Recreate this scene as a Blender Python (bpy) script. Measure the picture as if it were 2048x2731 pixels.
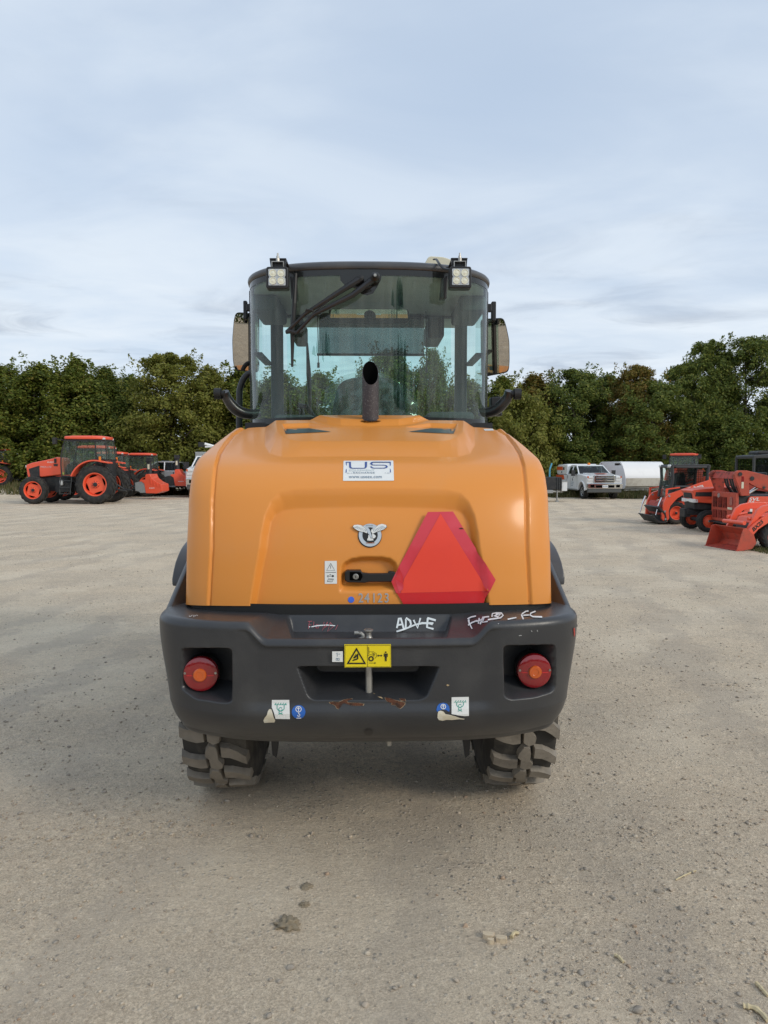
import bpy, bmesh, math, random
import numpy as np
from mathutils import Vector, Matrix, Euler
from mathutils.bvhtree import BVHTree
from mathutils.geometry import tessellate_polygon

R = math.radians
scene = bpy.context.scene
for _o in list(bpy.data.objects):
    bpy.data.objects.remove(_o)

# ------------------------------------------------------------------ camera
FPX = 1892.5                      # focal length in photograph pixels (2048 x 2731)
CAM_H = 1.6
PITCH, YAW = R(-3.58), R(-1.18)
cam_data = bpy.data.cameras.new('camera')
cam_data.sensor_fit = 'VERTICAL'
cam_data.sensor_height = 36.0
cam_data.lens = FPX / 2731 * 36.0
cam_data.clip_end = 3000
cam_data.clip_start = 0.05
cam = bpy.data.objects.new('camera', cam_data)
scene.collection.objects.link(cam)
cam.location = (0, 0, CAM_H)
cam.rotation_euler = (R(90) + PITCH, 0, YAW)
scene.camera = cam
CAM = Vector((0, 0, CAM_H))
CROT = Euler((R(90) + PITCH, 0, YAW)).to_matrix()
CROT_N = np.array(CROT)

# ------------------------------------------------------------------ world, sun, exposure
SUN_TO = Vector((1.44, -1.0, 1.0)).normalized()      # towards the sun
SUN_EL = math.asin(SUN_TO.z)
SUN_AZ = math.atan2(SUN_TO.x, SUN_TO.y)              # clockwise from +Y
world = bpy.data.worlds.new('World')
scene.world = world
world.use_nodes = True
wt = world.node_tree
for n in list(wt.nodes):
    wt.nodes.remove(n)


def wn(kind, **kw):
    n = wt.nodes.new(kind)
    for k, v in kw.items():
        setattr(n, k, v)
    return n


def wmath(op, a, b=None, clamp=False):
    n = wn('ShaderNodeMath', operation=op, use_clamp=clamp)
    for i, v in enumerate((a, b)):
        if v is None:
            continue
        if isinstance(v, (int, float)):
            n.inputs[i].default_value = v
        else:
            wt.links.new(v, n.inputs[i])
    return n.outputs[0]


def wmix(f, a, b):
    n = wn('ShaderNodeMix', data_type='RGBA')
    for s, v in ((n.inputs[0], f), (n.inputs[6], a), (n.inputs[7], b)):
        if isinstance(v, (int, float)):
            s.default_value = v
        elif isinstance(v, tuple):
            s.default_value = (*v, 1)
        else:
            wt.links.new(v, s)
    return n.outputs[2]


def wsmooth(v, lo, hi):
    n = wn('ShaderNodeMapRange', interpolation_type='SMOOTHSTEP')
    wt.links.new(v, n.inputs[0])
    n.inputs[1].default_value, n.inputs[2].default_value = lo, hi
    return n.outputs[0]


sky = wn('ShaderNodeTexSky', sky_type='NISHITA')
sky.sun_disc = False
sky.sun_elevation = SUN_EL
sky.sun_rotation = SUN_AZ
sky.air_density, sky.dust_density, sky.ozone_density = 1.0, 1.2, 1.0
geo = wn('ShaderNodeTexCoord')
sep = wn('ShaderNodeSeparateXYZ')
wt.links.new(geo.outputs['Generated'], sep.inputs[0])
dz = wmath('ADD', wmath('MAXIMUM', sep.outputs[2], 0.0), 0.09)
cx, cy = wmath('DIVIDE', sep.outputs[0], dz), wmath('DIVIDE', sep.outputs[1], dz)
comb = wn('ShaderNodeCombineXYZ')
wt.links.new(cx, comb.inputs[0])
wt.links.new(cy, comb.inputs[1])


def wnoise(scale, detail, rough, stretch=(1, 1, 1), dist=0.0, rot=0.0, off=0.0):
    m = wn('ShaderNodeMapping')
    m.inputs['Scale'].default_value = stretch
    m.inputs['Rotation'].default_value = (0, 0, rot)
    m.inputs['Location'].default_value = (off, off * .7, off * .3)
    wt.links.new(comb.outputs[0], m.inputs[0])
    n = wn('ShaderNodeTexNoise')
    n.inputs['Scale'].default_value = scale
    n.inputs['Detail'].default_value = detail
    n.inputs['Roughness'].default_value = rough
    n.inputs['Distortion'].default_value = dist
    wt.links.new(m.outputs[0], n.inputs['Vector'])
    return n.outputs['Fac']


veil = wsmooth(wnoise(0.42, 3, 0.5, (1, .75, 1), 0.35, .5, 3.1), .30, .68)       # broad thin sheet
band = wsmooth(wnoise(1.1, 6, 0.52, (1, 1.5, 1), 0.5, .35, 11.7), .34, .70)      # soft patches
wisp = wsmooth(wnoise(3.0, 6, 0.58, (.8, 1.25, 1), 0.8, -.2, 5.3), .38, .72)      # ripples, seen low down
low = wsmooth(sep.outputs[2], .42, .05)                                          # denser towards the horizon
cloud = wmath('ADD', wmath('MULTIPLY', veil, .50), wmath('MULTIPLY', band, .50))
cloud = wmath('ADD', cloud, wmath('MULTIPLY', wmath('MULTIPLY', wisp, low), .30))
cloud = wmath('ADD', wmath('MULTIPLY', cloud, .78), wmath('ADD', .04, wmath('MULTIPLY', low, .22)), clamp=True)
dark = wsmooth(wnoise(1.7, 7, .58, (.8, 1.15, 1), .7, .12, 21.0), .46, .74)
SKY_STRENGTH = 0.102
skyc = wn('ShaderNodeMix', data_type='RGBA', blend_type='MULTIPLY')
skyc.inputs[0].default_value = 1.0
wt.links.new(sky.outputs[0], skyc.inputs[6])
skyc.inputs[7].default_value = (1.0, 1.0, 1.0, 1)
bluesky = wmix(.8, skyc.outputs[2], (4.1, 5.0, 6.3))                             # thin high haze over the blue
cloudcol = wmix(wmath('MULTIPLY', dark, wmath('ADD', .22, wmath('MULTIPLY', low, .85))), (5.85, 6.45, 7.1), (3.4, 3.9, 4.65))
col = wmix(cloud, bluesky, cloudcol)
bg = wn('ShaderNodeBackground')
wt.links.new(col, bg.inputs[0])
bg.inputs[1].default_value = SKY_STRENGTH
wo = wn('ShaderNodeOutputWorld')
wt.links.new(bg.outputs[0], wo.inputs[0])

sun_data = bpy.data.lights.new('sun', 'SUN')
sun_data.energy = 1.15
sun_data.angle = R(17)
sun_data.color = (1.0, .92, .79)
sun = bpy.data.objects.new('sun', sun_data)
scene.collection.objects.link(sun)
sun.rotation_euler = SUN_TO.to_track_quat('Z', 'Y').to_euler()

scene.view_settings.view_transform = 'Standard'
scene.view_settings.look = 'None'
scene.view_settings.gamma = 1
scene.view_settings.use_curve_mapping = False
scene.view_settings.exposure = 0.42
scene.render.engine = 'CYCLES'
scene.cycles.use_denoising = True
scene.cycles.denoising_prefilter = 'NONE'
scene.cycles.denoising_input_passes = 'RGB_ALBEDO_NORMAL'
scene.cycles.max_bounces = 10
scene.cycles.transparent_max_bounces = 24
scene.cycles.caustics_reflective = False
scene.cycles.caustics_refractive = False
scene.cycles.sample_clamp_indirect = 6

# ------------------------------------------------------------------ helpers
COL = scene.collection


def ray(u, v):
    """world direction seen at photograph pixel (u, v)"""
    return (CROT @ Vector(((u - 1024) / FPX, -(v - 1365.5) / FPX, -1))).normalized()


def PY(u, v, y):
    d = ray(u, v)
    return CAM + d * (y / d.y)


def PG(u, v, z=0.0):
    d = ray(u, v)
    return CAM + d * ((z - CAM_H) / d.z)


def proj(P):
    """numpy (...,3) world -> photograph pixels"""
    q = (P - np.array([0, 0, CAM_H])) @ CROT_N
    return 1024 + FPX * q[..., 0] / -q[..., 2], 1365.5 - FPX * q[..., 1] / -q[..., 2]


def mat(name, color=(.5, .5, .5), rough=.5, metal=0.0, coat=0.0, spec=.5, emit=None, trans=0.0):
    m = bpy.data.materials.new(name)
    m.use_nodes = True
    b = m.node_tree.nodes['Principled BSDF']
    b.inputs['Base Color'].default_value = (*color, 1)
    b.inputs['Roughness'].default_value = rough
    b.inputs['Metallic'].default_value = metal
    b.inputs['Coat Weight'].default_value = coat
    b.inputs['Coat Roughness'].default_value = .06
    b.inputs['Specular IOR Level'].default_value = spec
    return m


def wear(m, color2, scale=6.0, lo=.45, hi=.7, amount=.6, rough2=None, bump=0.0, stretch=(1, 1, 1), bscale=None, detail=6):
    """break a plain material up with a noise of a second colour, roughness and fine relief"""
    nt = m.node_tree
    b = nt.nodes['Principled BSDF']
    tc = nt.nodes.new('ShaderNodeTexCoord')
    mp = nt.nodes.new('ShaderNodeMapping')
    mp.inputs['Scale'].default_value = stretch
    nt.links.new(tc.outputs['Object'], mp.inputs[0])
    nz = nt.nodes.new('ShaderNodeTexNoise')
    nz.inputs['Scale'].default_value = scale
    nz.inputs['Detail'].default_value = detail
    nz.inputs['Roughness'].default_value = .6
    nt.links.new(mp.outputs[0], nz.inputs['Vector'])
    mr = nt.nodes.new('ShaderNodeMapRange')
    mr.interpolation_type = 'SMOOTHSTEP'
    mr.inputs[1].default_value, mr.inputs[2].default_value = lo, hi
    mr.inputs[4].default_value = amount
    nt.links.new(nz.outputs['Fac'], mr.inputs[0])
    mx = nt.nodes.new('ShaderNodeMix')
    mx.data_type = 'RGBA'
    nt.links.new(mr.outputs[0], mx.inputs[0])
    src = b.inputs['Base Color'].links[0].from_socket if b.inputs['Base Color'].links else None
    if src:
        nt.links.new(src, mx.inputs[6])
    else:
        mx.inputs[6].default_value = b.inputs['Base Color'].default_value
    mx.inputs[7].default_value = (*color2, 1)
    nt.links.new(mx.outputs[2], b.inputs['Base Color'])
    if rough2 is not None:
        mf = nt.nodes.new('ShaderNodeMix')
        nt.links.new(mr.outputs[0], mf.inputs[0])
        mf.inputs[2].default_value = b.inputs['Roughness'].default_value
        mf.inputs[3].default_value = rough2
        nt.links.new(mf.outputs[0], b.inputs['Roughness'])
    if bump:
        n2 = nt.nodes.new('ShaderNodeTexNoise')
        n2.inputs['Scale'].default_value = bscale or scale * 12
        n2.inputs['Detail'].default_value = 3
        nt.links.new(tc.outputs['Object'], n2.inputs['Vector'])
        bp = nt.nodes.new('ShaderNodeBump')
        bp.inputs['Strength'].default_value = bump
        bp.inputs['Distance'].default_value = .004
        nt.links.new(n2.outputs['Fac'], bp.inputs['Height'])
        nt.links.new(bp.outputs[0], b.inputs['Normal'])
    return m


def glassmat(name, tint, refl_ior=1.5, dust_haze=0.0, dust_haze_col=(.55, .52, .45)):
    """tinted pane: coloured see-through, Fresnel mirror, an uneven dusty film run down by rain, also for painted-in sheen"""
    m = bpy.data.materials.new(name)
    m.use_nodes = True
    nt = m.node_tree
    for n in list(nt.nodes):
        nt.nodes.remove(n)
    out = nt.nodes.new('ShaderNodeOutputMaterial')
    tr = nt.nodes.new('ShaderNodeBsdfTransparent')
    tr.inputs[0].default_value = (*tint, 1)
    gl = nt.nodes.new('ShaderNodeBsdfGlossy')
    gl.inputs['Roughness'].default_value = .015
    fr = nt.nodes.new('ShaderNodeFresnel')
    bf = nt.nodes.new('ShaderNodeNewGeometry')              # a pane mirrors the same from both sides
    im = nt.nodes.new('ShaderNodeMix')
    im.inputs[2].default_value, im.inputs[3].default_value = refl_ior, 1 / refl_ior
    nt.links.new(bf.outputs['Backfacing'], im.inputs[0])
    nt.links.new(im.outputs[0], fr.inputs[0])
    mx = nt.nodes.new('ShaderNodeMixShader')
    nt.links.new(fr.outputs[0], mx.inputs[0])
    nt.links.new(tr.outputs[0], mx.inputs[1])
    nt.links.new(gl.outputs[0], mx.inputs[2])
    last = mx.outputs[0]
    if dust_haze:
        df = nt.nodes.new('ShaderNodeBsdfDiffuse')
        df.inputs[0].default_value = (*dust_haze_col, 1)
        tc = nt.nodes.new('ShaderNodeTexCoord')
        mp = nt.nodes.new('ShaderNodeMapping')
        mp.inputs['Scale'].default_value = (16, 16, .8)
        nt.links.new(tc.outputs['Object'], mp.inputs[0])
        nz = nt.nodes.new('ShaderNodeTexNoise')
        nz.inputs['Scale'].default_value = 1.6
        nz.inputs['Detail'].default_value = 7
        nz.inputs['Roughness'].default_value = .7
        nt.links.new(mp.outputs[0], nz.inputs['Vector'])
        mr = nt.nodes.new('ShaderNodeMapRange')
        mr.interpolation_type = 'SMOOTHSTEP'
        mr.inputs[1].default_value, mr.inputs[2].default_value = .35, .75
        mr.inputs[3].default_value = dust_haze * .35
        mr.inputs[4].default_value = dust_haze * 2.0
        nt.links.new(nz.outputs['Fac'], mr.inputs[0])
        m2 = nt.nodes.new('ShaderNodeMixShader')
        nt.links.new(mr.outputs[0], m2.inputs[0])
        nt.links.new(last, m2.inputs[1])
        nt.links.new(df.outputs[0], m2.inputs[2])
        last = m2.outputs[0]
    nt.links.new(last, out.inputs[0])
    return m


def link(name, me, m=None, parent=None, smooth=False, bevel=0.0, label=None):
    o = bpy.data.objects.new(name, me)
    COL.objects.link(o)
    if m is not None:
        me.materials.append(m)
    if smooth:
        me.polygons.foreach_set('use_smooth', np.ones(len(me.polygons), bool))
    if parent is not None:
        o.parent = parent
    if bevel:
        bv = o.modifiers.new('bevel', 'BEVEL')
        bv.width = bevel
        bv.segments = 2
        bv.limit_method = 'ANGLE'
        bv.angle_limit = R(40)
        me.polygons.foreach_set('use_smooth', np.ones(len(me.polygons), bool))
        bv.harden_normals = True
    if label:
        o['label'] = label
    return o


def tag(o, label, cat, group=None, kind=None):
    o['label'] = label
    if cat:
        o['category'] = cat
    if group:
        o['group'] = group
    if kind:
        o['kind'] = kind
    return o


def thing(name, label, cat, loc=(0, 0, 0), rz=0.0, group=None, sc=1.0):
    o = bpy.data.objects.new(name, None)
    o.empty_display_size = .2
    COL.objects.link(o)
    o.location = loc
    o.rotation_euler = (0, 0, rz)
    o.scale = (sc, sc, sc)
    return tag(o, label, cat, group)


def children_of(o):
    return [c for c in bpy.data.objects if c.parent == o]


def copy_tree(root, loc=None, rz=None, label=None):
    kids = {}
    for c in bpy.data.objects:
        if c.parent:
            kids.setdefault(c.parent, []).append(c)

    def cp(o, parent):
        c = o.copy()
        COL.objects.link(c)
        if parent is not None:
            c.parent = parent
        for k in kids.get(o, []):
            cp(k, c)
        return c
    r = cp(root, None)
    if loc is not None:
        r.location = loc
    if rz is not None:
        r.rotation_euler = (0, 0, rz)
    if label:
        r['label'] = label
    return r


class MB:
    """collects shapes and links them as ONE mesh object"""

    def __init__(self):
        self.v, self.f = [], []

    def add(self, vs, fs):
        k = len(self.v)
        self.v += [tuple(p) for p in vs]
        self.f += [tuple(k + i for i in f) for f in fs]
        return self

    def box(self, c, s, rot=None):
        hx, hy, hz = s[0] / 2, s[1] / 2, s[2] / 2
        vs = [Vector((x, y, z)) for x in (-hx, hx) for y in (-hy, hy) for z in (-hz, hz)]
        if rot is not None:
            M = rot if isinstance(rot, Matrix) else Euler(rot).to_matrix()
            vs = [M @ p for p in vs]
        vs = [p + Vector(c) for p in vs]
        return self.add(vs, [(0, 1, 3, 2), (4, 6, 7, 5), (0, 4, 5, 1), (2, 3, 7, 6), (0, 2, 6, 4), (1, 5, 7, 3)])

    def box2(self, a, b):
        return self.box([(p + q) / 2 for p, q in zip(a, b)], [abs(q - p) for p, q in zip(a, b)])

    def prism(self, pts, y0, y1, plane='XZ'):
        """polygon (pairs) pushed from y0 to y1 along the remaining axis"""
        n = len(pts)
        ar = sum(pts[i][0] * pts[(i + 1) % n][1] - pts[(i + 1) % n][0] * pts[i][1] for i in range(n))
        if ar < 0:
            pts = pts[::-1]

        def put(p, t):
            return {'XZ': (p[0], t, p[1]), 'XY': (p[0], p[1], t), 'YZ': (t, p[0], p[1])}[plane]
        lo, hi = min(y0, y1), max(y0, y1)
        vs = [put(p, lo) for p in pts] + [put(p, hi) for p in pts]
        fs = [tuple(range(n)), tuple(range(2 * n - 1, n - 1, -1))]
        fs += [(i, i + n, (i + 1) % n + n, (i + 1) % n) for i in range(n)]
        if plane == 'XY' or plane == 'YZ':
            fs = [f[::-1] for f in fs]
        return self.add(vs, fs)

    def tube(self, path, r, seg=10, closed=False, cap=True):
        path = [Vector(p) for p in path]
        n = len(path)
        rs = r if isinstance(r, (list, tuple)) else [r] * n
        up = None
        rings = []
        for i, p in enumerate(path):
            if closed:
                t = (path[(i + 1) % n] - path[i - 1]).normalized()
            else:
                t = (path[min(i + 1, n - 1)] - path[max(i - 1, 0)]).normalized()
            if up is None:
                up = Vector((0, 0, 1)) if abs(t.z) < .9 else Vector((1, 0, 0))
            a = t.cross(up).normalized()
            up = a.cross(t).normalized()
            rings.append([p + (a * math.cos(2 * math.pi * k / seg) + up * math.sin(2 * math.pi * k / seg)) * rs[i] for k in range(seg)])
        vs = [q for ring in rings for q in ring]
        fs = []
        for i in range(n if closed else n - 1):
            j = (i + 1) % n
            for k in range(seg):
                l = (k + 1) % seg
                fs.append((i * seg + k, i * seg + l, j * seg + l, j * seg + k))
        if cap and not closed:
            fs.append(tuple(range(seg))[::-1])
            fs.append(tuple((n - 1) * seg + k for k in range(seg)))
        return self.add(vs, fs)

    def cyl(self, a, b, r, seg=16, r2=None):
        return self.tube([a, b], [r, r if r2 is None else r2], seg)

    def lathe(self, prof, c=(0, 0, 0), axis='Y', seg=32, a0=0, a1=2 * math.pi):
        """prof: (offset along axis, radius)"""
        full = abs(a1 - a0 - 2 * math.pi) < 1e-6
        m = seg if full else seg + 1
        vs = []
        for (h, r) in prof:
            for k in range(m):
                t = a0 + (a1 - a0) * k / seg
                x, y = r * math.cos(t), r * math.sin(t)
                p = {'Y': (x, h, y), 'X': (h, x, y), 'Z': (x, y, h)}[axis]
                vs.append((p[0] + c[0], p[1] + c[1], p[2] + c[2]))
        fs = []
        for i in range(len(prof) - 1):
            for k in range(seg):
                l = (k + 1) % m
                fs.append((i * m + k, i * m + l, (i + 1) * m + l, (i + 1) * m + k))
        return self.add(vs, fs)

    def ball(self, c, r, seg=12, rings=8):
        if isinstance(r, (int, float)):
            r = (r, r, r)
        vs = [(c[0] + r[0] * math.sin(math.pi * i / rings) * math.cos(2 * math.pi * k / seg),
               c[1] + r[1] * math.sin(math.pi * i / rings) * math.sin(2 * math.pi * k / seg),
               c[2] + r[2] * math.cos(math.pi * i / rings)) for i in range(rings + 1) for k in range(seg)]
        fs = [(i * seg + k, (i + 1) * seg + k, (i + 1) * seg + (k + 1) % seg, i * seg + (k + 1) % seg) for i in range(rings) for k in range(seg)]
        return self.add(vs, fs)

    def tf(self, M):
        self.v = [tuple(M @ Vector(p)) for p in self.v]
        return self

    def mesh(self, name):
        me = bpy.data.meshes.new(name)
        me.from_pydata(self.v, [], self.f)
        me.update()
        bm = bmesh.new()
        bm.from_mesh(me)
        bmesh.ops.recalc_face_normals(bm, faces=bm.faces)
        bm.to_mesh(me)
        bm.free()
        return me

    def build(self, name, m, parent=None, smooth=False, bevel=0.0, label=None):
        me = self.mesh(name)
        if smooth and not bevel:
            me.polygons.foreach_set('use_smooth', np.ones(len(me.polygons), bool))
            me.set_sharp_from_angle(angle=R(40))
        return link(name, me, m, parent, False, bevel, label)


def grid_mesh(name, P, closed_u=False):
    """P: (rows, cols, 3) array -> smooth quad mesh"""
    M, N = P.shape[:2]
    me = bpy.data.meshes.new(name)
    idx = np.arange(M * N).reshape(M, N)
    q = np.stack([idx[:-1, :-1], idx[:-1, 1:], idx[1:, 1:], idx[1:, :-1]], -1).reshape(-1, 4)
    me.vertices.add(M * N)
    me.vertices.foreach_set('co', np.ascontiguousarray(P.reshape(-1), dtype=np.float32))
    me.loops.add(len(q) * 4)
    me.loops.foreach_set('vertex_index', q.reshape(-1).astype(np.int32))
    me.polygons.add(len(q))
    me.polygons.foreach_set('loop_start', (np.arange(len(q)) * 4).astype(np.int32))
    me.update(calc_edges=True)
    me.polygons.foreach_set('use_smooth', np.ones(len(q), bool))
    return me


def raw_mesh(name, V, F):
    """V (n,3), F (m,k) arrays -> mesh (all faces k-gons)"""
    me = bpy.data.meshes.new(name)
    k = F.shape[1]
    me.vertices.add(len(V))
    me.vertices.foreach_set('co', np.ascontiguousarray(V.reshape(-1), dtype=np.float32))
    me.loops.add(len(F) * k)
    me.loops.foreach_set('vertex_index', F.reshape(-1).astype(np.int32))
    me.polygons.add(len(F))
    me.polygons.foreach_set('loop_start', (np.arange(len(F)) * k).astype(np.int32))
    me.update(calc_edges=True)
    return me


def bvh_of(me):
    vs = [v.co.copy() for v in me.vertices]
    return BVHTree.FromPolygons(vs, [tuple(p.vertices) for p in me.polygons])


def smooth01(t):
    t = np.clip(t, 0, 1)
    return t * t * (3 - 2 * t)


def sdf(poly, U, V):
    """signed distance (positive inside) of pixels to a polygon"""
    p = np.array(poly, float)
    d = np.full(U.shape, 1e9)
    inside = np.zeros(U.shape, bool)
    n = len(p)
    for i in range(n):
        a, b = p[i], p[(i + 1) % n]
        e = b - a
        wx, wy = U - a[0], V - a[1]
        t = np.clip((wx * e[0] + wy * e[1]) / max(e @ e, 1e-9), 0, 1)
        d = np.minimum(d, (wx - e[0] * t) ** 2 + (wy - e[1] * t) ** 2)
        if a[1] != b[1]:
            c = ((a[1] > V) != (b[1] > V)) & (U < (b[0] - a[0]) * (V - a[1]) / (b[1] - a[1]) + a[0])
            inside ^= c
    d = np.sqrt(d)
    return np.where(inside, d, -d)


def ramp(outer, inner, U, V):
    """0 outside the outer outline, 1 inside the inner one, blending across the band between"""
    a, b = np.maximum(sdf(outer, U, V), 0), np.maximum(-sdf(inner, U, V), 0)
    t = np.clip(a / np.maximum(a + b, 1e-6), 0, 1)
    return .2 * smooth01(t) + .8 * t


def roundpoly(pts, r, seg=5):
    """round the corners of an outline"""
    out = []
    n = len(pts)
    for i in range(n):
        p0, p1, p2 = Vector(pts[i - 1]), Vector(pts[i]), Vector(pts[(i + 1) % n])
        rr = r[i] if isinstance(r, (list, tuple)) else r
        a, b = p0 - p1, p2 - p1
        k = min(rr, a.length * .48, b.length * .48)
        if k < 1e-6:
            out.append(tuple(p1))
            continue
        s, e = p1 + a.normalized() * k, p1 + b.normalized() * k
        for j in range(seg + 1):
            t = j / seg
            out.append(tuple(s * (1 - t) ** 2 + p1 * 2 * t * (1 - t) + e * t * t))
    return out


def zoomer(x0, y0, w, outw=1659.0):
    k = w / outw
    return lambda pts: [(x0 + p[0] * k, y0 + p[1] * k) for p in pts]


def circle(cx_, cy_, r, n=24, ry=None):
    ry = r if ry is None else ry
    return [(cx_ + r * math.cos(2 * math.pi * i / n), cy_ + ry * math.sin(2 * math.pi * i / n)) for i in range(n)]


class Surface:
    """a built surface one can stick things onto, found by looking through the photograph's pixels"""

    def __init__(self, me):
        self.t = bvh_of(me)

    def hit(self, u, v):
        d = ray(u, v)
        p, n, i, dist = self.t.ray_cast(CAM, d)
        if p is None:
            return None, None
        if n.dot(d) > 0:
            n = -n
        return p, n

    def mesh(self, name, polys, off, step=14.0, thick=0.0):
        bm = bmesh.new()
        for poly in polys:
            if len(poly[0]) == 2 and isinstance(poly[0][0], (int, float)):
                vs = [bm.verts.new((p[0], p[1], 0)) for p in poly]
                for tri in tessellate_polygon([[Vector((p[0], p[1], 0)) for p in poly]]):
                    try:
                        bm.faces.new([vs[i] for i in tri])
                    except ValueError:
                        pass
        return self.drape(name, bm, off, step, thick)

    def drape(self, name, bm, off, step=14.0, thick=0.0):
        if step:
            us = [v.co.x for v in bm.verts]
            vs = [v.co.y for v in bm.verts]
            for ax, lo, hi in ((0, min(us), max(us)), (1, min(vs), max(vs))):
                k = math.ceil(lo / step) * step
                while k < hi:
                    co = (k, 0, 0) if ax == 0 else (0, k, 0)
                    no = (1, 0, 0) if ax == 0 else (0, 1, 0)
                    bmesh.ops.bisect_plane(bm, geom=bm.verts[:] + bm.edges[:] + bm.faces[:], plane_co=co, plane_no=no, dist=1e-4)
                    k += step
        for v in bm.verts:
            p, n = self.hit(v.co.x, v.co.y)
            if p is None:
                p, n = PY(v.co.x, v.co.y, 2.9), Vector((0, -1, 0))
            v.co = p + n * off
        bm.normal_update()
        for f in bm.faces:
            if f.normal.dot(f.calc_center_median() - CAM) > 0:
                f.normal_flip()
        if thick:
            r = bmesh.ops.extrude_face_region(bm, geom=bm.faces[:])
            nv = [g for g in r['geom'] if isinstance(g, bmesh.types.BMVert)]
            d = (sum((f.normal for f in bm.faces), Vector())).normalized()
            for v in nv:
                dd = (CAM - v.co).normalized()
                v.co += dd * thick
        me = bpy.data.meshes.new(name)
        bm.to_mesh(me)
        bm.free()
        return me

    def decal(self, name, m, parent, polys, off=.0015, step=14.0, thick=0.0, label=None, smooth=False):
        return link(name, self.mesh(name, polys, off, step, thick), m, parent, smooth, 0, label)

    def stroke(self, name, m, parent, lines, w, off=.0016):
        bm = bmesh.new()
        ribbon(bm, lines, w)
        return link(name, self.drape(name, bm, off, 0), m, parent)

    def text(self, name, m, parent, s, u, v, h, off=.002, sx=1.0, rot=0.0, bold=0.0, spacing=1.0, shear=0.0, align='LEFT'):
        bm = text_bm(s, bold, spacing, align)
        c, sn = math.cos(rot), math.sin(rot)
        k = h / .70
        for q in bm.verts:
            x, y = (q.co.x + q.co.y * shear) * k * sx, q.co.y * k
            q.co = (u + x * c + y * sn, v - y * c + x * sn, 0)
        return link(name, self.drape(name, bm, off, 0), m, parent)


class FlatSurface(Surface):
    """an upright plane at depth y"""

    def __init__(self, y):
        self.y = y

    def hit(self, u, v):
        return PY(u, v, self.y), Vector((0, -1, 0))


def ribbon(bm, lines, w):
    rnd = random.Random(3)
    for ln in lines:
        pts = [Vector((p[0], p[1])) for p in ln]
        prev = None
        for i, p in enumerate(pts):
            t = (pts[min(i + 1, len(pts) - 1)] - pts[max(i - 1, 0)]).normalized()
            n = Vector((-t.y, t.x)) * (w * .5 * rnd.uniform(.8, 1.15))
            a, b = bm.verts.new((p.x + n.x, p.y + n.y, 0)), bm.verts.new((p.x - n.x, p.y - n.y, 0))
            if prev:
                bm.faces.new((prev[0], prev[1], b, a))
            prev = (a, b)


def text_bm(s, bold=0.0, spacing=1.0, align='LEFT'):
    cu = bpy.data.curves.new('lettering', 'FONT')
    cu.body = s
    cu.size = 1.0
    cu.offset = bold
    cu.space_character = spacing
    cu.align_x = align
    cu.resolution_u = 3
    o = bpy.data.objects.new('lettering', cu)
    COL.objects.link(o)
    bpy.context.view_layer.update()
    dg = bpy.context.evaluated_depsgraph_get()
    me = bpy.data.meshes.new_from_object(o.evaluated_get(dg))
    bpy.data.objects.remove(o)
    bpy.data.curves.remove(cu)
    bm = bmesh.new()
    bm.from_mesh(me)
    bpy.data.meshes.remove(me)
    return bm


def flat_text(name, m, parent, s, M, h, sx=1.0, bold=0.0, spacing=1.0, shear=0.0, align='LEFT'):
    """lettering lying in the XY plane of matrix M (local to the parent)"""
    bm = text_bm(s, bold, spacing, align)
    k = h / .70
    for q in bm.verts:
        q.co = M @ Vector(((q.co.x + q.co.y * shear) * k * sx, q.co.y * k, 0))
    me = bpy.data.meshes.new(name)
    bm.to_mesh(me)
    bm.free()
    return link(name, me, m, parent)


def frame_m(o, x, y):
    """matrix with origin o and axes x, y"""
    x, y = Vector(x).normalized(), Vector(y).normalized()
    z = x.cross(y)
    M = Matrix((x, y, z)).transposed().to_4x4()
    M.translation = Vector(o)
    return M


def spline(pts, n):
    """Catmull-Rom through points, n samples spaced evenly along its length"""
    p = np.array(pts, float)
    q = np.vstack([2 * p[0] - p[1], p, 2 * p[-1] - p[-2]])
    out = []
    for i in range(1, len(q) - 2):
        t = np.linspace(0, 1, 40, endpoint=False)[:, None]
        a, b, c, d = q[i - 1], q[i], q[i + 1], q[i + 2]
        out.append(.5 * (2 * b + (c - a) * t + (2 * a - 5 * b + 4 * c - d) * t ** 2 + (3 * b - a - 3 * c + d) * t ** 3))
    out = np.vstack(out + [p[-1:]])
    s = np.concatenate([[0], np.cumsum(np.linalg.norm(np.diff(out, axis=0), axis=1))])
    t = np.linspace(0, s[-1], n)
    return np.stack([np.interp(t, s, out[:, k]) for k in range(out.shape[1])], 1)
# ================================================================== materials
def paint_orange():
    m = mat('machine orange paint', (.76, .285, .050), .45, coat=.32, spec=.28)
    m.node_tree.nodes['Principled BSDF'].inputs['Coat Roughness'].default_value = .18
    return wear(m, (.71, .295, .08), 5.0, .5, .75, .35, .55)


M_ORANGE = paint_orange()
M_IRON = wear(mat('painted charcoal casting', (.038, .039, .042), .34), (.068, .067, .065), 3.0, .45, .72, .7, .55, bump=.10, bscale=140)
M_BLACK = mat('black plastic', (.014, .014, .015), .42)
M_BLACKM = wear(mat('black metal', (.018, .018, .02), .38), (.05, .048, .045), 9, .5, .75, .5, .6)
M_RUBBER = wear(mat('tyre rubber', (.018, .018, .018), .8), (.06, .054, .045), 5, .4, .7, .7)
M_DUSTYTYRE = wear(mat('dusty tyre carcass', (.035, .033, .03), .85), (.11, .098, .082), 9, .42, .66, .8)
M_TREAD = wear(mat('dusty tread rubber', (.255, .225, .185), .9), (.15, .132, .11), 7, .42, .68, .8, bump=.5, bscale=60)
M_STRIP = mat('rubber strip', (.012, .012, .012), .55)
M_WHITE = wear(mat('white sticker', (.78, .79, .77), .4), (.62, .6, .55), 12, .55, .8, .4)
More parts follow.
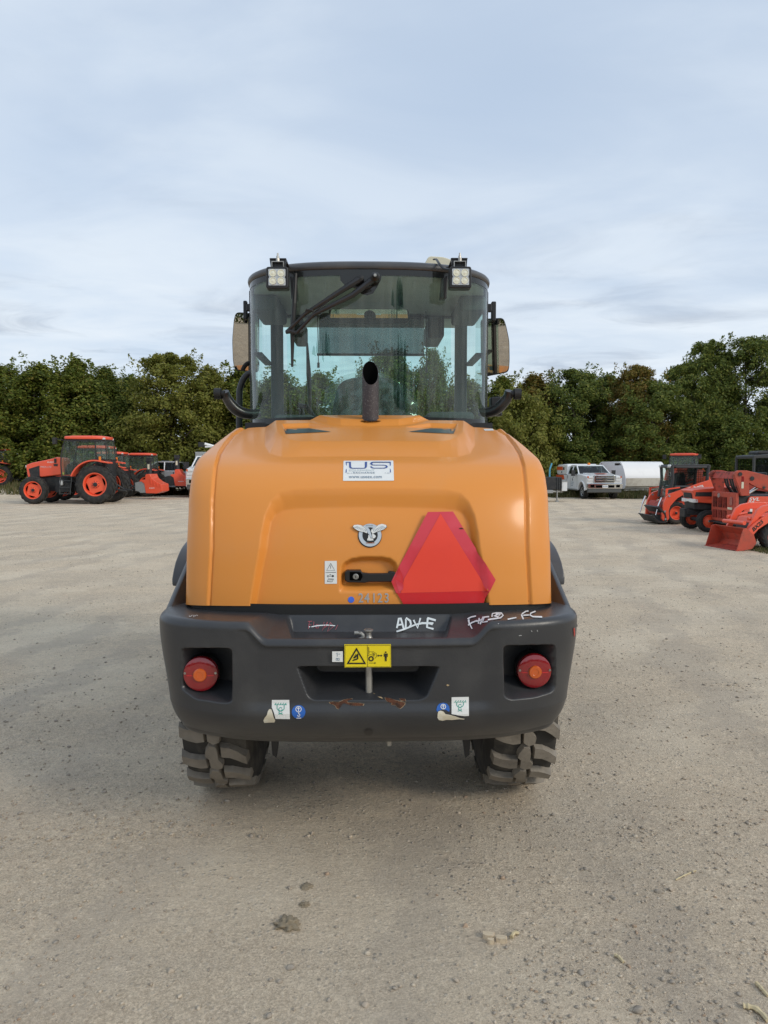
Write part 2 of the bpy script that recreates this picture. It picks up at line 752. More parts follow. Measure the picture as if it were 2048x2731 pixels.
M_CREAM = mat('cream plastic', (.72, .68, .52), .5)
M_YELLOW = mat('yellow sticker', (.86, .68, .012), .4)
M_INK = mat('black print', (.012, .012, .012), .5)
M_BLUEP = mat('blue print', (.04, .085, .29), .45)
M_GREYP = mat('grey print', (.20, .27, .34), .5)
M_PALEP = mat('pale blue grey print', (.50, .58, .60), .5)
M_SILVERP = mat('silver vinyl', (.42, .43, .43), .38, metal=.2)
M_STEEL = wear(mat('worn steel', (.46, .45, .42), .38, metal=.85), (.22, .2, .17), 14, .45, .7, .8, .6)
M_CAST = wear(mat('speckled galvanised casting', (.33, .33, .31), .55, metal=.4), (.06, .06, .055), 60, .5, .6, .9)
M_CHROME = mat('chrome', (.75, .76, .76), .12, metal=1)
M_SILVER = mat('silver badge', (.62, .64, .64), .28, metal=.75)
M_TAILRED = mat('red lens', (.27, .005, .010), .12, coat=1)
M_RIB = mat('lens rib red', (.62, .01, .015), .2, coat=1)
M_AMBER = mat('amber lens', (.62, .105, .008), .2, coat=1)
M_SMVCORE = wear(mat('fluorescent red vinyl', (.87, .060, .028), .42), (.80, .05, .03), 8, .5, .8, .5)
M_SMVEDGE = wear(mat('reflective red border', (.68, .035, .055), .3, coat=.4), (.74, .06, .09), 5, .4, .7, .8)
M_SMVLOW = wear(mat('reflective red border low', (.68, .014, .018), .28, coat=.5), (.60, .012, .018), 5, .4, .7, .8)
M_BLUEDOT = mat('blue dot', (.06, .16, .72), .5)
M_BLUESIGN = mat('blue sticker', (.02, .12, .46), .4)
M_GREENP = mat('green print', (.03, .33, .26), .5)
M_PEEL = wear(mat('torn sticker backing', (.62, .56, .42), .7), (.78, .75, .66), 22, .4, .65, .9)
M_RUST = wear(mat('bare rust', (.105, .035, .014), .8), (.03, .012, .006), 30, .42, .62, .9, bump=.6, bscale=120)
M_FLAKE = mat('flaked paint edge', (.50, .37, .21), .7)
M_MARKER = mat('white paint marker', (.74, .79, .80), .6)
M_CHALK = mat('thin white marker', (.5, .5, .49), .7)
M_PINK = mat('pink marker', (.42, .10, .12), .6)
M_GLASS = glassmat('tinted cab glass', (.70, .90, .84), 1.55, dust_haze=.085, dust_haze_col=(.38, .43, .40))
M_GLASS2 = glassmat('tinted front glass', (.84, .97, .95), 1.25)
M_FRIT = mat('black glass edge print', (.02, .022, .022), .12)
M_LINER = wear(mat('grey headliner', (.45, .46, .45), .9), (.38, .39, .38), 8)
M_DARKIN = mat('dark interior plastic', (.03, .032, .032), .7)
M_GREYIN = mat('grey interior trim', (.085, .09, .09), .7)
M_MIRROR = mat('mirror glass', (.55, .52, .48), .015, metal=1)
M_LED = mat('led lens', (.80, .80, .66), .15, coat=1)
M_REFL = wear(mat('faceted reflector', (.62, .62, .60), .25, metal=.6), (.35, .35, .34), 220, .45, .6, .7)
M_PIPE = wear(mat('exhaust steel', (.075, .068, .072), .62, metal=.5), (.36, .35, .34), 150, .56, .68, .55, .8, bump=.4, bscale=70, stretch=(1, 1, .8))
M_HOLE_SHADE = mat('soot and hole shade', (.004, .004, .004), 1.0, spec=0)  # sooty bore; near-black also paints in the shade of this and other openings
M_FILM = glassmat('clear plastic film', (.86, .89, .88), 1.7, dust_haze=.10, dust_haze_col=(.75, .8, .78))  # pale film colour paints in the highlights on the seat wrap
M_BLIND = glassmat('roller blind film', (.42, .45, .44), 1.2, dust_haze=.10, dust_haze_col=(.2, .21, .2))
M_TRIMGREY = wear(mat('cab roof grey', (.060, .061, .066), .36, coat=.15), (.09, .088, .085), 6, .45, .7, .6, .5)
M_ARM = wear(mat('grab arm black', (.02, .019, .02), .3, coat=.2), (.06, .055, .05), 12, .5, .75, .5)

# ================================================================== wheel loader
loader = thing('wheel_loader', 'orange compact wheel loader seen from behind with grey counterweight and dark glazed cab', 'wheel loader', (0, 3.6, 0))
LO = Vector((0, 3.6, 0))


def lpart(o):
    """parent a part built in world coordinates"""
    o.parent = loader
    o.matrix_parent_inverse = Matrix.Translation(-LO)
    return o


def sub(o, parent):
    o.parent = parent
    o.matrix_parent_inverse = Matrix.Identity(4)
    return o


# ---- hood
def superell(W, Y0, D, p, n, ext=0.0, dense=4000):
    t = np.linspace(-1, 1, dense)
    x = W * np.sign(t) * (1 - (1 - np.abs(t)) ** 2.0)
    y = Y0 + D * (1 - np.maximum(1 - np.abs(x / W) ** p, 0) ** (1 / p))
    if ext:
        e = np.linspace(ext, 0, 200, endpoint=False)
        x = np.concatenate([np.full(200, -W), x, np.full(200, W)])
        y = np.concatenate([Y0 + D + e, y, Y0 + D + e[::-1]])
    s = np.concatenate([[0], np.cumsum(np.hypot(np.diff(x), np.diff(y)))])
    k = np.linspace(0, s[-1], n)
    return np.interp(k, s, x), np.interp(k, s, y)


HOOD_W = .79
prof = spline([(2.85, 1.04), (2.865, 1.15), (2.888, 1.30), (2.925, 1.42), (2.985, 1.525), (3.08, 1.603), (3.2, 1.652), (3.5, 1.722), (3.8, 1.783), (4.14, 1.848)], 300)
tang = np.gradient(prof, axis=0)
tang /= np.linalg.norm(tang, axis=1)[:, None]
nrm = np.stack([-tang[:, 1], tang[:, 0]], 1)            # outward (y,z): to the rear and up
NC = 440
rows = []
for j in range(len(prof)):
    f = smooth01((prof[j, 0] - 2.88) / .42)
    f = float(f)
    D = .235 * (1 - f) + .066 * f
    p = 3.0 * (1 - f) + 4.7 * f
    hx, hd = superell(HOOD_W, 0, D, p, NC)
    rows.append(np.stack([hx, prof[j, 0] - nrm[j, 0] * hd, prof[j, 1] - nrm[j, 1] * hd], 1))
HB = np.stack(rows)                                      # base shape
U, V = proj(HB)
du = np.gradient(HB, axis=1)
dv = np.gradient(HB, axis=0)
HN = np.cross(du, dv)
HN /= np.linalg.norm(HN, axis=2)[..., None]
if HN[10, NC // 2, 1] > 0:
    HN = -HN
z2 = zoomer(460, 1080, 1100)
zL = zoomer(540, 1100, 460)
zT = zoomer(840, 1380, 240)


def sym(left):
    """left half outline (top centre to bottom or the other way) mirrored about the machine's middle"""
    return left + [(2 * 986 - u, v) for u, v in left[::-1]]


arch_out = sym(z2([(307, 870), (307, 806), (318, 735), (330, 660), (346, 575), (352, 520), (368, 440), (392, 385), (425, 350), (480, 336), (600, 331), (800, 328)]))
arch_in = sym(z2([(325, 870), (325, 806), (338, 735), (352, 660), (370, 575), (376, 520), (388, 458), (408, 424), (440, 408), (500, 401), (620, 397), (800, 394)]))
hand_out = zT([(430, 1330), (450, 1150), (470, 920), (520, 830), (640, 760), (820, 725), (1010, 715), (1250, 725), (1400, 755), (1500, 830), (1540, 920), (1570, 1150), (1590, 1345), (1000, 1395), (440, 1390)])
hand_in = zT([(520, 1225), (520, 1000), (560, 880), (680, 815), (850, 785), (1010, 778), (1240, 788), (1370, 820), (1450, 900), (1480, 1000), (1490, 1225), (1000, 1235)])
plat_out = sym(zL([(640, 20), (600, 150), (597, 300), (640, 380), (760, 413), (900, 410), (1605, 405)]))
plat_in = sym(zL([(720, 20), (704, 150), (712, 235), (775, 290), (840, 315), (940, 330), (1605, 330)]))
hump_out = sym(zL([(905, 20), (935, 95), (1075, 128), (1200, 158), (1330, 175), (1605, 180)]))
hump_in = sym(zL([(960, 20), (985, 75), (1090, 108), (1200, 136), (1330, 158), (1605, 162)]))
seam = zL([(-20, 2200), (38, 1900), (70, 1300), (75, 850), (95, 620), (110, 500), (150, 380), (200, 300), (280, 200), (400, 130), (470, 60)])
seam[0] = (556, 1750)
seam_in = [(u + 5, v) for u, v in seam]
seam_out, seam_in = sym(seam), sym(seam_in)
winL = zL([(768, 156), (1030, 146), (1285, 190), (795, 212)])
winL_in = zL([(782, 162), (1020, 154), (1235, 188), (802, 208)])
winR = [(2 * 986 - u, v) for u, v in winL]
winR_in = [(2 * 986 - u, v) for u, v in winL_in]

disp = -.038 * ramp(arch_out, arch_in, U, V)
disp += -.036 * ramp(hand_out, hand_in, U, V)
disp += .036 * ramp(plat_out, plat_in, U, V) * (V < 1240)
disp += .028 * ramp(hump_out, hump_in, U, V) * (V < 1180)
sd = sdf(seam, U, V) if False else None
front = smooth01((HB[..., 1] - 3.9) / .1)
disp += -.009 * ramp(seam_out, seam_in, U, V)
groove = np.abs(sdf(seam_in, U, V))
disp += -.006 * np.exp(-(groove / 2.2) ** 2) * (V < 1800)
for wo_, wi_ in ((winL, winL_in), (winR, winR_in)):
    disp += -.018 * ramp(wo_, wi_, U, V)
HD = HB + HN * disp[..., None]
hood_me = grid_mesh('hood', HD)
hood = lpart(link('hood', hood_me, M_ORANGE))
hood_surf = Surface(hood_me)
dbl = disp.copy()
for ax_i, rad in ((1, 60), (0, 30), (1, 60), (0, 30)):
    k_ = np.ones(2 * rad + 1) / (2 * rad + 1)
    dbl = np.apply_along_axis(lambda a_: np.convolve(np.pad(a_, rad, mode='edge'), k_, mode='valid'), ax_i, dbl)
vinyl_me = grid_mesh('vinyl_carrier', (HB + HN * np.maximum(disp, dbl)[..., None])[::2, ::2])
vinyl_surf = Surface(vinyl_me)
bpy.data.meshes.remove(vinyl_me)

for s in (-1, 1):                                        # side panels behind the rounded corners
    edge = HD[:, 0 if s < 0 else -1, :]
    pts = [(y, z) for _, y, z in edge[::6]] + [(4.14, 1.04)]
    lpart(MB().prism(pts, s * (HOOD_W - .012), s * (HOOD_W - .0005), 'YZ').build('side_panel', M_ORANGE))
sx_, sy_ = superell(HOOD_W - .012, 2.862, .235, 3.0, 160, ext=.7)
strip = MB()
n = len(sx_)
strip.add([(x, y, 1.045) for x, y in zip(sx_, sy_)] + [(x, y, .985) for x, y in zip(sx_, sy_)], [(i, i + 1, n + i + 1, n + i) for i in range(n - 1)])
lpart(strip.build('rubber_seal', M_STRIP, smooth=True))
# dark tinted windows in the hood top
M_HWIN = mat('dark hood window', (.03, .033, .033), .3, spec=.15)
for wi_ in (winL_in, winR_in):
    lpart(hood_surf.decal('hood_window', M_HWIN, None, [wi_], .002, 8))

# ---- counterweight
CW_W = .866
NCW = 620
ox, oy = superell(CW_W, 2.65, .36, 3.3, NCW, ext=.42)
ix, iy = superell(.765, 2.885, .235, 3.0, NCW, ext=.42 + .05)
tx, ty = np.gradient(ox), np.gradient(oy)
tl = np.hypot(tx, ty)
inx, iny = -ty / tl, tx / tl                             # inward
if iny[NCW // 2] < 0:
    inx, iny = -inx, -iny
ax_ = np.abs(ox)
ztop = 1.014 - .062 * smooth01((.475 - ax_) / .085) + .45 * np.maximum(oy - 2.985, 0)
zin = 1.008 + .45 * np.maximum(oy - 2.985, 0)
rows = []
for q in np.linspace(1, 0, 46):                          # ledge from under the hood to the rim
    x = ix * q + (ox + inx * .03) * (1 - q)
    y = iy * q + (oy + iny * .03) * (1 - q)
    z = zin * q + ztop * (1 - q)
    half = .368 - .075 * (1 - q)
    m_ = smooth01((half + .012 - ax_) / .03)
    zs = .938 + .072 * smooth01((q - .70) / .22)
    z = z * (1 - m_) + np.minimum(z, zs) * m_
    rows.append(np.stack([x, y, z], 1))
for a in np.linspace(15, 90, 7):                         # rounded rim
    c, s_ = math.cos(R(a)), math.sin(R(a))
    zc = np.where(np.abs(ox) < .36, np.minimum(ztop, .952), ztop)
    rows.append(np.stack([ox + inx * .03 * (1 - s_), oy + iny * .03 * (1 - s_), zc - .03 * (1 - c)], 1))
tumble = lambda z: .040 * smooth01((.98 - z) / .38)
for k in np.linspace(0, 1, 100)[1:]:
    z = (zc - .03) * (1 - k) + .655 * k
    d = tumble(z) * (ax_ / CW_W) ** 3
    rows.append(np.stack([ox + inx * d, oy + iny * d, z], 1))
for k in np.linspace(0, 1, 30)[1:]:                      # undercut
    a = k * R(62)
    d = (.035 * (1 - math.cos(min(a * 2.2, R(90)))) + .13 * k ** 1.3) * (1 - .62 * smooth01((ax_ - .62) / .22)) + .040 * (ax_ / CW_W) ** 3
    rise = .04 * smooth01((ax_ - .62) / .22)             # the lower corners sweep up
    z = .655 - (.165 - rise) * (math.sin(k * math.pi / 2) * .55 + .45 * k)
    rows.append(np.stack([ox + inx * d, oy + iny * d, np.broadcast_to(z, ox.shape)], 1))
last = rows[-1]
rows.append(np.stack([last[:, 0] + inx * .3, last[:, 1] + iny * .3, last[:, 2] + .02], 1))
CB = np.stack(rows)
U, V = proj(CB)
z5 = zoomer(420, 1580, 500)
z7 = zoomer(1160, 1580, 420)
z3 = zoomer(400, 1560, 1180)
z6 = zoomer(860, 1600, 380)
pl_out = roundpoly(z5([(208, 492), (655, 492), (662, 960), (628, 985), (540, 978), (330, 945), (205, 850)]), 12)
pl_in = roundpoly(z5([(258, 545), (608, 530), (620, 830), (560, 880), (300, 850), (255, 800)]), 14)
pr_out = roundpoly(z7([(722, 560), (1268, 548), (1272, 1000), (1235, 1055), (1050, 1112), (800, 1138), (730, 1105)]), 12)
pr_in = roundpoly(z7([(800, 610), (1235, 590), (1240, 920), (1180, 985), (820, 985), (795, 900)]), 14)
sl_out = roundpoly(z3([(548, 309), (1089, 309), (1040, 425), (1012, 438), (612, 438), (590, 424)]), 9)
sl_in = roundpoly(z3([(596, 317), (1040, 317), (1018, 372), (1000, 377), (632, 377), (614, 370)]), 9)
mask = np.zeros(len(rows))
mask[53:152] = 1
mask = mask[:, None]
dep = .150 * ramp(pl_out, pl_in, U, V) + .150 * ramp(pr_out, pr_in, U, V) + .17 * ramp(sl_out, sl_in, U, V)
# shallow hollow along the middle of the face
dep = dep + .012 * smooth01((.52 - ax_) / .10)[None, :] * smooth01((CB[..., 2] - .66) / .05)
dep = dep * mask
CD = CB.copy()
CD[..., 0] += inx[None, :] * dep
CD[..., 1] += iny[None, :] * dep
cw_me = grid_mesh('counterweight', CD)
cw = lpart(link('counterweight', cw_me, M_IRON))
cw_surf = Surface(cw_me)
# end caps of the casting towards the wheels
for s in (-1, 1):
    col_ = CD[:, 0 if s < 0 else -1, :]
    pts = [(x, z) for x, _, z in col_[::4]]
    lpart(MB().prism(pts, 3.36, 3.43, 'XZ').build('casting_end', M_IRON))

# ---- tail lamps in their pockets
for (u, v, r_) in ((537.5, 1795, .0705), (1422.8, 1787, .0700)):
    c = PY(u, v, 2.775)
    lamp = lpart(MB().lathe([(.07, r_ * .9), (.035, r_ * .98), (.03, r_), (-.0, r_ * 1.0)], c, 'Y', 40).build('tail_lamp', M_BLACK, smooth=True))
    lens = MB().lathe([(.0, r_ * .985), (-.012, r_ * .975), (-.019, r_ * .945), (-.022, r_ * .86), (-.0245, r_ * .6), (-.026, r_ * .36)], c, 'Y', 40)
    sub(lens.build('red_lens', M_TAILRED, smooth=True), lamp)
    sub(MB().lathe([(-.024, r_ * .37), (-.031, r_ * .37), (-.034, r_ * .33), (-.0345, r_ * .2), (-.033, r_ * .19), (-.033, .0001)], c, 'Y', 28).build('amber_lens', M_AMBER, smooth=True), lamp)
    for s in (-1, 1):
        bar = MB().box(c + Vector((s * r_ * .58, -.0242, -.003)), (r_ * .36, .004, .0035), (0, 0, s * .16))
        sub(lpart(bar.build('lens_rib', M_RIB, smooth=False)), lamp)
    for s in (-1, 1):
        scr = MB().cyl(c + Vector((s * r_ * .85, -.018, .006)), c + Vector((s * r_ * .85, -.0245, .006)), .0045, 10)
        sub(lpart(scr.build('lens_screw', M_STEEL)), lamp)

# ---- tow pin, cotter, rust, bolt hole
def at_cw(u, v, dy=0.0):
    p, n = cw_surf.hit(u, v)
    return p + Vector((0, dy, 0))


pc = PY(983, 1690, 2.728)
ptop, pbot = PY(982.5, 1679, 2.725), PY(984, 1862, 2.72)
pin = MB()
pin.lathe([(ptop.z + .0, .0001), (ptop.z + .001, .016), (ptop.z - .001, .0185), (ptop.z - .006, .0185), (ptop.z - .010, .0125), (ptop.z - .022, .0115), (ptop.z - .034, .017), (ptop.z - .037, .018), (ptop.z - .040, .018), (ptop.z - .042, .0125)], (ptop.x, 2.728, 0), 'Z', 24)
pin.cyl((ptop.x + .001, 2.728, ptop.z - .04), (pbot.x, 2.715, pbot.z - .01), .0142, 20)
lpart(pin.build('tow_pin', M_STEEL, smooth=True))
cc = PY(957, 1700, 2.715)
hook = [PY(u, v, 2.715) for u, v in z6([(372, 385), (430, 385), (470, 410), (462, 445), (430, 462), (352, 492)])]
lpart(MB().tube(spline([tuple(p) for p in hook], 16).tolist(), .0075, 10).build('pin_clip', M_CAST, smooth=True))
lpart(MB().lathe([(.0, .026), (-.004, .026), (-.004, .019), (0, .019)], Vector((ptop.x, 2.735, ptop.z - .047)), 'Z', 24).build('pin_washer', M_BLACKM))
lpart(cw_surf.decal('bolt_hole', M_BLACKM, None, [circle(983, 1952, 12, 20, 9)], .0015, 0))
rust = [z6([(80, 1190), (130, 1183), (190, 1190), (250, 1165), (340, 1150), (345, 1160), (280, 1180), (300, 1195), (420, 1198), (482, 1210), (470, 1230), (400, 1232), (330, 1228), (270, 1205), (235, 1205), (215, 1240), (190, 1270), (165, 1260), (155, 1235), (120, 1215), (95, 1210)]),
        z6([(730, 1140), (790, 1150), (850, 1172), (900, 1180), (960, 1195), (955, 1220), (930, 1245), (905, 1265), (870, 1250), (850, 1225), (800, 1220), (810, 1200), (760, 1185), (735, 1165)]), z6([(895, 1150), (960, 1155), (970, 1180), (915, 1175)])]
rim = []
for p in rust:
    c = Vector((sum(q[0] for q in p) / len(p), sum(q[1] for q in p) / len(p)))
    rim.append([tuple(c + (Vector(q) - c) * 1.02 + (Vector(q) - c).normalized() * .6) for q in p])
for q_ in rim:
    lpart(cw_surf.decal('paint_chip', M_FLAKE, None, [q_], .0012, 10))
for q_ in rust:
    lpart(cw_surf.decal('rust_patch', M_RUST, None, [q_], .0020, 10))
for q_ in (z6([(640, 1130), (680, 1132), (705, 1150), (690, 1153)]), z6([(1438, 990), (1455, 980), (1478, 990), (1460, 1003)]), z6([(590, 1092), (615, 1094), (600, 1099)])):
    lpart(cw_surf.decal('paint_chip', M_FLAKE, None, [q_], .002, 0))

# ---- stickers on the counterweight
plate_surf = FlatSurface(2.653)
ys = lpart(plate_surf.decal('warning_sticker', M_YELLOW, None, [z6([(255, 512), (795, 510), (798, 778), (258, 782)])], .006, 14, .001, 'yellow warning sticker with black pictograms'))
tri_o, tri_i = z6([(396, 548), (508, 740), (282, 740)]), z6([(396, 580), (482, 724), (310, 724)])
k = z6
inkp = [[tri_o[0], tri_o[1], tri_i[1], tri_i[0]], [tri_o[1], tri_o[2], tri_i[2], tri_i[1]], [tri_o[2], tri_o[0], tri_i[0], tri_i[2]]]
inkp += [k([(372, 640), (408, 636), (410, 655), (374, 660)]), k([(360, 658), (388, 656), (388, 672), (360, 674)]), k([(405, 622), (416, 622), (418, 680), (404, 690), (350, 706), (348, 698), (398, 678)]), k([(352, 690), (395, 676), (398, 682), (352, 698)]),
         k([(382, 622), (388, 620), (404, 645), (398, 650)]), circle(*k([(410, 628)])[0], 2.2, 10),
         k([(728, 618), (745, 618), (748, 660), (746, 708), (738, 708), (737, 662), (733, 708), (726, 708), (725, 660)]), k([(714, 618), (726, 614), (722, 656), (714, 656)]), k([(746, 614), (759, 618), (759, 656), (751, 656)]), circle(*k([(736, 602)])[0], 2.2, 12),
         k([(636, 642), (654, 628), (654, 638), (680, 638), (680, 628), (698, 642), (680, 656), (680, 647), (654, 647), (654, 656)]),
         k([(542, 726), (606, 726), (606, 718), (624, 727), (606, 738), (606, 730), (542, 730)])]
for q_ in inkp:
    sub(lpart(plate_surf.decal('pictogram', M_INK, None, [q_], .0085, 0)), ys)
lines = [k([(524, 518), (526, 772)]), k([(530, 545), (540, 545), (543, 620)]), k([(530, 545), (532, 625), (526, 650)]), k([(543, 598), (590, 596), (627, 618), (630, 652), (610, 676)]), k([(575, 606), (612, 626)]), k([(580, 616), (610, 634)]), k([(585, 628), (608, 642)]),
         [(p[0], p[1]) for p in circle(*k([(562, 672)])[0], 9.6, 20)][11:] , k([(264, 522), (788, 520), (790, 770), (266, 774), (264, 522)])]
sub(lpart(plate_surf.stroke('pictogram_line', M_INK, None, lines, .9, .0084)), ys)
whl = circle(*k([(566, 678)])[0], 7.2, 20)
bm_ring = [[whl[i], whl[(i + 1) % 20], circle(*k([(566, 678)])[0], 3.8, 20)[(i + 1) % 20], circle(*k([(566, 678)])[0], 3.8, 20)[i]] for i in range(20)]
sub(lpart(plate_surf.decal('pictogram', M_INK, None, bm_ring, .0086, 0)), ys)
ws = lpart(plate_surf.decal('manual_tag', M_WHITE, None, [z6([(113, 598), (238, 596), (238, 720), (113, 720)])], .002, 14, .0006))
sub(lpart(plate_surf.stroke('tag_print', M_GREYP, None, [k([(160, 622), (172, 612), (172, 658)]), k([(184, 628), (205, 628)]), k([(160, 676), (160, 702), (178, 698), (196, 702), (196, 676), (178, 680), (160, 676)]), k([(178, 680), (178, 698)])], 1.6, .0035)), ws)


def lift_sticker(zz, quad, hatch, loop, off=.002):
    st = lpart(cw_surf.decal('tie_down_sticker', M_WHITE, None, [zz(quad)], off, 14, .0005, 'white square sticker with green lashing symbol'))
    sub(lpart(cw_surf.stroke('tie_down_symbol', M_GREENP, None, [zz(l) for l in hatch + loop], 1.7, off + .0016)), st)


lift_sticker(z5, [(1013, 950), (1167, 949), (1172, 1118), (1045, 1116), (1030, 1060), (1012, 1018)],
             [[(1036, 993), (1146, 993)]] + [[(1042 + i * 22, 992), (1052 + i * 22, 975)] for i in range(5)],
             [[(1060, 995), (1060, 1030), (1075, 1045), (1090, 1050), (1108, 1045), (1122, 1030), (1122, 995)], circle(1090, 1033, 15, 12), circle(1090, 1060, 13, 10), [(1072, 1078), (1090, 1068), (1110, 1078)]])
lift_sticker(z7, [(174, 1102), (355, 1098), (356, 1298), (310, 1300), (240, 1292), (174, 1280)],
             [[(198, 1155), (328, 1153)]] + [[(212 + i * 25, 1152), (222 + i * 25, 1133)] for i in range(5)],
             [[(228, 1157), (228, 1190), (240, 1205), (262, 1212), (288, 1200), (298, 1185), (298, 1155)], circle(262, 1196, 17, 12), circle(262, 1226, 15, 10), [(242, 1252), (262, 1238), (284, 1252)]])
bl = lpart(cw_surf.decal('hoist_sticker', M_BLUESIGN, None, [circle(*z5([(1249, 1057)])[0], 18.2, 28)], .002, 12, .0005, 'round blue sticker with white hook'))
sub(lpart(cw_surf.stroke('hook_symbol', M_WHITE, None, [z5(circle(1249, 1033, 24, 16) + [(1273, 1033)]), z5([(1249, 1050), (1249, 1020)]), z5([(1238, 1030), (1249, 1018), (1260, 1030)]), z5([(1249, 1062), (1251, 1072), (1262, 1080), (1258, 1093), (1245, 1093), (1239, 1083)]), z5([(1230, 1108), (1272, 1107)])], 1.9, .0036)), bl)
br = lpart(cw_surf.decal('hoist_sticker', M_BLUESIGN, None, [z7([(14, 1235), (22, 1200), (45, 1172), (85, 1160), (125, 1172), (148, 1200), (154, 1235), (148, 1258), (120, 1240), (85, 1232), (50, 1240), (22, 1258)])], .002, 12, .0005, 'round blue sticker with its lower half torn off'))
sub(lpart(cw_surf.stroke('hook_symbol', M_WHITE, None, [z7(circle(86, 1203, 25, 16) + [(111, 1203)]), z7([(86, 1222), (86, 1190)]), z7([(75, 1200), (86, 1188), (97, 1200)])], 1.9, .0036)), br)
for q_ in (z5([(990, 1032), (1008, 1034), (1020, 1070), (1030, 1105), (1043, 1130), (1035, 1147), (985, 1148), (945, 1151), (938, 1130), (950, 1105), (968, 1085), (978, 1050)]),
                                                  z7([(35, 1252), (60, 1245), (90, 1255), (110, 1280), (160, 1288), (210, 1300), (260, 1318), (313, 1328), (305, 1335), (250, 1332), (180, 1340), (120, 1338), (80, 1348), (40, 1340), (25, 1315), (28, 1275)])):
    lpart(cw_surf.decal('torn_sticker', M_PEEL, None, [q_], .0022, 12))
# hand lettering in paint marker
adv = [[(865, 330), (890, 215), (910, 212), (945, 335)], [(872, 295), (935, 285)], [(970, 240), (968, 335), (1010, 320), (1030, 285), (1020, 245), (975, 212), (968, 240)], [(1060, 235), (1105, 330), (1140, 212)], [(1225, 212), (1215, 320), (1292, 342)], [(1220, 212), (1318, 240)], [(1215, 268), (1282, 285)], [(860, 375), (960, 340), (1080, 290), (1160, 272), (1290, 272)]]
lpart(cw_surf.stroke('marker_lettering', M_MARKER, None, [z6(l) for l in adv], 5.2, .003))
flp = [[(345, 285), (385, 265), (435, 255)], [(360, 290), (362, 330), (395, 388)], [(350, 352), (390, 325), (450, 300)], [(352, 300), (370, 340), (380, 360)], [(470, 275), (462, 335)], [(440, 312), (500, 290)], [(510, 262), (480, 340)], [(520, 270), (505, 320), (560, 310)], [(515, 268), (570, 262)], [(600, 265), (605, 230), (650, 222), (700, 225), (718, 250), (690, 275), (620, 285), (560, 295)], [(640, 232), (690, 240), (660, 265), (620, 255), (660, 240)], [(640, 250), (668, 335)], [(765, 290), (858, 272)], [(910, 240), (930, 290)], [(915, 235), (960, 205), (985, 203)], [(930, 248), (990, 245)], [(1060, 205), (1010, 225), (1000, 245), (1030, 262), (1128, 265)]]
lpart(cw_surf.stroke('marker_lettering', M_MARKER, None, [z7(l) for l in flp], 3.6, .003))
pinkw = [[(1345, 260), (1335, 325)], [(1330, 258), (1368, 256)], [(1335, 290), (1362, 288)], [(1385, 258), (1380, 312)], [(1405, 285), (1400, 312)], [(1425, 315), (1405, 318), (1410, 285), (1435, 290), (1420, 318)], [(1475, 262), (1458, 340), (1505, 262), (1500, 300), (1480, 310)], [(1530, 265), (1505, 350), (1560, 300), (1530, 268)], [(1595, 288), (1575, 332)]]
lpart(cw_surf.stroke('marker_lettering', M_PINK, None, [z5(l) for l in pinkw], 1.6, .003))
lpart(cw_surf.stroke('marker_stroke', M_MARKER, None, [z5([(1340, 307), (1352, 305)]), z5([(1362, 306), (1420, 295), (1500, 290), (1572, 296)])], 2.8, .0036))
lpart(cw_surf.stroke('marker_lettering', M_CHALK, None, [z5(l) for l in [[(282, 208), (280, 222), (300, 215), (308, 205)], [(318, 226), (322, 205)], [(330, 222), (334, 206), (340, 215)], [(345, 205), (355, 213)]]], 1.5, .003))
for l in [[(1010, 400), (1020, 412)], [(1072, 395), (1078, 410)], [(880, 455), (910, 450)]]:
    lpart(cw_surf.stroke('scuff_mark', M_CHALK, None, [z7(l)], 1.6, .0025))
ref = lpart(cw_surf.decal('side_reflector', mat('red reflector', (.42, .03, .02), .3), None, [z7([(1452, 378), (1466, 368), (1470, 440), (1458, 470)])], .003, 0))
lpart(MB().cyl(PY(1534, 1668, 2.99), PY(1539, 1668, 2.99), .006, 10).build('side_bolt', M_BLACKM))

# ---- stickers, badge, handle on the hood
z9 = zoomer(900, 1210, 180)
lab = lpart(hood_surf.decal('dealer_sticker', M_WHITE, None, [roundpoly(z9([(148, 180), (1372, 174), (1388, 668), (136, 674)]), 2)], .0015, 14, .0004, 'white dealer sticker with blue lettering'))
big = [z9([(205, 215), (330, 215), (332, 330), (345, 352), (375, 362), (650, 362), (672, 345), (676, 215), (728, 213), (724, 330), (705, 365), (665, 378), (360, 378), (310, 370), (288, 345), (284, 230), (228, 230), (224, 470), (200, 482)]),
       z9([(1310, 213), (1312, 480), (1290, 465), (1284, 230), (890, 228), (858, 240), (850, 258), (868, 280), (905, 285), (1130, 286), (1200, 295), (1238, 325), (1215, 362), (1150, 376), (880, 374), (825, 360), (800, 325), (846, 325), (860, 350), (900, 360), (1130, 360), (1185, 345), (1190, 320), (1165, 302), (1100, 298), (900, 298), (840, 290), (802, 255), (825, 222), (880, 212)])]
sub(lpart(hood_surf.decal('sticker_lettering', M_BLUEP, None, big, .0032, 0)), lab)
sub(lpart(hood_surf.text('sticker_lettering', M_PALEP, None, 'EQUIPMENT', *z9([(278, 444)])[0], 5.0, .003, sx=1.62, spacing=1.12)), lab)
sub(lpart(hood_surf.text('sticker_lettering', M_GREYP, None, 'EXCHANGE', *z9([(388, 497)])[0], 4.0, .003, sx=1.55, bold=.02, spacing=1.32)), lab)
for l in ([(228, 490), (300, 490)], [(330, 490), (362, 490)], [(1160, 486), (1190, 486)], [(1215, 486), (1285, 488)]):
    sub(lpart(hood_surf.stroke('sticker_line', M_GREYP, None, [z9(l)], .9, .003)), lab)
sub(lpart(hood_surf.text('sticker_lettering', M_GREYP, None, 'www.useex.com', *z9([(278, 612)])[0], 8.6, .003, sx=1.03, bold=.008, spacing=1.05)), lab)

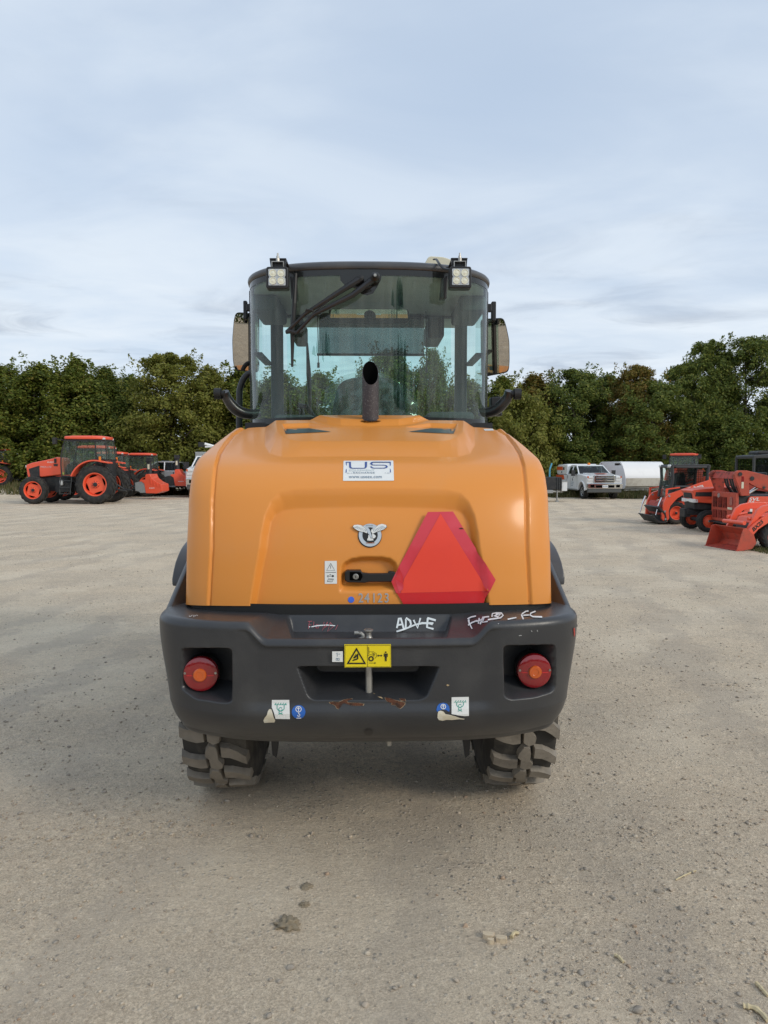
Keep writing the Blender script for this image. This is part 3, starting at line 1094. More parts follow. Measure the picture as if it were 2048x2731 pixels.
smv = zoomer(900, 1360, 460)
bord = lpart(vinyl_surf.decal('slow_vehicle_triangle', M_SMVEDGE, None, [smv([(868, 22), (1110, 18), (1518, 672), (1462, 785), (560, 800), (518, 688), (590, 545)])], .005, 12, 0, 'red slow moving vehicle triangle with dark border', True))
sub(lpart(vinyl_surf.decal('triangle_lower_border', M_SMVLOW, None, [smv([(570, 800), (1440, 779), (1462, 785), (1405, 893), (638, 914)])], .0064, 12, smooth=True)), bord)
sub(lpart(vinyl_surf.decal('triangle_core', M_SMVCORE, None, [smv([(990, 38), (1446, 778), (610, 798), (640, 662)])], .0068, 12, smooth=True)), bord)
sub(lpart(vinyl_surf.decal('vinyl_fold', M_SMVLOW, None, [smv([(592, 548), (628, 640), (632, 730), (600, 790), (565, 800), (540, 745), (520, 690), (565, 640)])], .0080, 12, smooth=True)), bord)
sub(lpart(vinyl_surf.decal('vinyl_fold', M_SMVEDGE, None, [smv([(555, 670), (600, 690), (634, 720), (630, 762), (590, 790)])], .0090, 12, smooth=True)), bord)
sub(lpart(vinyl_surf.decal('vinyl_tear', M_RUST, None, [smv([(1165, 178), (1190, 172), (1215, 186), (1180, 186)])], .0072, 0)), bord)

wk = lpart(hood_surf.decal('key_sticker', M_WHITE, None, [zT([(180, 803), (402, 800), (406, 1222), (180, 1224)])], .0016, 14, .0004))
wkl = [zT([(290, 848), (366, 978), (215, 978), (290, 848)]), zT([(290, 885), (290, 945)]), zT([(195, 1016), (388, 1012)]), zT([(228, 1180), (250, 1128), (345, 1135), (320, 1185), (228, 1180)]), zT([(250, 1150), (330, 1150)]), zT(circle(242, 1082, 14, 10)), zT([(255, 1080), (320, 1080)]), zT([(265, 1055), (300, 1055)])]
sub(lpart(hood_surf.stroke('sticker_print', M_INK, None, wkl, 1.1, .003)), wk)
sub(lpart(hood_surf.decal('sticker_print', M_INK, None, [zT(circle(330, 1080, 20, 14))], .003, 0)), wk)
lpart(hood_surf.decal('inventory_dot', M_BLUEDOT, None, [zT(circle(666, 1516, 58, 24))], .0016, 0))
for i, ch in enumerate('24123'):
    lpart(hood_surf.text('inventory_digit', M_SILVERP, None, ch, *zT([((798, 910, 1038, 1150, 1275)[i], 1565)])[0], 24.5, .002, sx=.80, bold=.012))
lpart(hood_surf.decal('small_tag', M_WHITE, None, [zoomer(960, 1100, 520)([(1048, 142), (1128, 140), (1140, 156), (1064, 158)])], .0016, 0))

bc = zT([(1015, 330)])[0]
badge_base = []
bdg = lpart(hood_surf.decal('eagle_badge', M_SILVER, None, [circle(*bc, 30.2, 40)], .006, 0, .0, 'round silver badge with spread eagle'))
sub(lpart(hood_surf.decal('badge_rim', M_INK, None, [circle(bc[0] - .5, bc[1] + 1.2, 31.6, 40)], .003, 0)), bdg)
sub(lpart(hood_surf.decal('badge_field', M_INK, None, [circle(*bc, 20.5, 32)], .0075, 0)), bdg)
wing_l = zT([(700, 180), (720, 150), (790, 143), (860, 155), (920, 180), (960, 210), (965, 250), (958, 300), (900, 275), (850, 270), (790, 250), (735, 215)])
wing_r = zT([(1318, 185), (1310, 150), (1235, 128), (1160, 150), (1090, 195), (1040, 230), (1030, 260), (1060, 310), (1120, 280), (1190, 255), (1265, 230)])
body = zT([(930, 205), (945, 193), (970, 195), (1000, 220), (1020, 260), (1035, 310), (1050, 360), (1040, 405), (1010, 340), (975, 300), (955, 250)])
tail = zT([(1050, 310), (1085, 315), (1125, 350), (1100, 388), (1060, 395)])
legs = zT([(985, 325), (1010, 340), (1025, 390), (1070, 400), (1085, 440), (960, 440), (965, 400), (978, 385)])
sub(lpart(hood_surf.decal('badge_rim', M_INK, None, [[(bc[0] + (p[0] - bc[0]) * 1.03, bc[1] + (p[1] - bc[1]) * 1.03 + 1) for p in w_] for w_ in (wing_l, wing_r)], .0085, 0)), bdg)
sub(lpart(hood_surf.decal('eagle', M_WHITE, None, [wing_l, wing_r, tail, legs], .010, 0)), bdg)
sub(lpart(hood_surf.decal('eagle', M_SILVER, None, [body], .0115, 0)), bdg)
fe = []
for i in range(8):
    fe.append(zT([(712 + i * 30, 195 + i * 11), (790 + i * 22, 175 + i * 8)]))
    fe.append(zT([(1305 - i * 30, 205 + i * 10), (1230 - i * 22, 165 + i * 10)]))
fe.append(zT([(860, 158), (925, 200), (950, 235)]))
fe.append(zT([(1160, 155), (1080, 220), (1040, 245)]))
sub(lpart(hood_surf.stroke('feather_line', M_GREYP, None, fe, .8, .0112)), bdg)
sub(lpart(hood_surf.text('badge_lettering', M_INK, None, 'CASE', *zT([(942, 464)])[0], 5.2, .0115, sx=1.25, bold=.03, shear=.15)), bdg)
sub(lpart(hood_surf.text('badge_lettering', M_INK, None, 'SINCE 1842', *zT([(938, 165)])[0], 2.3, .0115, sx=1.15)), bdg)
sub(lpart(hood_surf.stroke('badge_stripe', mat('badge red', (.5, .12, .03), .5), None, [zT([(940, 478), (1100, 474)])], 1.2, .0115)), bdg)

p0 = hood_surf.hit(*zT([(1000, 1080)])[0])[0]
hy = p0.y
hl = [PY(u, v, hy - .012) for u, v in zT([(555, 1000), (590, 965), (845, 962), (870, 1005), (1000, 1020), (1350, 1018), (1350, 985), (1380, 978), (1470, 990), (1480, 1010), (1460, 1150), (1400, 1172), (1000, 1172), (920, 1190), (600, 1180), (555, 1130)])]
hd = MB()
nh = len(hl)
hd.add([tuple(p) for p in hl] + [(p.x, p.y - .026, p.z) for p in hl], [tuple(range(nh)), tuple(range(2 * nh - 1, nh - 1, -1))] + [(i, (i + 1) % nh, nh + (i + 1) % nh, nh + i) for i in range(nh)])
handle = lpart(hd.build('tailgate_handle', M_BLACK, bevel=.004))
bez = [PY(u, v, hy + .004) for u, v in zT([(548, 1000), (585, 956), (850, 955), (862, 1180), (600, 1186), (550, 1140)])]
hb = MB()
hb.add([tuple(p) for p in bez] + [(p.x, p.y - .02, p.z) for p in bez], [tuple(range(6)), tuple(range(11, 5, -1))] + [(i, (i + 1) % 6, 6 + (i + 1) % 6, 6 + i) for i in range(6)])
sub(lpart(hb.build('handle_base', M_BLACK, bevel=.003)), handle)
lk = PY(*zT([(752, 1090)])[0], hy - .038)
sub(lpart(MB().lathe([(0, .012), (-.004, .012), (-.005, .009), (-.003, .008), (-.003, .0001)], lk, 'Y', 20).build('key_lock', M_STEEL, smooth=True)), handle)
sub(lpart(MB().box(lk + Vector((0, -.0035, 0)), (.003, .002, .009)).build('keyhole', M_INK)), handle)
rc = [PY(u, v, hy - .0395) for u, v in zT([(640, 1005), (850, 1010), (880, 1090), (840, 1165), (640, 1160)])]
sub(lpart(MB().add([tuple(p) for p in rc], [tuple(range(5))]).build('lock_recess', M_HOLE_SHADE)), handle)

# ---- exhaust
ex = PY(988, 1138, 3.96)
EXY, EXR = 3.96, .0455
za, zb = 2.052, 2.192
seg = 40
vs, fs = [], []
for zz_ in (1.80, 'cut'):
    for k_ in range(seg):
        a = 2 * math.pi * k_ / seg
        x, y = EXR * math.cos(a), EXR * math.sin(a)
        z = 1.80 if zz_ == 1.80 else (za + zb) / 2 + (zb - za) / 2 * math.sin(a) - .004 * math.cos(a)
        vs.append((ex.x + x, EXY + y, z))
for k_ in range(seg):                                   # inner wall
    a = 2 * math.pi * k_ / seg
    vs.append((ex.x + (EXR - .003) * math.cos(a), EXY + (EXR - .003) * math.sin(a), vs[seg + k_][2]))
for k_ in range(seg):
    a = 2 * math.pi * k_ / seg
    vs.append((ex.x + (EXR - .003) * math.cos(a), EXY + (EXR - .003) * math.sin(a), 1.85))
for b in range(2):
    fs += [(b * seg + k_, b * seg + (k_ + 1) % seg, (b + 1) * seg + (k_ + 1) % seg, (b + 1) * seg + k_) for k_ in range(seg)]
pipe = lpart(MB().add(vs[:3 * seg], fs).build('exhaust_pipe', M_PIPE, smooth=True))
sub(lpart(MB().add(vs[2 * seg:], [(k_, (k_ + 1) % seg, seg + (k_ + 1) % seg, seg + k_) for k_ in range(seg)] + [tuple(range(seg, 2 * seg))]).build('pipe_bore', M_HOLE_SHADE, smooth=True)), pipe)
pz = hood_surf.t.ray_cast(Vector((ex.x, EXY - .05, 3)), Vector((0, 0, -1)))[0].z
lpart(MB().lathe([(pz + .006, .068), (pz + .009, .062), (pz + .007, .047)], (ex.x, EXY, 0), 'Z', 32).build('exhaust_collar', M_STRIP, smooth=True))

# ================================================================== cab
GW, GY, GD, GP = .752, 4.15, .50, 2.6
GZ0, GZ1 = 1.86, 2.742


def pane_curve(W, Y0, D, p, n):
    return superell(W, Y0, D, p, n)


gx, gy = pane_curve(GW, GY, GD, GP, 90)
glass_me = grid_mesh('rear_glass', np.stack([np.stack([gx, gy, np.full_like(gx, z)], 1) for z in np.linspace(GZ0, GZ1, 14)]))
rear_glass = lpart(link('rear_glass', glass_me, M_GLASS))
glass_surf = Surface(glass_me)
for (a, b, off) in ((GZ0, GZ0 + .034, .002), (GZ1 - .042, GZ1, .002)):
    bx_, by_ = pane_curve(GW + .0015, GY - .0015, GD, GP, 90)
    sub(lpart(link('glass_edge_print', grid_mesh('glass_edge_print', np.stack([np.stack([bx_, by_, np.full_like(bx_, z)], 1) for z in (a, b)])), M_FRIT)), rear_glass)
zc1 = zoomer(540, 650, 900)
sub(lpart(glass_surf.decal('wiper_motor_print', M_FRIT, None, [zc1([(676, 125), (878, 125), (878, 175), (858, 215), (838, 245), (810, 254), (780, 246), (752, 220), (700, 205), (678, 180)])], .0016, 12)), rear_glass)
# dried rain runs where the dusty film has been washed off
M_RUN = glassmat('washed streak', (.62, .70, .67), 1.25)
rnd = random.Random(11)


def run_streak(cx_, top, bot, w, nn):
    ps = []
    for i in range(nn):
        x = cx_ + rnd.gauss(0, w * .30)
        t = top + abs(x - cx_) / w * (bot - top) * .7 + rnd.uniform(0, .15) * (bot - top)
        b = bot - rnd.uniform(0, .22) * (bot - top)
        ww = w * rnd.uniform(.05, .12)
        ps.append([(x, t), (x + ww * .5, t + (b - t) * .25), (x + ww, b), (x - ww, b - rnd.uniform(0, 12)), (x - ww * .5, t + (b - t) * .25)])
    return ps


for rs_ in (run_streak(1063, 728, 832, 40, 14), run_streak(1068, 850, 1112, 54, 15), run_streak(868, 870, 968, 48, 7)):
    ro_ = sub(lpart(glass_surf.decal('rain_streaks', M_RUN, None, rs_, .0012, 40)), rear_glass)
    ro_['kind'] = 'stuff'

# roof cap
rp = []
for off, z in ((-.03, 2.735), (.004, 2.735), (.009, 2.741), (.012, 2.752), (.010, 2.764), (.003, 2.774), (-.01, 2.783), (-.05, 2.792), (-.10, 2.799), (-.3, 2.815)):
    x1, y1 = superell(GW + off, GY - off, GD, GP, 120, ext=1.0)
    rp.append(np.stack([x1, y1, np.full_like(x1, z)], 1))
roof = lpart(link('cab_roof', grid_mesh('cab_roof', np.stack(rp)), M_TRIMGREY))
lpart(MB().prism([(-.5, 4.4), (.5, 4.4), (.5, 5.68), (-.5, 5.68)], 2.806, 2.816, 'XY').build('roof_panel', M_TRIMGREY))
lx, ly = superell(GW - .02, GY + .02, GD, GP, 60, ext=1.0)
lpart(MB().prism(list(zip(lx, ly)), 2.70, 2.73, 'XY').build('headliner', M_LINER))
# pillars, side panes, front
def bar(a, b, w, name='pillar', m=M_BLACKM):
    return lpart(MB().box2((a[0] - w / 2, a[1] - w / 2, a[2]), (b[0] + w / 2, b[1] + w / 2, b[2])).build(name, m, bevel=.006))


for s in (-1, 1):
    lpart(MB().box2((s * .745, 4.655, 1.2), (s * .772, 4.73, 2.735)).build('cab_pillar', M_BLACKM, bevel=.005))
    lpart(MB().prism([(s * .705, 5.16), (s * .62, 5.19), (s * .63, 5.29), (s * .715, 5.26)], 1.2, 2.72, 'XY').build('cab_pillar', M_GREYIN, bevel=.006))
    sp = MB().add([(s * .765, 4.73, 1.5), (s * .765, 5.16, 1.5), (s * .765, 5.16, 2.735), (s * .765, 4.73, 2.735)], [(0, 1, 2, 3)]).build('side_glass', M_GLASS2)
    lpart(sp)
    lpart(MB().box2((s * .73, 4.68, 1.15), (s * .765, 5.22, 1.5)).build('door_panel', M_BLACKM, bevel=.01))
    lpart(MB().box2((s * .70, 4.70, 2.33), (s * .745, 5.16, 2.352)).build('grab_rail', M_DARKIN))
lpart(MB().box2((-.745, 4.30, 1.15), (.745, 4.36, GZ0 + .01)).build('cab_rear_panel', M_BLACKM))
lpart(MB().add([(-.60, 5.26, 1.2), (.60, 5.26, 1.2), (.60, 5.26, 2.70), (-.60, 5.26, 2.70)], [(0, 1, 2, 3)]).build('windscreen', M_GLASS2))
lpart(MB().box2((-.61, 5.22, 2.685), (.61, 5.26, 2.72)).build('screen_header', M_GREYIN))
# headliner details: sun blind, cords, visor flaps, interior mirror
blind = lpart(MB().box2((-.355, 5.10, 2.402), (.39, 5.104, 2.69)).build('sun_blind', M_BLIND))
sub(lpart(MB().box2((-.37, 5.088, 2.392), (.395, 5.108, 2.407)).build('blind_bar', M_BLACK)), blind)
for x, zz_ in ((-.365, 2.34), (.40, 2.31)):
    sub(lpart(MB().tube([(x, 5.08, 2.70), (x + .004, 5.08, 2.55), (x + .006, 5.08, zz_)], .0035, 6).cyl((x + .006, 5.08, zz_), (x + .006, 5.08, zz_ - .035), .009, 8).build('blind_cord', M_BLACK)), blind)
for (x0, x1, z0, z1) in ((-.555, -.465, 2.515, 2.66), (.415, .53, 2.515, 2.66)):
    pts = roundpoly([(x0, z0), (x1, z0), (x1, z1), (x0, z1)], .025)
    lpart(MB().prism(pts, 5.46, 5.08, 'XZ').build('visor_flap', M_DARKIN))
mir = lpart(MB().prism(roundpoly([(-.27, 2.575), (-.255, 2.553), (0, 2.543), (.255, 2.553), (.27, 2.575), (.262, 2.64), (-.262, 2.64)], .015), 4.74, 4.765, 'XZ').build('cab_mirror', M_DARKIN, bevel=.004))
mp_ = [(x, 4.737 - .02 * (z - 2.59) / .05, z) for x, z in roundpoly([(-.257, 2.575), (0, 2.553), (.257, 2.575), (.248, 2.634), (-.248, 2.634)], .012)]
sub(lpart(MB().add(mp_, [tuple(range(len(mp_)))]).build('mirror_glass', M_MIRROR)), mir)
lpart(MB().box2((-.75, 4.6, 2.60), (-.58, 5.1, 2.70)).build('air_duct', M_GREYIN, bevel=.02))
lpart(MB().box2((.58, 4.6, 2.60), (.75, 5.1, 2.70)).build('air_duct', M_GREYIN, bevel=.02))
# seat wrapped in clear film, consoles, levers, steering column
seat = lpart(MB().prism(roundpoly([(-.235, 1.55), (.235, 1.55), (.245, 2.0), (.20, 2.165), (.09, 2.20), (-.09, 2.20), (-.20, 2.165), (-.245, 2.0)], .05), 4.72, 4.86, 'XZ').build('seat', M_DARKIN, bevel=.03))
rnd = random.Random(5)
fv = []
nu, nv = 26, 14
film = np.zeros((nv, nu, 3))
for j in range(nv):
    for i in range(nu):
        a = i / (nu - 1)
        x = -.30 + .62 * a
        top = 2.225 - .30 * abs(a - .45) ** 2.2 * 2.2
        z = 1.78 + (top - 1.78) * (j / (nv - 1))
        film[j, i] = (x + rnd.uniform(-.006, .006), 4.67 + .05 * (2 * a - 1) ** 2 + rnd.uniform(-.014, .014), z)
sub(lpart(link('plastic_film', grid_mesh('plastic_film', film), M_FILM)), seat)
lpart(MB().box2((-.60, 4.45, 1.5), (-.34, 5.2, 1.93)).build('side_console', M_GREYIN, bevel=.03))
lpart(MB().box2((.36, 4.45, 1.5), (.66, 5.2, 1.95)).build('side_console', M_GREYIN, bevel=.03))
lpart(MB().box2((-.5, 5.05, 1.3), (.5, 5.2, 1.92)).build('dashboard', M_DARKIN, bevel=.04))
lpart(MB().tube([(-.42, 5.10, 1.82), (-.49, 5.06, 2.02)], .02, 8).tube([(-.505, 5.06, 2.04), (-.44, 5.05, 2.03), (-.355, 5.05, 1.90), (-.32, 5.05, 1.84)], .018, 8).build('control_lever', M_BLACK, smooth=True))
lpart(MB().tube([PY(u, v, 5.24) for u, v in zc1([(514, 490), (518, 560), (522, 640), (526, 720), (528, 830)])], [.008, .012, .018, .015, .012], 8).build('front_wiper', M_BLACK))
lpart(MB().lathe([(0, .155), (.012, .165), (0, .175), (-.012, .165), (0, .155)], (0, 0, 0), 'Z', 28).tf(Matrix.Translation((0.02, 5.0, 1.98)) @ Matrix.Rotation(R(28), 4, 'X')).build('steering_wheel', M_BLACK, smooth=True))

# rear wiper
def gl(u, v, off):
    p, n = glass_surf.hit(u, v)
    return p + n * off


wip = MB()
a0_ = gl(*zc1([(848, 175)])[0], .035)
b0_ = gl(*zc1([(778, 180)])[0], .035)
tipA, tipB = gl(*zc1([(428, 440)])[0], .04), gl(*zc1([(474, 445)])[0], .04)
m1, m2 = gl(*zc1([(520, 355)])[0], .06), gl(*zc1([(560, 358)])[0], .06)
wip.tube([b0_, gl(*zc1([(700, 235)])[0], .06), m1, tipA], [.022, .016, .010, .010], 8)
wip.tube([a0_, gl(*zc1([(740, 265)])[0], .06), m2, tipB], [.020, .016, .010, .010], 8)
wip.tube([tipA, gl(*zc1([(452, 438)])[0], .045), tipB], .012, 8)
wip.tube([m1, gl(*zc1([(528, 338)])[0], .07), gl(*zc1([(555, 340)])[0], .07), m2], .006, 6)
wiper = lpart(wip.build('rear_wiper', M_BLACKM, smooth=True))
hub = MB()
hub.lathe([(0.03, .028), (-.03, .026), (-.036, .018), (-.05, .012), (-.05, .0001)], a0_, 'Y', 20)
hub.lathe([(0.03, .020), (-.02, .018), (-.024, .0001)], b0_, 'Y', 16)
sub(lpart(hub.build('wiper_hub', M_BLACK, smooth=True)), wiper)
sub(lpart(MB().lathe([(-.05, .010), (-.058, .009), (-.058, .0001)], a0_, 'Y', 6).build('wiper_nut', M_STEEL)), wiper)
bl_ = MB().tube([gl(*zc1([(467, 152)])[0], .025), gl(*zc1([(462, 300)])[0], .032), gl(*zc1([(452, 440)])[0], .028), gl(*zc1([(449, 520)])[0], .02), gl(*zc1([(447, 607)])[0], .018)], [.010, .014, .014, .010, .007], 8)
sub(lpart(bl_.build('wiper_blade', M_BLACK)), wiper)
sub(lpart(MB().tube([gl(*zc1([(800, 200)])[0], .03), gl(*zc1([(830, 222)])[0], .05), gl(*zc1([(800, 232)])[0], .05), gl(*zc1([(700, 220)])[0], .06), gl(*zc1([(645, 280)])[0], .06), gl(*zc1([(560, 350)])[0], .065)], .004, 6).build('washer_hose', M_BLACK)), wiper)

# work lamps on brackets
for (u, v) in ((740, 742), (1227, 741)):
    c = PY(u, v, 4.02)
    wl = lpart(MB().prism(roundpoly([(c.x - .062, c.z - .06), (c.x + .062, c.z - .06), (c.x + .060, c.z + .058), (c.x - .060, c.z + .058)], .014), 4.00, 4.07, 'XZ').build('work_lamp', M_BLACK, bevel=.005))
    face = roundpoly([(c.x - .047, c.z - .045), (c.x + .047, c.z - .045), (c.x + .047, c.z - .008), (c.x + .041, c.z), (c.x + .047, c.z + .008), (c.x + .047, c.z + .044), (c.x - .047, c.z + .044), (c.x - .047, c.z + .008), (c.x - .041, c.z), (c.x - .047, c.z - .008)], .005)
    sub(lpart(MB().prism(face, 3.996, 4.002, 'XZ').build('lamp_reflector', M_REFL)), wl)
    for dx in (-.0225, .0225):
        for dz in (-.021, .021):
            sub(lpart(MB().lathe([(.002, .0195), (-.004, .0195), (-.004, .0165), (-.001, .0155), (-.003, .008), (-.004, .0001)], (c.x + dx, 3.994, c.z + dz), 'Y', 20).build('lamp_lens', M_LED, smooth=True)), wl)
    br_ = MB()
    br_.box2((c.x - .034, 4.03, c.z + .06), (c.x - .030, 4.05, c.z + .092)).box2((c.x + .030, 4.03, c.z + .06), (c.x + .034, 4.05, c.z + .092)).box2((c.x - .034, 4.03, c.z + .092), (c.x + .034, 4.05, c.z + .096))
    sub(lpart(br_.build('lamp_bracket', M_STEEL)), wl)
    sub(lpart(MB().prism([(c.x - .040, c.z + .055), (c.x + .040, c.z + .055), (c.x + .045, c.z + .118), (c.x - .048, c.z + .118)], 4.055, 4.075, 'XZ').box2((c.x - .045, 4.05, c.z + .112), (c.x + .045, 4.25, c.z + .118)).build('lamp_mount', M_BLACKM)), wl)
    sub(lpart(MB().cyl((c.x, 4.04, c.z + .096), (c.x, 4.04, c.z + .112), .011, 6).cyl((c.x, 4.04, c.z + .11), (c.x, 4.04, c.z + .126), .0085, 8).cyl((c.x, 4.04, c.z + .126), (c.x, 4.04, c.z + .142), .005, 8).build('lamp_bolt', M_STEEL)), wl)
    sub(lpart(MB().prism([(c.x + (.055 if u < 985 else -.095) , c.z - .075), (c.x + (.095 if u < 985 else -.055), c.z - .075), (c.x + (.085 if u < 985 else -.045), c.z + .06), (c.x + (.045 if u < 985 else -.085), c.z + .06)], 4.20, 4.26, 'XZ').build('inner_lamp_housing', M_BLACK, bevel=.01)), wl)

bcn = MB().prism(roundpoly([(.30, 2.79), (.375, 2.93), (.47, 2.925), (.60, 2.88), (.62, 2.79)], .02), 4.55, 5.0, 'XZ')
lpart(bcn.build('roof_antenna_cover', M_CREAM, bevel=.01))
zr = zoomer(900, 680, 400)
for dd in (0, 6, 11):
    lpart(MB().tube(spline([tuple(PY(u + dd * .25, v, y)) for (u, v), y in zip(zr([(1060, 50), (1085, 48), (1115, 90), (1140, 125), (1170, 148), (1235, 162)]), (4.3, 4.25, 4.15, 4.12, 4.1, 4.06))], 20).tolist(), .0045, 6).build('roof_cable', M_BLACK, smooth=True))

# exterior mirrors
def ext_mirror(outline, y, bracket, yaw):
    pts = [PY(u, v, y) for u, v in outline]
    c = sum(pts, Vector()) / len(pts)
    w = max(abs(p.x - c.x) for p in pts)
    hgt = max(abs(p.z - c.z) for p in pts)
    rot = Matrix.Rotation(yaw, 4, 'Z') @ Matrix.Rotation(R(10), 4, 'X')
    loc = [Vector((p.x - c.x, 0, p.z - c.z)) for p in pts]
    M = Matrix.Translation(c) @ rot
    back = MB().prism(roundpoly([(p.x * 1.04, p.z * 1.03) for p in loc], .03), .004, .022, 'XZ').tf(M)
    mm = lpart(back.build('side_mirror', M_BLACK, bevel=.006))
    face = roundpoly([(p.x * .985, p.z * .985) for p in loc], .03)
    bm = bmesh.new()
    vs_ = [bm.verts.new((x, 0, z)) for x, z in face]
    bm.faces.new(vs_)
    for ax in (0, 2):
        for k_ in np.linspace(-.35, .35, 29):
            co = (k_, 0, 0) if ax == 0 else (0, 0, k_)
            no = (1, 0, 0) if ax == 0 else (0, 0, 1)
            bmesh.ops.bisect_plane(bm, geom=bm.verts[:] + bm.edges[:] + bm.faces[:], plane_co=co, plane_no=no, dist=1e-5)
    for v_ in bm.verts:
        v_.co.y = -.006 + (v_.co.x ** 2 + v_.co.z ** 2) / (2 * 2.2)
        v_.co = M @ v_.co
    me = bpy.data.meshes.new('mirror_glass')
    bm.normal_update()
    bm.to_mesh(me)
    bm.free()
    for f_ in me.polygons:
        if f_.normal.y > 0:
            f_.flip()
    sub(lpart(link('mirror_glass', me, M_MIRROR, smooth=True)), mm)
    bk = MB()
    for (a, b, yy) in bracket:
        p, q = PY(*a, yy), PY(*b, yy)
        bk.box2((p.x, yy - .02, p.z), (q.x, yy + .02, q.z))
    sub(lpart(bk.build('mirror_bracket', M_BLACK, bevel=.006)), mm)


zl = zoomer(560, 670, 300, 1443)
zrr = zoomer(1120, 670, 300, 1443)
ext_mirror(zl([(335, 800), (620, 810), (620, 1540), (318, 1520), (298, 1400), (290, 1150), (310, 900)]), 5.0,
           [(*zl([(430, 640), (480, 880)]), 4.85), (*zl([(470, 680), (530, 770)]), 4.80), (*zl([(528, 645), (572, 900)]), 4.70)], R(9))
ext_mirror(zrr([(790, 872), (1070, 872), (1100, 960), (1138, 1150), (1140, 1400), (1128, 1545), (790, 1600)]), 5.0,
           [(*zrr([(915, 650), (970, 900)]), 4.85), (*zrr([(865, 680), (920, 780)]), 4.80), (*zrr([(830, 655), (864, 910)]), 4.70)], R(-14))

# grab arms with rubber ends at the cab's lower corners, and the tall hand rail
def arm(path, rub, y):
    pts = [tuple(PY(u, v, y + i * .02)) for i, (u, v) in enumerate(path)]
    a = lpart(MB().tube(spline(pts, 24).tolist(), [.026 + .008 * abs(math.sin(i / 23 * 3.1)) for i in range(24)], 12).build('grab_arm', M_ARM, smooth=True))
    p, q, k_ = PY(*rub[0], y), PY(*rub[1], y), PY(*rub[2], y)
    rb = MB().cyl(p, q, .034, 18).cyl(q, k_, .020, 14)
    sub(lpart(rb.build('rubber_end', M_STRIP, smooth=True)), a)


arm(zl([(190, 1800), (215, 1880), (300, 2000), (400, 2068), (520, 2090), (640, 2080)]), (zl([(58, 1828)])[0], zl([(145, 1828)])[0], zl([(190, 1830)])[0]), 4.40)
arm(zrr([(1145, 1790), (1120, 1880), (1040, 1980), (960, 2040), (860, 2070), (760, 2065)]), (zrr([(1290, 1832)])[0], zrr([(1205, 1832)])[0], zrr([(1165, 1832)])[0]), 4.40)
rail = [tuple(PY(u, v, 4.72)) for u, v in zl([(375, 2300), (376, 2100), (378, 1850), (385, 1760), (420, 1660), (470, 1590), (530, 1560)])]
lpart(MB().tube(spline(rail, 30).tolist(), .021, 12).build('hand_rail', M_BLACKM, smooth=True))
rail = [tuple(PY(u, v, 4.66)) for u, v in zl([(540, 2250), (545, 2100), (560, 1900), (555, 1750), (520, 1600)])]
lpart(MB().tube(spline(rail, 20).tolist(), .012, 8).build('hand_rail', M_BLACKM, smooth=True))
hp = [PY(u, v, 4.8) for u, v in zrr([(890, 1880), (1030, 1870), (1040, 2120), (895, 2110)])]
lpart(MB().prism([(p.x, p.z) for p in hp], 4.75, 4.83, 'XZ').build('door_latch', M_BLACK, bevel=.01))

# ================================================================== wheels, fenders, chassis
def make_wheel():
    w = bpy.data.objects.new('wheel', None)
    COL.objects.link(w)
    w.empty_display_size = .2
    lpart(w)
    RT, HW = .508, .205
    profile = [(-.17, .26), (-.195, .30), (-.212, .36), (-.210, .44), (-.197, .488), (-.16, .498), (-.08, .505), (0, .507), (.08, .505), (.16, .498), (.197, .488), (.210, .44), (.212, .36), (.195, .30), (.17, .26)]
    tyre = MB().lathe([(a * .72, b) for a, b in profile], (0, 0, 0), 'X', 64).build('tyre', M_DUSTYTYRE, w, smooth=True)
    N = 21
    pitch = 2 * math.pi / N
    tr = MB()
    lug_r = [(.045, -.30), (.10, -.25), (.15, -.10), (.205, .16), (.205, .52), (.14, .26), (.10, .14), (.045, .10)]
    lug_l = [(-.205, -.10), (-.15, -.02), (-.10, .0), (-.045, -.02), (-.040, .38), (-.09, .42), (-.15, .36), (-.205, .26)]
    mid = [(-.050, -.15), (-.022, -.40), (.020, -.36), (.030, -.14), (.030, .16), (.055, .34), (.048, .55), (.008, .62), (-.028, .50), (-.030, .14), (-.055, .02)]
    for i in range(N):
        for poly, ph in ((lug_r, 0), (lug_l, .18), (mid, .05)):
            dens = []
            m_ = len(poly)
            for j in range(m_):
                a, b = poly[j], poly[(j + 1) % m_]
                dens.append(a)
                dens.append(((a[0] + b[0]) / 2, (a[1] + b[1]) / 2))
            m_ = len(dens)
            cx_ = sum(p[0] for p in dens) / m_
            ct = sum(p[1] for p in dens) / m_
            top, base = [], []
            for (x, t) in dens:
                for lst, rr, k_ in ((top, .534, .93), (base, .495, 1.06)):
                    xx, tt = cx_ + (x - cx_) * k_, ct + (t - ct) * k_
                    r_ = rr - .013 * max(0, abs(xx) / .205) ** 2.6
                    a = (i + ph + tt) * pitch
                    lst.append((xx * .72, r_ * math.cos(a), r_ * math.sin(a)))
            tri = tessellate_polygon([[Vector((p[0], p[1] * .15, 0)) for p in dens]])
            fs = [tuple(t) for t in tri] + [(j, (j + 1) % m_, m_ + (j + 1) % m_, m_ + j) for j in range(m_)]
            tr.add(top + base, fs)
    sub(tr.build('tread', M_TREAD), tyre)
    rim = MB().lathe([(-.17, .265), (-.165, .24), (-.10, .23), (.05, .23), (.06, .10), (.09, .09), (.09, .0001)], (0, 0, 0), 'X', 40).lathe([(.17, .265), (.165, .245), (.06, .23)], (0, 0, 0), 'X', 40).build('rim', mat('rim grey', (.25, .25, .25), .5), w, smooth=True)
    return w


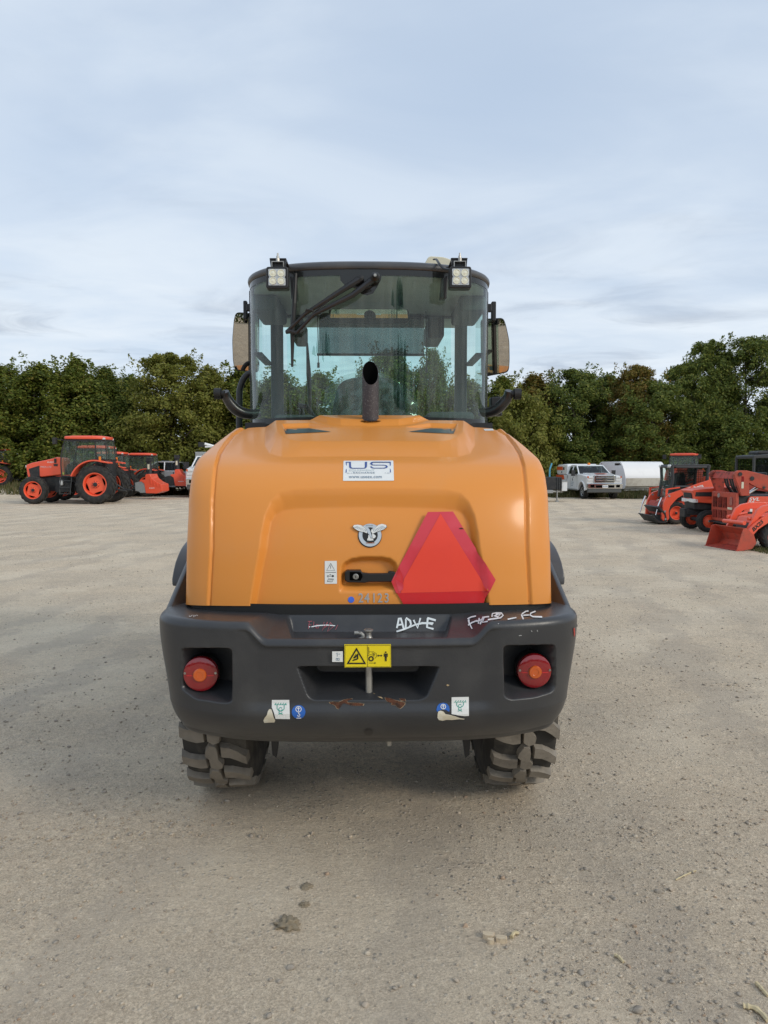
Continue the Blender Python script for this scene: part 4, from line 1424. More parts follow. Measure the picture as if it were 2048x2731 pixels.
w1 = make_wheel()
kids = [(w1, None)]
wheel_spots = [(-.70, 3.60, .53, R(0), 7), (.708, 3.60, .53, R(180), 0), (-.70, 5.75, .53, 0, 4), (.70, 5.75, .53, R(180), 9)]
for i, (x, y, z, rz, ph) in enumerate(wheel_spots):
    o = w1 if i == 0 else copy_tree(w1)
    if i == 0:
        pass
    o.location = (x, y, z)
    # the left and right tyres carry the same tread direction in the picture
    o.rotation_euler = (R(ph * 2.1), 0, 0)
    if x > 0:
        o.scale = (1, 1, 1)
    o.matrix_parent_inverse = Matrix.Translation(-LO)
for s in (-1, 1):
    up_ = spline([(3.42, 1.06), (3.49, 1.14), (3.64, 1.205), (3.9, 1.235), (4.15, 1.20), (4.32, 1.08)], 20)
    fp = [tuple(p) for p in up_] + [(p[0], p[1] - .035) for p in up_[::-1]]
    fen = MB()
    n_ = len(fp)
    x0, x1 = s * .60, s * .955
    fen.add([(x0, *p) for p in fp] + [(x1, *p) for p in fp], [(i, (i + 1) % n_, n_ + (i + 1) % n_, n_ + i) for i in range(n_)] + [(i, i + 1, n_ - 2 - i, n_ - 1 - i) for i in range(19)] + [(n_ + i, n_ + i + 1, 2 * n_ - 2 - i, 2 * n_ - 1 - i) for i in range(19)])
    lpart(fen.build('fender', M_TRIMGREY, bevel=.008))
lpart(MB().box2((-.42, 3.2, .42), (.42, 4.6, 1.2)).build('rear_frame', M_BLACKM, bevel=.02))
ax2 = MB().cyl((-.62, 3.6, .53), (.62, 3.6, .53), .10, 16)
ax2.ball((0, 3.6, .53), (.16, .16, .17), 16, 10)
lpart(ax2.build('rear_axle', M_BLACKM, smooth=True))
for u in (747, 1231):
    p = PY(u, 1985, 3.25)
    s = -1 if u < 985 else 1
    lpart(MB().prism([(p.x - .03 * s, p.z + .25), (p.x + .05 * s, p.z + .25), (p.x + .03 * s, p.z - .03), (p.x + .012 * s, p.z - .045)], 3.2, 3.24, 'XZ').build('hitch_plate', M_BLACKM))
p = PY(1038, 1980, 3.0)
lpart(MB().cyl((p.x, 3.0, p.z + .1), (p.x, 3.0, p.z - .012), .012, 10).build('drain_plug', M_STEEL))
lpart(MB().box2((-.36, 4.6, .42), (.36, 6.4, .95)).cyl((-.62, 5.75, .53), (.62, 5.75, .53), .10, 16).build('front_frame', M_BLACKM, bevel=.02))
for s in (-1, 1):
    lpart(MB().prism([(5.75, 1.15), (5.95, 1.25), (6.9, .62), (7.0, .35), (6.85, .32), (6.7, .55)], s * .30, s * .38, 'YZ').build('lift_arm', M_ORANGE, bevel=.01))
bk = MB()
bp_ = [(6.95, .55), (6.95, .12), (7.10, .05), (7.75, .05), (7.75, .07), (7.12, .08), (6.98, .16), (6.98, .55)]
bk.prism(bp_, -.92, .92, 'YZ')
lpart(bk.build('front_bucket', M_BLACKM, bevel=.004))
for s in (-1, 1):
    lpart(MB().prism([(6.95, .55), (6.95, .12), (7.10, .05), (7.75, .05), (7.2, .5)], s * .90, s * .925, 'YZ').build('bucket_side', M_BLACKM))
# ================================================================== ground
def gravel_mat():
    m = bpy.data.materials.new('dry gravel')
    m.use_nodes = True
    nt = m.node_tree
    b = nt.nodes['Principled BSDF']
    b.inputs['Roughness'].default_value = .95
    b.inputs['Specular IOR Level'].default_value = .15
    tc = nt.nodes.new('ShaderNodeTexCoord')

    def noise(scale, detail=6, rough=.6, stretch=(1, 1, 1), rot=0):
        mp = nt.nodes.new('ShaderNodeMapping')
        mp.inputs['Scale'].default_value = stretch
        mp.inputs['Rotation'].default_value = (0, 0, rot)
        nt.links.new(tc.outputs['Object'], mp.inputs[0])
        n = nt.nodes.new('ShaderNodeTexNoise')
        n.inputs['Scale'].default_value = scale
        n.inputs['Detail'].default_value = detail
        n.inputs['Roughness'].default_value = rough
        nt.links.new(mp.outputs[0], n.inputs['Vector'])
        return n.outputs['Fac']

    def smooth(v, lo, hi, a=0.0, c=1.0):
        n = nt.nodes.new('ShaderNodeMapRange')
        n.interpolation_type = 'SMOOTHSTEP'
        nt.links.new(v, n.inputs[0])
        for i, x in enumerate((lo, hi, a, c)):
            n.inputs[i + 1].default_value = x
        return n.outputs[0]

    def mix(f, a, c, blend='MIX'):
        n = nt.nodes.new('ShaderNodeMix')
        n.data_type = 'RGBA'
        n.blend_type = blend
        for s, v in ((n.inputs[0], f), (n.inputs[6], a), (n.inputs[7], c)):
            if isinstance(v, (int, float)):
                s.default_value = v
            elif isinstance(v, tuple):
                s.default_value = (*v, 1)
            else:
                nt.links.new(v, s)
        return n.outputs[2]

    def math_(op, a, c):
        n = nt.nodes.new('ShaderNodeMath')
        n.operation = op
        for s, v in ((n.inputs[0], a), (n.inputs[1], c)):
            if isinstance(v, (int, float)):
                s.default_value = v
            else:
                nt.links.new(v, s)
        return n.outputs[0]
    big = smooth(noise(.45, 5, .6, (.35, 1.6, 1), .1), .38, .64)       # packed wheel tracks, looser grey stone
    mid = smooth(noise(1.3, 6, .65), .35, .68)
    fine = smooth(noise(34, 7, .8), .36, .66)
    grain = smooth(noise(120, 4, .8), .38, .64)
    c = mix(big, (0.569, 0.450, 0.345), (0.754, 0.596, 0.454))
    c = mix(math_('MULTIPLY', mid, .45), c, (0.533, 0.406, 0.301))
    c = mix(math_('MULTIPLY', smooth(noise(.9, 4, .55, (1, .6, 1), 1.0), .50, .70), .7), c, (0.475, 0.413, 0.365))
    rut = smooth(noise(1.2, 5, .6, (.10, 1.7, 1), -.75), .44, .60)
    c = mix(math_('MULTIPLY', rut, .55), c, (0.789, 0.628, 0.476))
    mauve = smooth(noise(.75, 7, .74, (.45, 1.2, 1), .3), .46, .60)
    c = mix(math_('MULTIPLY', mauve, .78), c, (0.36, 0.305, 0.275))
    trk = smooth(noise(2.4, 6, .7, (.22, 1.9, 1), .06), .40, .62)
    c = mix(math_('MULTIPLY', trk, .40), c, (0.510, 0.400, 0.301))
    blot = smooth(noise(4.6, 7, .72), .46, .66)
    c = mix(math_('MULTIPLY', blot, .38), c, (0.811, 0.668, 0.532))
    spk = smooth(noise(10, 9, .8), .47, .63)
    c = mix(math_('MULTIPLY', spk, math_('ADD', .34, math_('MULTIPLY', mauve, .42))), c, (0.331, 0.260, 0.199))
    spl = smooth(noise(13, 9, .8, (1, 1, 1), .7), .52, .66)
    c = mix(math_('MULTIPLY', spl, .50), c, (0.874, 0.801, 0.646))
    c = mix(.48, c, mix(fine, (0.36, 0.30, 0.235), (.94, .80, .63)))
    c = mix(.40, c, mix(grain, (0.33, 0.28, 0.22), (.96, .84, .69)))
    for sc_, rot_, dist_, amt, colr in ((.20, .95, 7.0, .36, (.80, .70, .575)), (.15, -.55, 8.0, .34, (.78, .68, .55)), (.33, .2, 9.0, .36, (.38, .33, .29))):
        mp = nt.nodes.new('ShaderNodeMapping')               # lanes packed by wheels, loose stone between them
        mp.inputs['Rotation'].default_value = (0, 0, rot_)
        nt.links.new(tc.outputs['Object'], mp.inputs[0])
        wv = nt.nodes.new('ShaderNodeTexWave')
        wv.inputs['Scale'].default_value = sc_
        wv.inputs['Distortion'].default_value = dist_
        wv.inputs['Detail'].default_value = 7
        wv.inputs['Detail Scale'].default_value = .7
        wv.inputs['Detail Roughness'].default_value = .8
        nt.links.new(mp.outputs[0], wv.inputs['Vector'])
        c = mix(math_('MULTIPLY', math_('MULTIPLY', smooth(wv.outputs['Fac'], .55, .95), smooth(noise(.5, 5, .65), .36, .60)), amt), c, colr)
    c = mix(1.0, c, (1.05, 1.03, .965), 'MULTIPLY')
    vo = nt.nodes.new('ShaderNodeTexVoronoi')
    vo.inputs['Scale'].default_value = 46
    vo.inputs['Randomness'].default_value = 1
    nt.links.new(tc.outputs['Object'], vo.inputs['Vector'])
    peb = smooth(vo.outputs['Distance'], .42, .12)
    sel = nt.nodes.new('ShaderNodeSeparateColor')
    nt.links.new(vo.outputs['Color'], sel.inputs[0])
    loose = math_('MULTIPLY', smooth(noise(2.1, 5, .6), .42, .66), .75)
    on = math_('MULTIPLY', math_('MULTIPLY', peb, smooth(sel.outputs[0], .52, .60)), math_('ADD', .32, loose))
    c = mix(math_('MULTIPLY', on, .8), c, mix(sel.outputs[1], (.22, .205, .185), (.78, .70, .58)))
    nt.links.new(c, b.inputs['Base Color'])
    h = math_('ADD', math_('MULTIPLY', fine, .6), math_('MULTIPLY', grain, .25))
    h = math_('ADD', h, math_('MULTIPLY', on, 1.4))
    h = math_('ADD', h, math_('MULTIPLY', noise(5, 5, .6), 2.2))
    bp = nt.nodes.new('ShaderNodeBump')
    bp.inputs['Strength'].default_value = .7
    bp.inputs['Distance'].default_value = .014
    nt.links.new(h, bp.inputs['Height'])
    nt.links.new(bp.outputs[0], b.inputs['Normal'])
    return m


M_GRAVEL = gravel_mat()
# one sheet to the horizon, gently uneven near the camera
xs = np.concatenate([-np.geomspace(900, 32, 14), np.linspace(-31, -12, 20), np.linspace(-11.5, 11.5, 150), np.geomspace(12, 900, 26)])
ys = np.concatenate([-np.geomspace(600, 3, 16), np.linspace(-2.5, 14, 130), np.linspace(14.8, 50, 44), np.geomspace(53, 1500, 26)])
GX, GYY = np.meshgrid(xs, ys)
rg = np.random.default_rng(4)
GZ = np.zeros_like(GX)
for k in range(26):
    f = rg.uniform(.8, 5.5)
    a = rg.uniform(0, 2 * math.pi)
    GZ += .0042 / f ** .8 * np.sin(f * (GX * math.cos(a) + GYY * math.sin(a)) + rg.uniform(0, 6.28))
near = smooth01((14 - np.hypot(GX, GYY - 3)) / 6)
GZ = GZ * near - .012 * near
GZ += .42 * smooth01((GYY - 37) / 4) * smooth01((-14 - GX) / 4)
ground_me = grid_mesh('gravel_yard', np.stack([GX, GYY, GZ], -1))
ground = link('gravel_yard', ground_me, M_GRAVEL)
ground['kind'] = 'structure'
ground_bvh = bvh_of(ground_me)


def gz(x, y):
    h = ground_bvh.ray_cast(Vector((x, y, 5)), Vector((0, 0, -1)))[0]
    return h.z if h else 0.0


# loose stones
def stone_mesh(seed, n=1):
    bm = bmesh.new()
    bmesh.ops.create_icosphere(bm, subdivisions=n, radius=1)
    r = random.Random(seed)
    ph = [(Vector((r.gauss(0, 1), r.gauss(0, 1), r.gauss(0, 1))).normalized(), r.uniform(.38, .85)) for _ in range(9)]
    for v in bm.verts:
        for d, k in ph:
            e = v.co.dot(d) - k
            if e > 0:
                v.co -= d * e * .96
        v.co *= r.uniform(.95, 1.05)
    vs = np.array([v.co[:] for v in bm.verts])
    fs = np.array([[v.index for v in f.verts] for f in bm.faces])
    bm.free()
    return vs, fs


M_STONE = []
for k, c in enumerate([(.45, .375, .29), (.37, .32, .26), (.56, .475, .365), (.44, .32, .225)]):
    M_STONE.append(wear(mat('stone ' + 'abcd'[k], c, .9, spec=.2), (c[0] * .7, c[1] * .7, c[2] * .7), 60, .4, .65, .8))


def scatter(seed, count, ymax, smin, smax, mi, dens, ymin=1.75):
    rg_ = np.random.default_rng(seed)
    shapes = [stone_mesh(seed * 10 + i, 1) for i in range(5)]
    V_, F_, off = [], [], 0
    made = 0
    while made < count:
        y = ymin + (ymax - ymin) * rg_.random() ** 1.7
        x = rg_.uniform(-.52, .52) * (y + .6) * 1.12
        if rg_.random() > dens(x, y):
            continue
        s = smin + (smax - smin) * rg_.random() ** 4
        vs, fs = shapes[rg_.integers(5)]
        a = rg_.uniform(0, 6.28)
        ca, sa = math.cos(a), math.sin(a)
        p = vs * np.array([s * rg_.uniform(.7, 1.3), s * rg_.uniform(.6, 1.1), s * rg_.uniform(.45, .8)])
        p = np.stack([p[:, 0] * ca - p[:, 1] * sa, p[:, 0] * sa + p[:, 1] * ca, p[:, 2]], 1)
        p += np.array([x, y, gz(x, y) + s * .2])
        V_.append(p)
        F_.append(fs + off)
        off += len(vs)
        made += 1
    o = link('loose_gravel', raw_mesh('loose_gravel', np.vstack(V_), np.vstack(F_)), M_STONE[mi])
    tag(o, 'loose small gravel scattered over the packed yard', None, None, 'stuff')


def band_(x, y):
    return .3 + .7 * (math.sin(x * .9 + .8) * math.sin(y * 1.1) > -.1)


def patchy(x, y):
    v = .18 + .55 * (math.sin(x * 2.1 + 1.3) * math.sin(y * 1.7 + .4) > .25) + (.9 if abs(x - .75 - .15 * math.sin(y * 3)) < .35 and y < 3.6 else 0) + (.35 if x > 1.2 else 0)
    return min(1, v)


scatter(21, 6500, 9.0, .0025, .010, 0, patchy)
scatter(22, 3000, 9.0, .003, .013, 1, patchy)
scatter(23, 3000, 9.0, .0025, .011, 2, patchy)
scatter(24, 700, 8.0, .003, .012, 3, patchy)
scatter(25, 2600, 20.0, .004, .016, 0, band_, 3.0)
scatter(26, 2600, 20.0, .004, .018, 1, band_, 3.0)
scatter(27, 1000, 20.0, .004, .016, 2, band_, 3.0)
# the few stones that stand out, one by one
zg1 = zoomer(400, 2300, 600)
zg2 = zoomer(1200, 2300, 848)
stones = [(p, r_, c_) for p, r_, c_ in
          [(zg1([(1032, 782)])[0], 27, 1), (zg1([(915, 632)])[0], 19, 0), (zg1([(150, 805)])[0], 24, 0), (zg1([(955, 880)])[0], 17, 1), (zg1([(1305, 85)])[0], 21, 3), (zg1([(1608, 672)])[0], 20, 2),
           (zg1([(1322, 1015)])[0], 19, 1), (zg1([(1590, 1050)])[0], 25, 0), (zg1([(222, 985)])[0], 19, 2), (zg1([(1025, 200)])[0], 20, 1), (zg1([(1525, 255)])[0], 17, 2), (zg1([(592, 125)])[0], 17, 0),
           (zg2([(978, 778)])[0], 26, 1), (zg2([(712, 642)])[0], 20, 1), (zg2([(1090, 142)])[0], 18, 1), (zg2([(1152, 132)])[0], 14, 0), (zg2([(688, 585)])[0], 17, 1), (zg2([(762, 720)])[0], 13, 2),
           (zg2([(945, 732)])[0], 14, 0), (zg2([(30, 620)])[0], 15, 0), (zg2([(960, 328)])[0], 13, 3), (zg2([(78, 328)])[0], 16, 3), (zg2([(338, 88)])[0], 13, 1), (zg2([(275, 72)])[0], 14, 3), (zg2([(1205, 232)])[0], 16, 1)]]
STONE_LABELS = ['pale rounded stone below the largest dung clod',
                'small rounded stone just under the left side of the largest dung clod',
                'grey stone lying alone at the lower left of the yard',
                'angular bluish stone under the pale rounded one below the dung clod',
                'reddish stone nearest the shadow behind the left rear tyre', "pale angular stone low in front of the loader's middle",
                'dark oval stone pair piece at the bottom edge left of the middle', "rounded grey stone at the bottom edge below the loader's middle",
                'pale stone near the bottom left corner beside loose grit',
                'dark flat stone just above the small dung crumbs', "small pale stone between the dung crumbs and the loader's middle",
                'thin flat stone in front of the left rear tyre',
                'largest flat grey stone at the bottom edge right of the middle',
                'dark flat oval stone above the largest flat grey one',
                'dark flat stone left of a thin dry stick at right',
                'small pale stone touching the dark flat one near the dry stick',
                'bluish stone in the loose patch right of the wood scrap',
                'small upright pale stone above the largest flat grey stone',
                'small round stone right of the upright pale one',
                'grey stone below the wood scrap near the left of the loose patch',
                'small brown stone on bare ground right of the wood scrap',
                'small tan stone left of and above the wood scrap',
                'dark stone in the heap of loose stones behind the right rear tyre',
                'reddish stone beside the dark one in the loose heap behind the right tyre',
                'dark angular stone with pale tip in the open gravel at right']
for i, ((u, v), r_, c_) in enumerate(stones):
    p = PG(u, v)
    k_ = .362 if u < 1000 and i < 12 else .511
    s = r_ * k_ * (p - CAM).length / FPX
    vs, fs = stone_mesh(500 + i, 2)
    vs = vs * np.array([1.15, .9, .7])
    o = link('stone', raw_mesh('stone', vs * s, fs), M_STONE[c_], smooth=False)
    o.location = (p.x, p.y, gz(p.x, p.y) + s * .25)
    o.rotation_euler = (0, 0, i * 1.3)
    tag(o, STONE_LABELS[i], 'stone', 'larger stones lying on the yard')
# dried dung clod, broken wood, sticks and dry stalks
M_CLOD = wear(mat('dry dung', (.33, .265, .18), .95), (.46, .39, .28), 40, .45, .65, .7, bump=.8, bscale=90)
M_WOOD = wear(mat('weathered wood', (.66, .54, .38), .9), (.46, .37, .26), 60, .4, .65, .8, stretch=(1, 8, 1))
M_STRAW = wear(mat('dry straw', (.60, .50, .31), .9), (.45, .36, .2), 30)


def clod(px, r_, label, seed):
    p = PG(*px)
    bm = bmesh.new()
    bmesh.ops.create_icosphere(bm, subdivisions=4, radius=1)
    rr = random.Random(seed)
    ks = [(Vector((rr.gauss(0, 1), rr.gauss(0, 1), rr.gauss(0, .6))).normalized(), rr.uniform(5, 17), rr.uniform(0, 6)) for _ in range(14)]
    for v in bm.verts:
        d = sum(math.sin(v.co.dot(a) * f + h) for a, f, h in ks) / 14
        v.co *= 1 + d * 1.0
        v.co.z *= .42
    me = bpy.data.meshes.new('dung_clod')
    bm.to_mesh(me)
    bm.free()
    o = link('dung_clod', me, M_CLOD, smooth=True)
    o.scale = (r_, r_ * .8, r_)
    o.location = (p.x, p.y, gz(p.x, p.y) + r_ * .03)
    tag(o, label, 'dung')


clod(zg1([(1015, 470)])[0], .042, 'largest dried brown dung clod on the gravel left of centre', 1)
clod(zg1([(1140, 320)])[0], .018, 'small dark dung crumb just above the largest dried clod', 2)
clod(zg1([(1155, 188)])[0], .021, 'small flat dung crumb farther up towards the loader', 3)
p = PG(*zg2([(235, 398)])[0])
wd = thing('wood_scrap', 'broken flat scrap of weathered wood lying on the gravel', 'wood scrap', (p.x, p.y, gz(p.x, p.y) + .008), R(-16))
for (x, y, l, w_, rz) in ((-.022, .004, .038, .024, .1), (.022, -.004, .034, .022, -.15), (-.012, -.024, .02, .014, .6)):
    b = MB().prism([(x - l * .5, y - w_ * .4), (x - l * .1, y - w_ * .5), (x + l * .5, y - w_ * .35), (x + l * .42, y + w_ * .1), (x + l * .5, y + w_ * .45), (x, y + w_ * .5), (x - l * .55, y + w_ * .3)], -.008, .008, 'XY')
    b.build('splinter', M_WOOD, wd)
for pts, lab, r_, nm in (([(1178, 78), (1215, 62), (1250, 42), (1285, 32)], 'thin dry stick lying on the gravel at right', .0035, 'stick'), ([(1600, 625), (1625, 655), (1659, 690)], 'curled dry corn husk at the right edge of the gravel', .007, 'dry_husk'), ([(1530, 750), (1590, 765), (1630, 790), (1659, 830)], 'torn dry stalk with brown end at the lower right edge', .009, 'dry_stalk'), ([(860, 488), (880, 500), (905, 525)], 'pale crumpled leaf scrap on open gravel', .006, 'leaf_scrap'), ([(320, 395), (335, 375), (358, 372)], 'pale dry leaf scrap beside the wood scrap', .007, 'leaf_scrap')):
    P3 = [PG(u, v) for u, v in zg2(pts)]
    P3 = [(q.x, q.y, gz(q.x, q.y) + r_ * .8 + .003 * (i % 2)) for i, q in enumerate(P3)]
    o = MB().tube(spline(P3, 14).tolist(), [r_ * (.6 + .5 * random.Random(i).random()) for i in range(14)], 6).build(nm, M_STRAW, smooth=True)
    tag(o, lab, nm.replace('_', ' '))
# ================================================================== trees and weeds
def leaf_mat(name, cols, trans=.40):
    m = bpy.data.materials.new(name)
    m.use_nodes = True
    nt = m.node_tree
    for n in list(nt.nodes):
        nt.nodes.remove(n)
    out = nt.nodes.new('ShaderNodeOutputMaterial')
    g = nt.nodes.new('ShaderNodeNewGeometry')
    rp_ = nt.nodes.new('ShaderNodeValToRGB')
    el = rp_.color_ramp.elements
    while len(el) < len(cols):
        el.new(.5)
    for i, (p, c) in enumerate(cols):
        el[i].position = p
        el[i].color = (*c, 1)
    nt.links.new(g.outputs['Random Per Island'], rp_.inputs[0])
    d = nt.nodes.new('ShaderNodeBsdfPrincipled')
    d.inputs['Roughness'].default_value = .55
    d.inputs['Specular IOR Level'].default_value = .25
    t = nt.nodes.new('ShaderNodeBsdfTranslucent')
    mx = nt.nodes.new('ShaderNodeMixShader')
    mx.inputs[0].default_value = trans
    nt.links.new(rp_.outputs[0], d.inputs['Base Color'])
    nt.links.new(rp_.outputs[0], t.inputs[0])
    nt.links.new(d.outputs[0], mx.inputs[1])
    nt.links.new(t.outputs[0], mx.inputs[2])
    nt.links.new(mx.outputs[0], out.inputs[0])
    return m


LEAF = {
    'cedar': leaf_mat('vine and cedar leaves', [(0, (0.086, 0.121, 0.023)), (.5, (0.160, 0.201, 0.035)), (.8, (0.249, 0.270, 0.048)), (.93, (0.289, 0.275, 0.056)), (1, (0.289, 0.237, 0.067))]),
    'light': leaf_mat('yellowish green leaves', [(0, (0.135, 0.155, 0.029)), (.5, (0.229, 0.241, 0.045)), (.85, (0.289, 0.275, 0.064)), (1, (0.289, 0.275, 0.075))]),
    'dark': leaf_mat('dark green leaves', [(0, (0.069, 0.101, 0.023)), (.5, (0.129, 0.173, 0.036)), (.85, (0.226, 0.255, 0.050)), (1, (0.289, 0.275, 0.069))]),
    'autumn': leaf_mat('turning leaves', [(0, (0.112, 0.112, 0.023)), (.4, (0.193, 0.175, 0.034)), (.75, (0.289, 0.194, 0.043)), (1, (0.289, 0.175, 0.049))]),
    'weed': leaf_mat('weed stems', [(0, (.06, .075, .022)), (.5, (.12, .13, .045)), (.8, (.21, .18, .085)), (1, (.26, .19, .11))]),
}
M_BARK = wear(mat('bark', (.085, .068, .052), .95), (.04, .034, .028), 8, .4, .65, .8, bump=.8, bscale=30, stretch=(1, 1, .25))


def leaves_from(points, normals, size, rg_):
    n = len(points)
    q = rg_.normal(size=(n, 3))
    nn = normals * .9 + q * .75 + np.array([0, 0, .35])
    nn /= np.linalg.norm(nn, axis=1)[:, None]
    a = np.cross(nn, rg_.normal(size=(n, 3)))
    a /= np.linalg.norm(a, axis=1)[:, None] + 1e-9
    b = np.cross(nn, a)
    s = size * rg_.uniform(.6, 1.35, n)[:, None]
    V_ = np.stack([points - a * s * .5, points + b * s * .28 + nn * s * .08, points + a * s * .55, points - b * s * .28 + nn * s * .08], 1).reshape(-1, 3)
    F_ = np.arange(n * 4).reshape(n, 4)
    return V_, F_


def crown_mesh(seed, w, h, base, shape, nclump, per, leaf, clump_r):
    """leaf sized faces gathered in clumps over an uneven crown"""
    rg_ = np.random.default_rng(seed)
    P_, N_ = [], []
    for i in range(nclump):
        t = rg_.random() ** .85
        z = base + (h - base) * t
        if shape == 'cedar':
            rad = w * .5 * (1.0 - .10 * t) * (1 if t < .66 else max(.03, 1 - ((t - .66) / .34) ** 1.7))
        elif shape == 'tall':
            rad = w * .5 * max(.08, math.sin(math.pi * (.12 + .84 * t)) ** .6)
        else:
            rad = w * .5 * max(.08, math.sqrt(max(0, 1 - (2 * max(t, .32) - 1) ** 2 * (1 if t > .5 else .7))))
        a = rg_.uniform(0, 2 * math.pi)
        rr = rad * (rg_.uniform(.55, 1.0) if rg_.random() < .8 else rg_.uniform(0, .6))
        c = np.array([rr * math.cos(a), rr * math.sin(a) * .85, z])
        cr = clump_r * rg_.uniform(.55, 1.25) * (1 - .45 * t)
        k = int(per * rg_.uniform(.6, 1.3) * (1 - .3 * t))
        d = rg_.normal(size=(k, 3))
        d /= np.linalg.norm(d, axis=1)[:, None]
        r_ = cr * rg_.random(k) ** .38
        ax_ = np.array([1.15, 1.0, .85 if shape != 'cedar' else 1.25])
        P_.append(c + d * r_[:, None] * ax_)
        out = c - np.array([0, 0, base + (h - base) * .4])
        out = out / (np.linalg.norm(out) + 1e-6)
        N_.append(d * .6 + out * .7)
    for i in range(14 if shape == 'cedar' else 22):          # loose sprigs breaking the outline
        a, t = rg_.uniform(0, 6.28), rg_.uniform(.72, 1.0) if shape == 'cedar' else rg_.uniform(.55, .98)
        k = 46
        rad = w * (.34 if shape == 'cedar' else .44) * math.sqrt(max(.02, 1 - ((t - .5) / .52) ** 2))
        c = np.array([rad * math.cos(a), rad * math.sin(a), base + (h - base) * t])
        s_ = rg_.random(k)[:, None]
        d = np.array([math.cos(a) * .35, math.sin(a) * .35, 1.0]) * rg_.uniform(.6, 1.15)
        P_.append(c + d * s_ + rg_.normal(0, 1, (k, 3)) * .20 * (1.1 - s_))
        N_.append(np.tile([math.cos(a), math.sin(a), .4], (k, 1)))
    P_, N_ = np.vstack(P_), np.vstack(N_)
    P_[:, 2] = np.maximum(P_[:, 2], .1)
    V_, F_ = leaves_from(P_, N_, leaf, rg_)
    return raw_mesh('crown', V_, F_)


def trunk_mesh(seed, h, r, limbs, w):
    rr = random.Random(seed)
    m = MB()
    pts = [(0, 0, -.3)]
    x = y = 0
    for i in range(1, 7):
        x += rr.gauss(0, .09)
        y += rr.gauss(0, .09)
        pts.append((x, y, h * i / 6 * .9))
    m.tube(pts, [r * (1 - .85 * i / 6) for i in range(7)], 7)
    for i in range(limbs):
        k = rr.randint(1, 5)
        b = Vector(pts[k])
        a = rr.uniform(0, 6.28)
        l = w * rr.uniform(.25, .48)
        e = b + Vector((math.cos(a) * l, math.sin(a) * l, l * rr.uniform(.5, 1.1)))
        e.z = min(e.z, h * .86)
        mid = (b + e) / 2 + Vector((rr.gauss(0, .15), rr.gauss(0, .15), rr.uniform(.0, .3)))
        rb = r * (1 - .85 * k / 6) * .55
        m.tube([b, mid, e], [rb, rb * .7, rb * .25], 5)
    return m.mesh('trunk')


PROTO = {}
for nm, args, tr_ in (
        ('cedar0', (1, 4.0, 8.0, .1, 'cedar', 210, 250, .155, .70), (8, .14, 4, 3)),
        ('cedar1', (2, 4.2, 8.0, .1, 'cedar', 210, 250, .155, .74), (8, .14, 4, 3)),
        ('cedar2', (3, 3.8, 8.0, .1, 'cedar', 200, 250, .155, .68), (8, .14, 4, 3)),
        ('round0', (4, 6.4, 8.8, .6, 'round', 260, 260, .16, .80), (8.5, .20, 9, 6)),
        ('round1', (5, 6.4, 8.8, .9, 'round', 250, 260, .16, .80), (8.5, .20, 9, 6)),
        ('tall0', (6, 6.0, 10, .7, 'tall', 240, 250, .165, .80), (9.5, .22, 12, 6)),
        ('tall1', (7, 6.0, 10, 1.0, 'tall', 215, 250, .165, .82), (9.5, .22, 12, 6)),
        ('shrub0', (8, 4.6, 5.0, .05, 'round', 130, 240, .15, .70), (4.2, .09, 6, 4))):
    PROTO[nm] = (crown_mesh(*args), trunk_mesh(args[0] + 50, *tr_), args[1], args[2])

SPK = 2048 / 1659.0


def tree(u, top, width, Z, proto, leaf, label, nm, z0=0.0, cat='tree', group='trees along the edge of the yard'):
    cm, tm, w0, h0 = PROTO[proto]
    d = ray(u * SPK, 1247)
    x = d.x / d.y * Z
    zt = 1.6 + (1010 - top) / 1533 * Z
    sx = width * (1.25 if proto.startswith('cedar') else 1.12) / 1533 * Z / w0
    sz = (zt - z0) / h0
    t = thing(nm, label, cat, (x, Z, z0), random.Random(label).uniform(0, 6.28), group)
    t.scale = (sx, sx, sz)
    key = proto + leaf
    if key not in LEAFED:
        me = cm.copy()
        me.materials.append(LEAF[leaf])
        LEAFED[key] = me
        if not tm.materials:
            tm.materials.append(M_BARK)
    for n_, me in (('crown', LEAFED[key]), ('trunk', tm)):
        o = bpy.data.objects.new(n_, me)
        COL.objects.link(o)
        o.parent = t
    return t


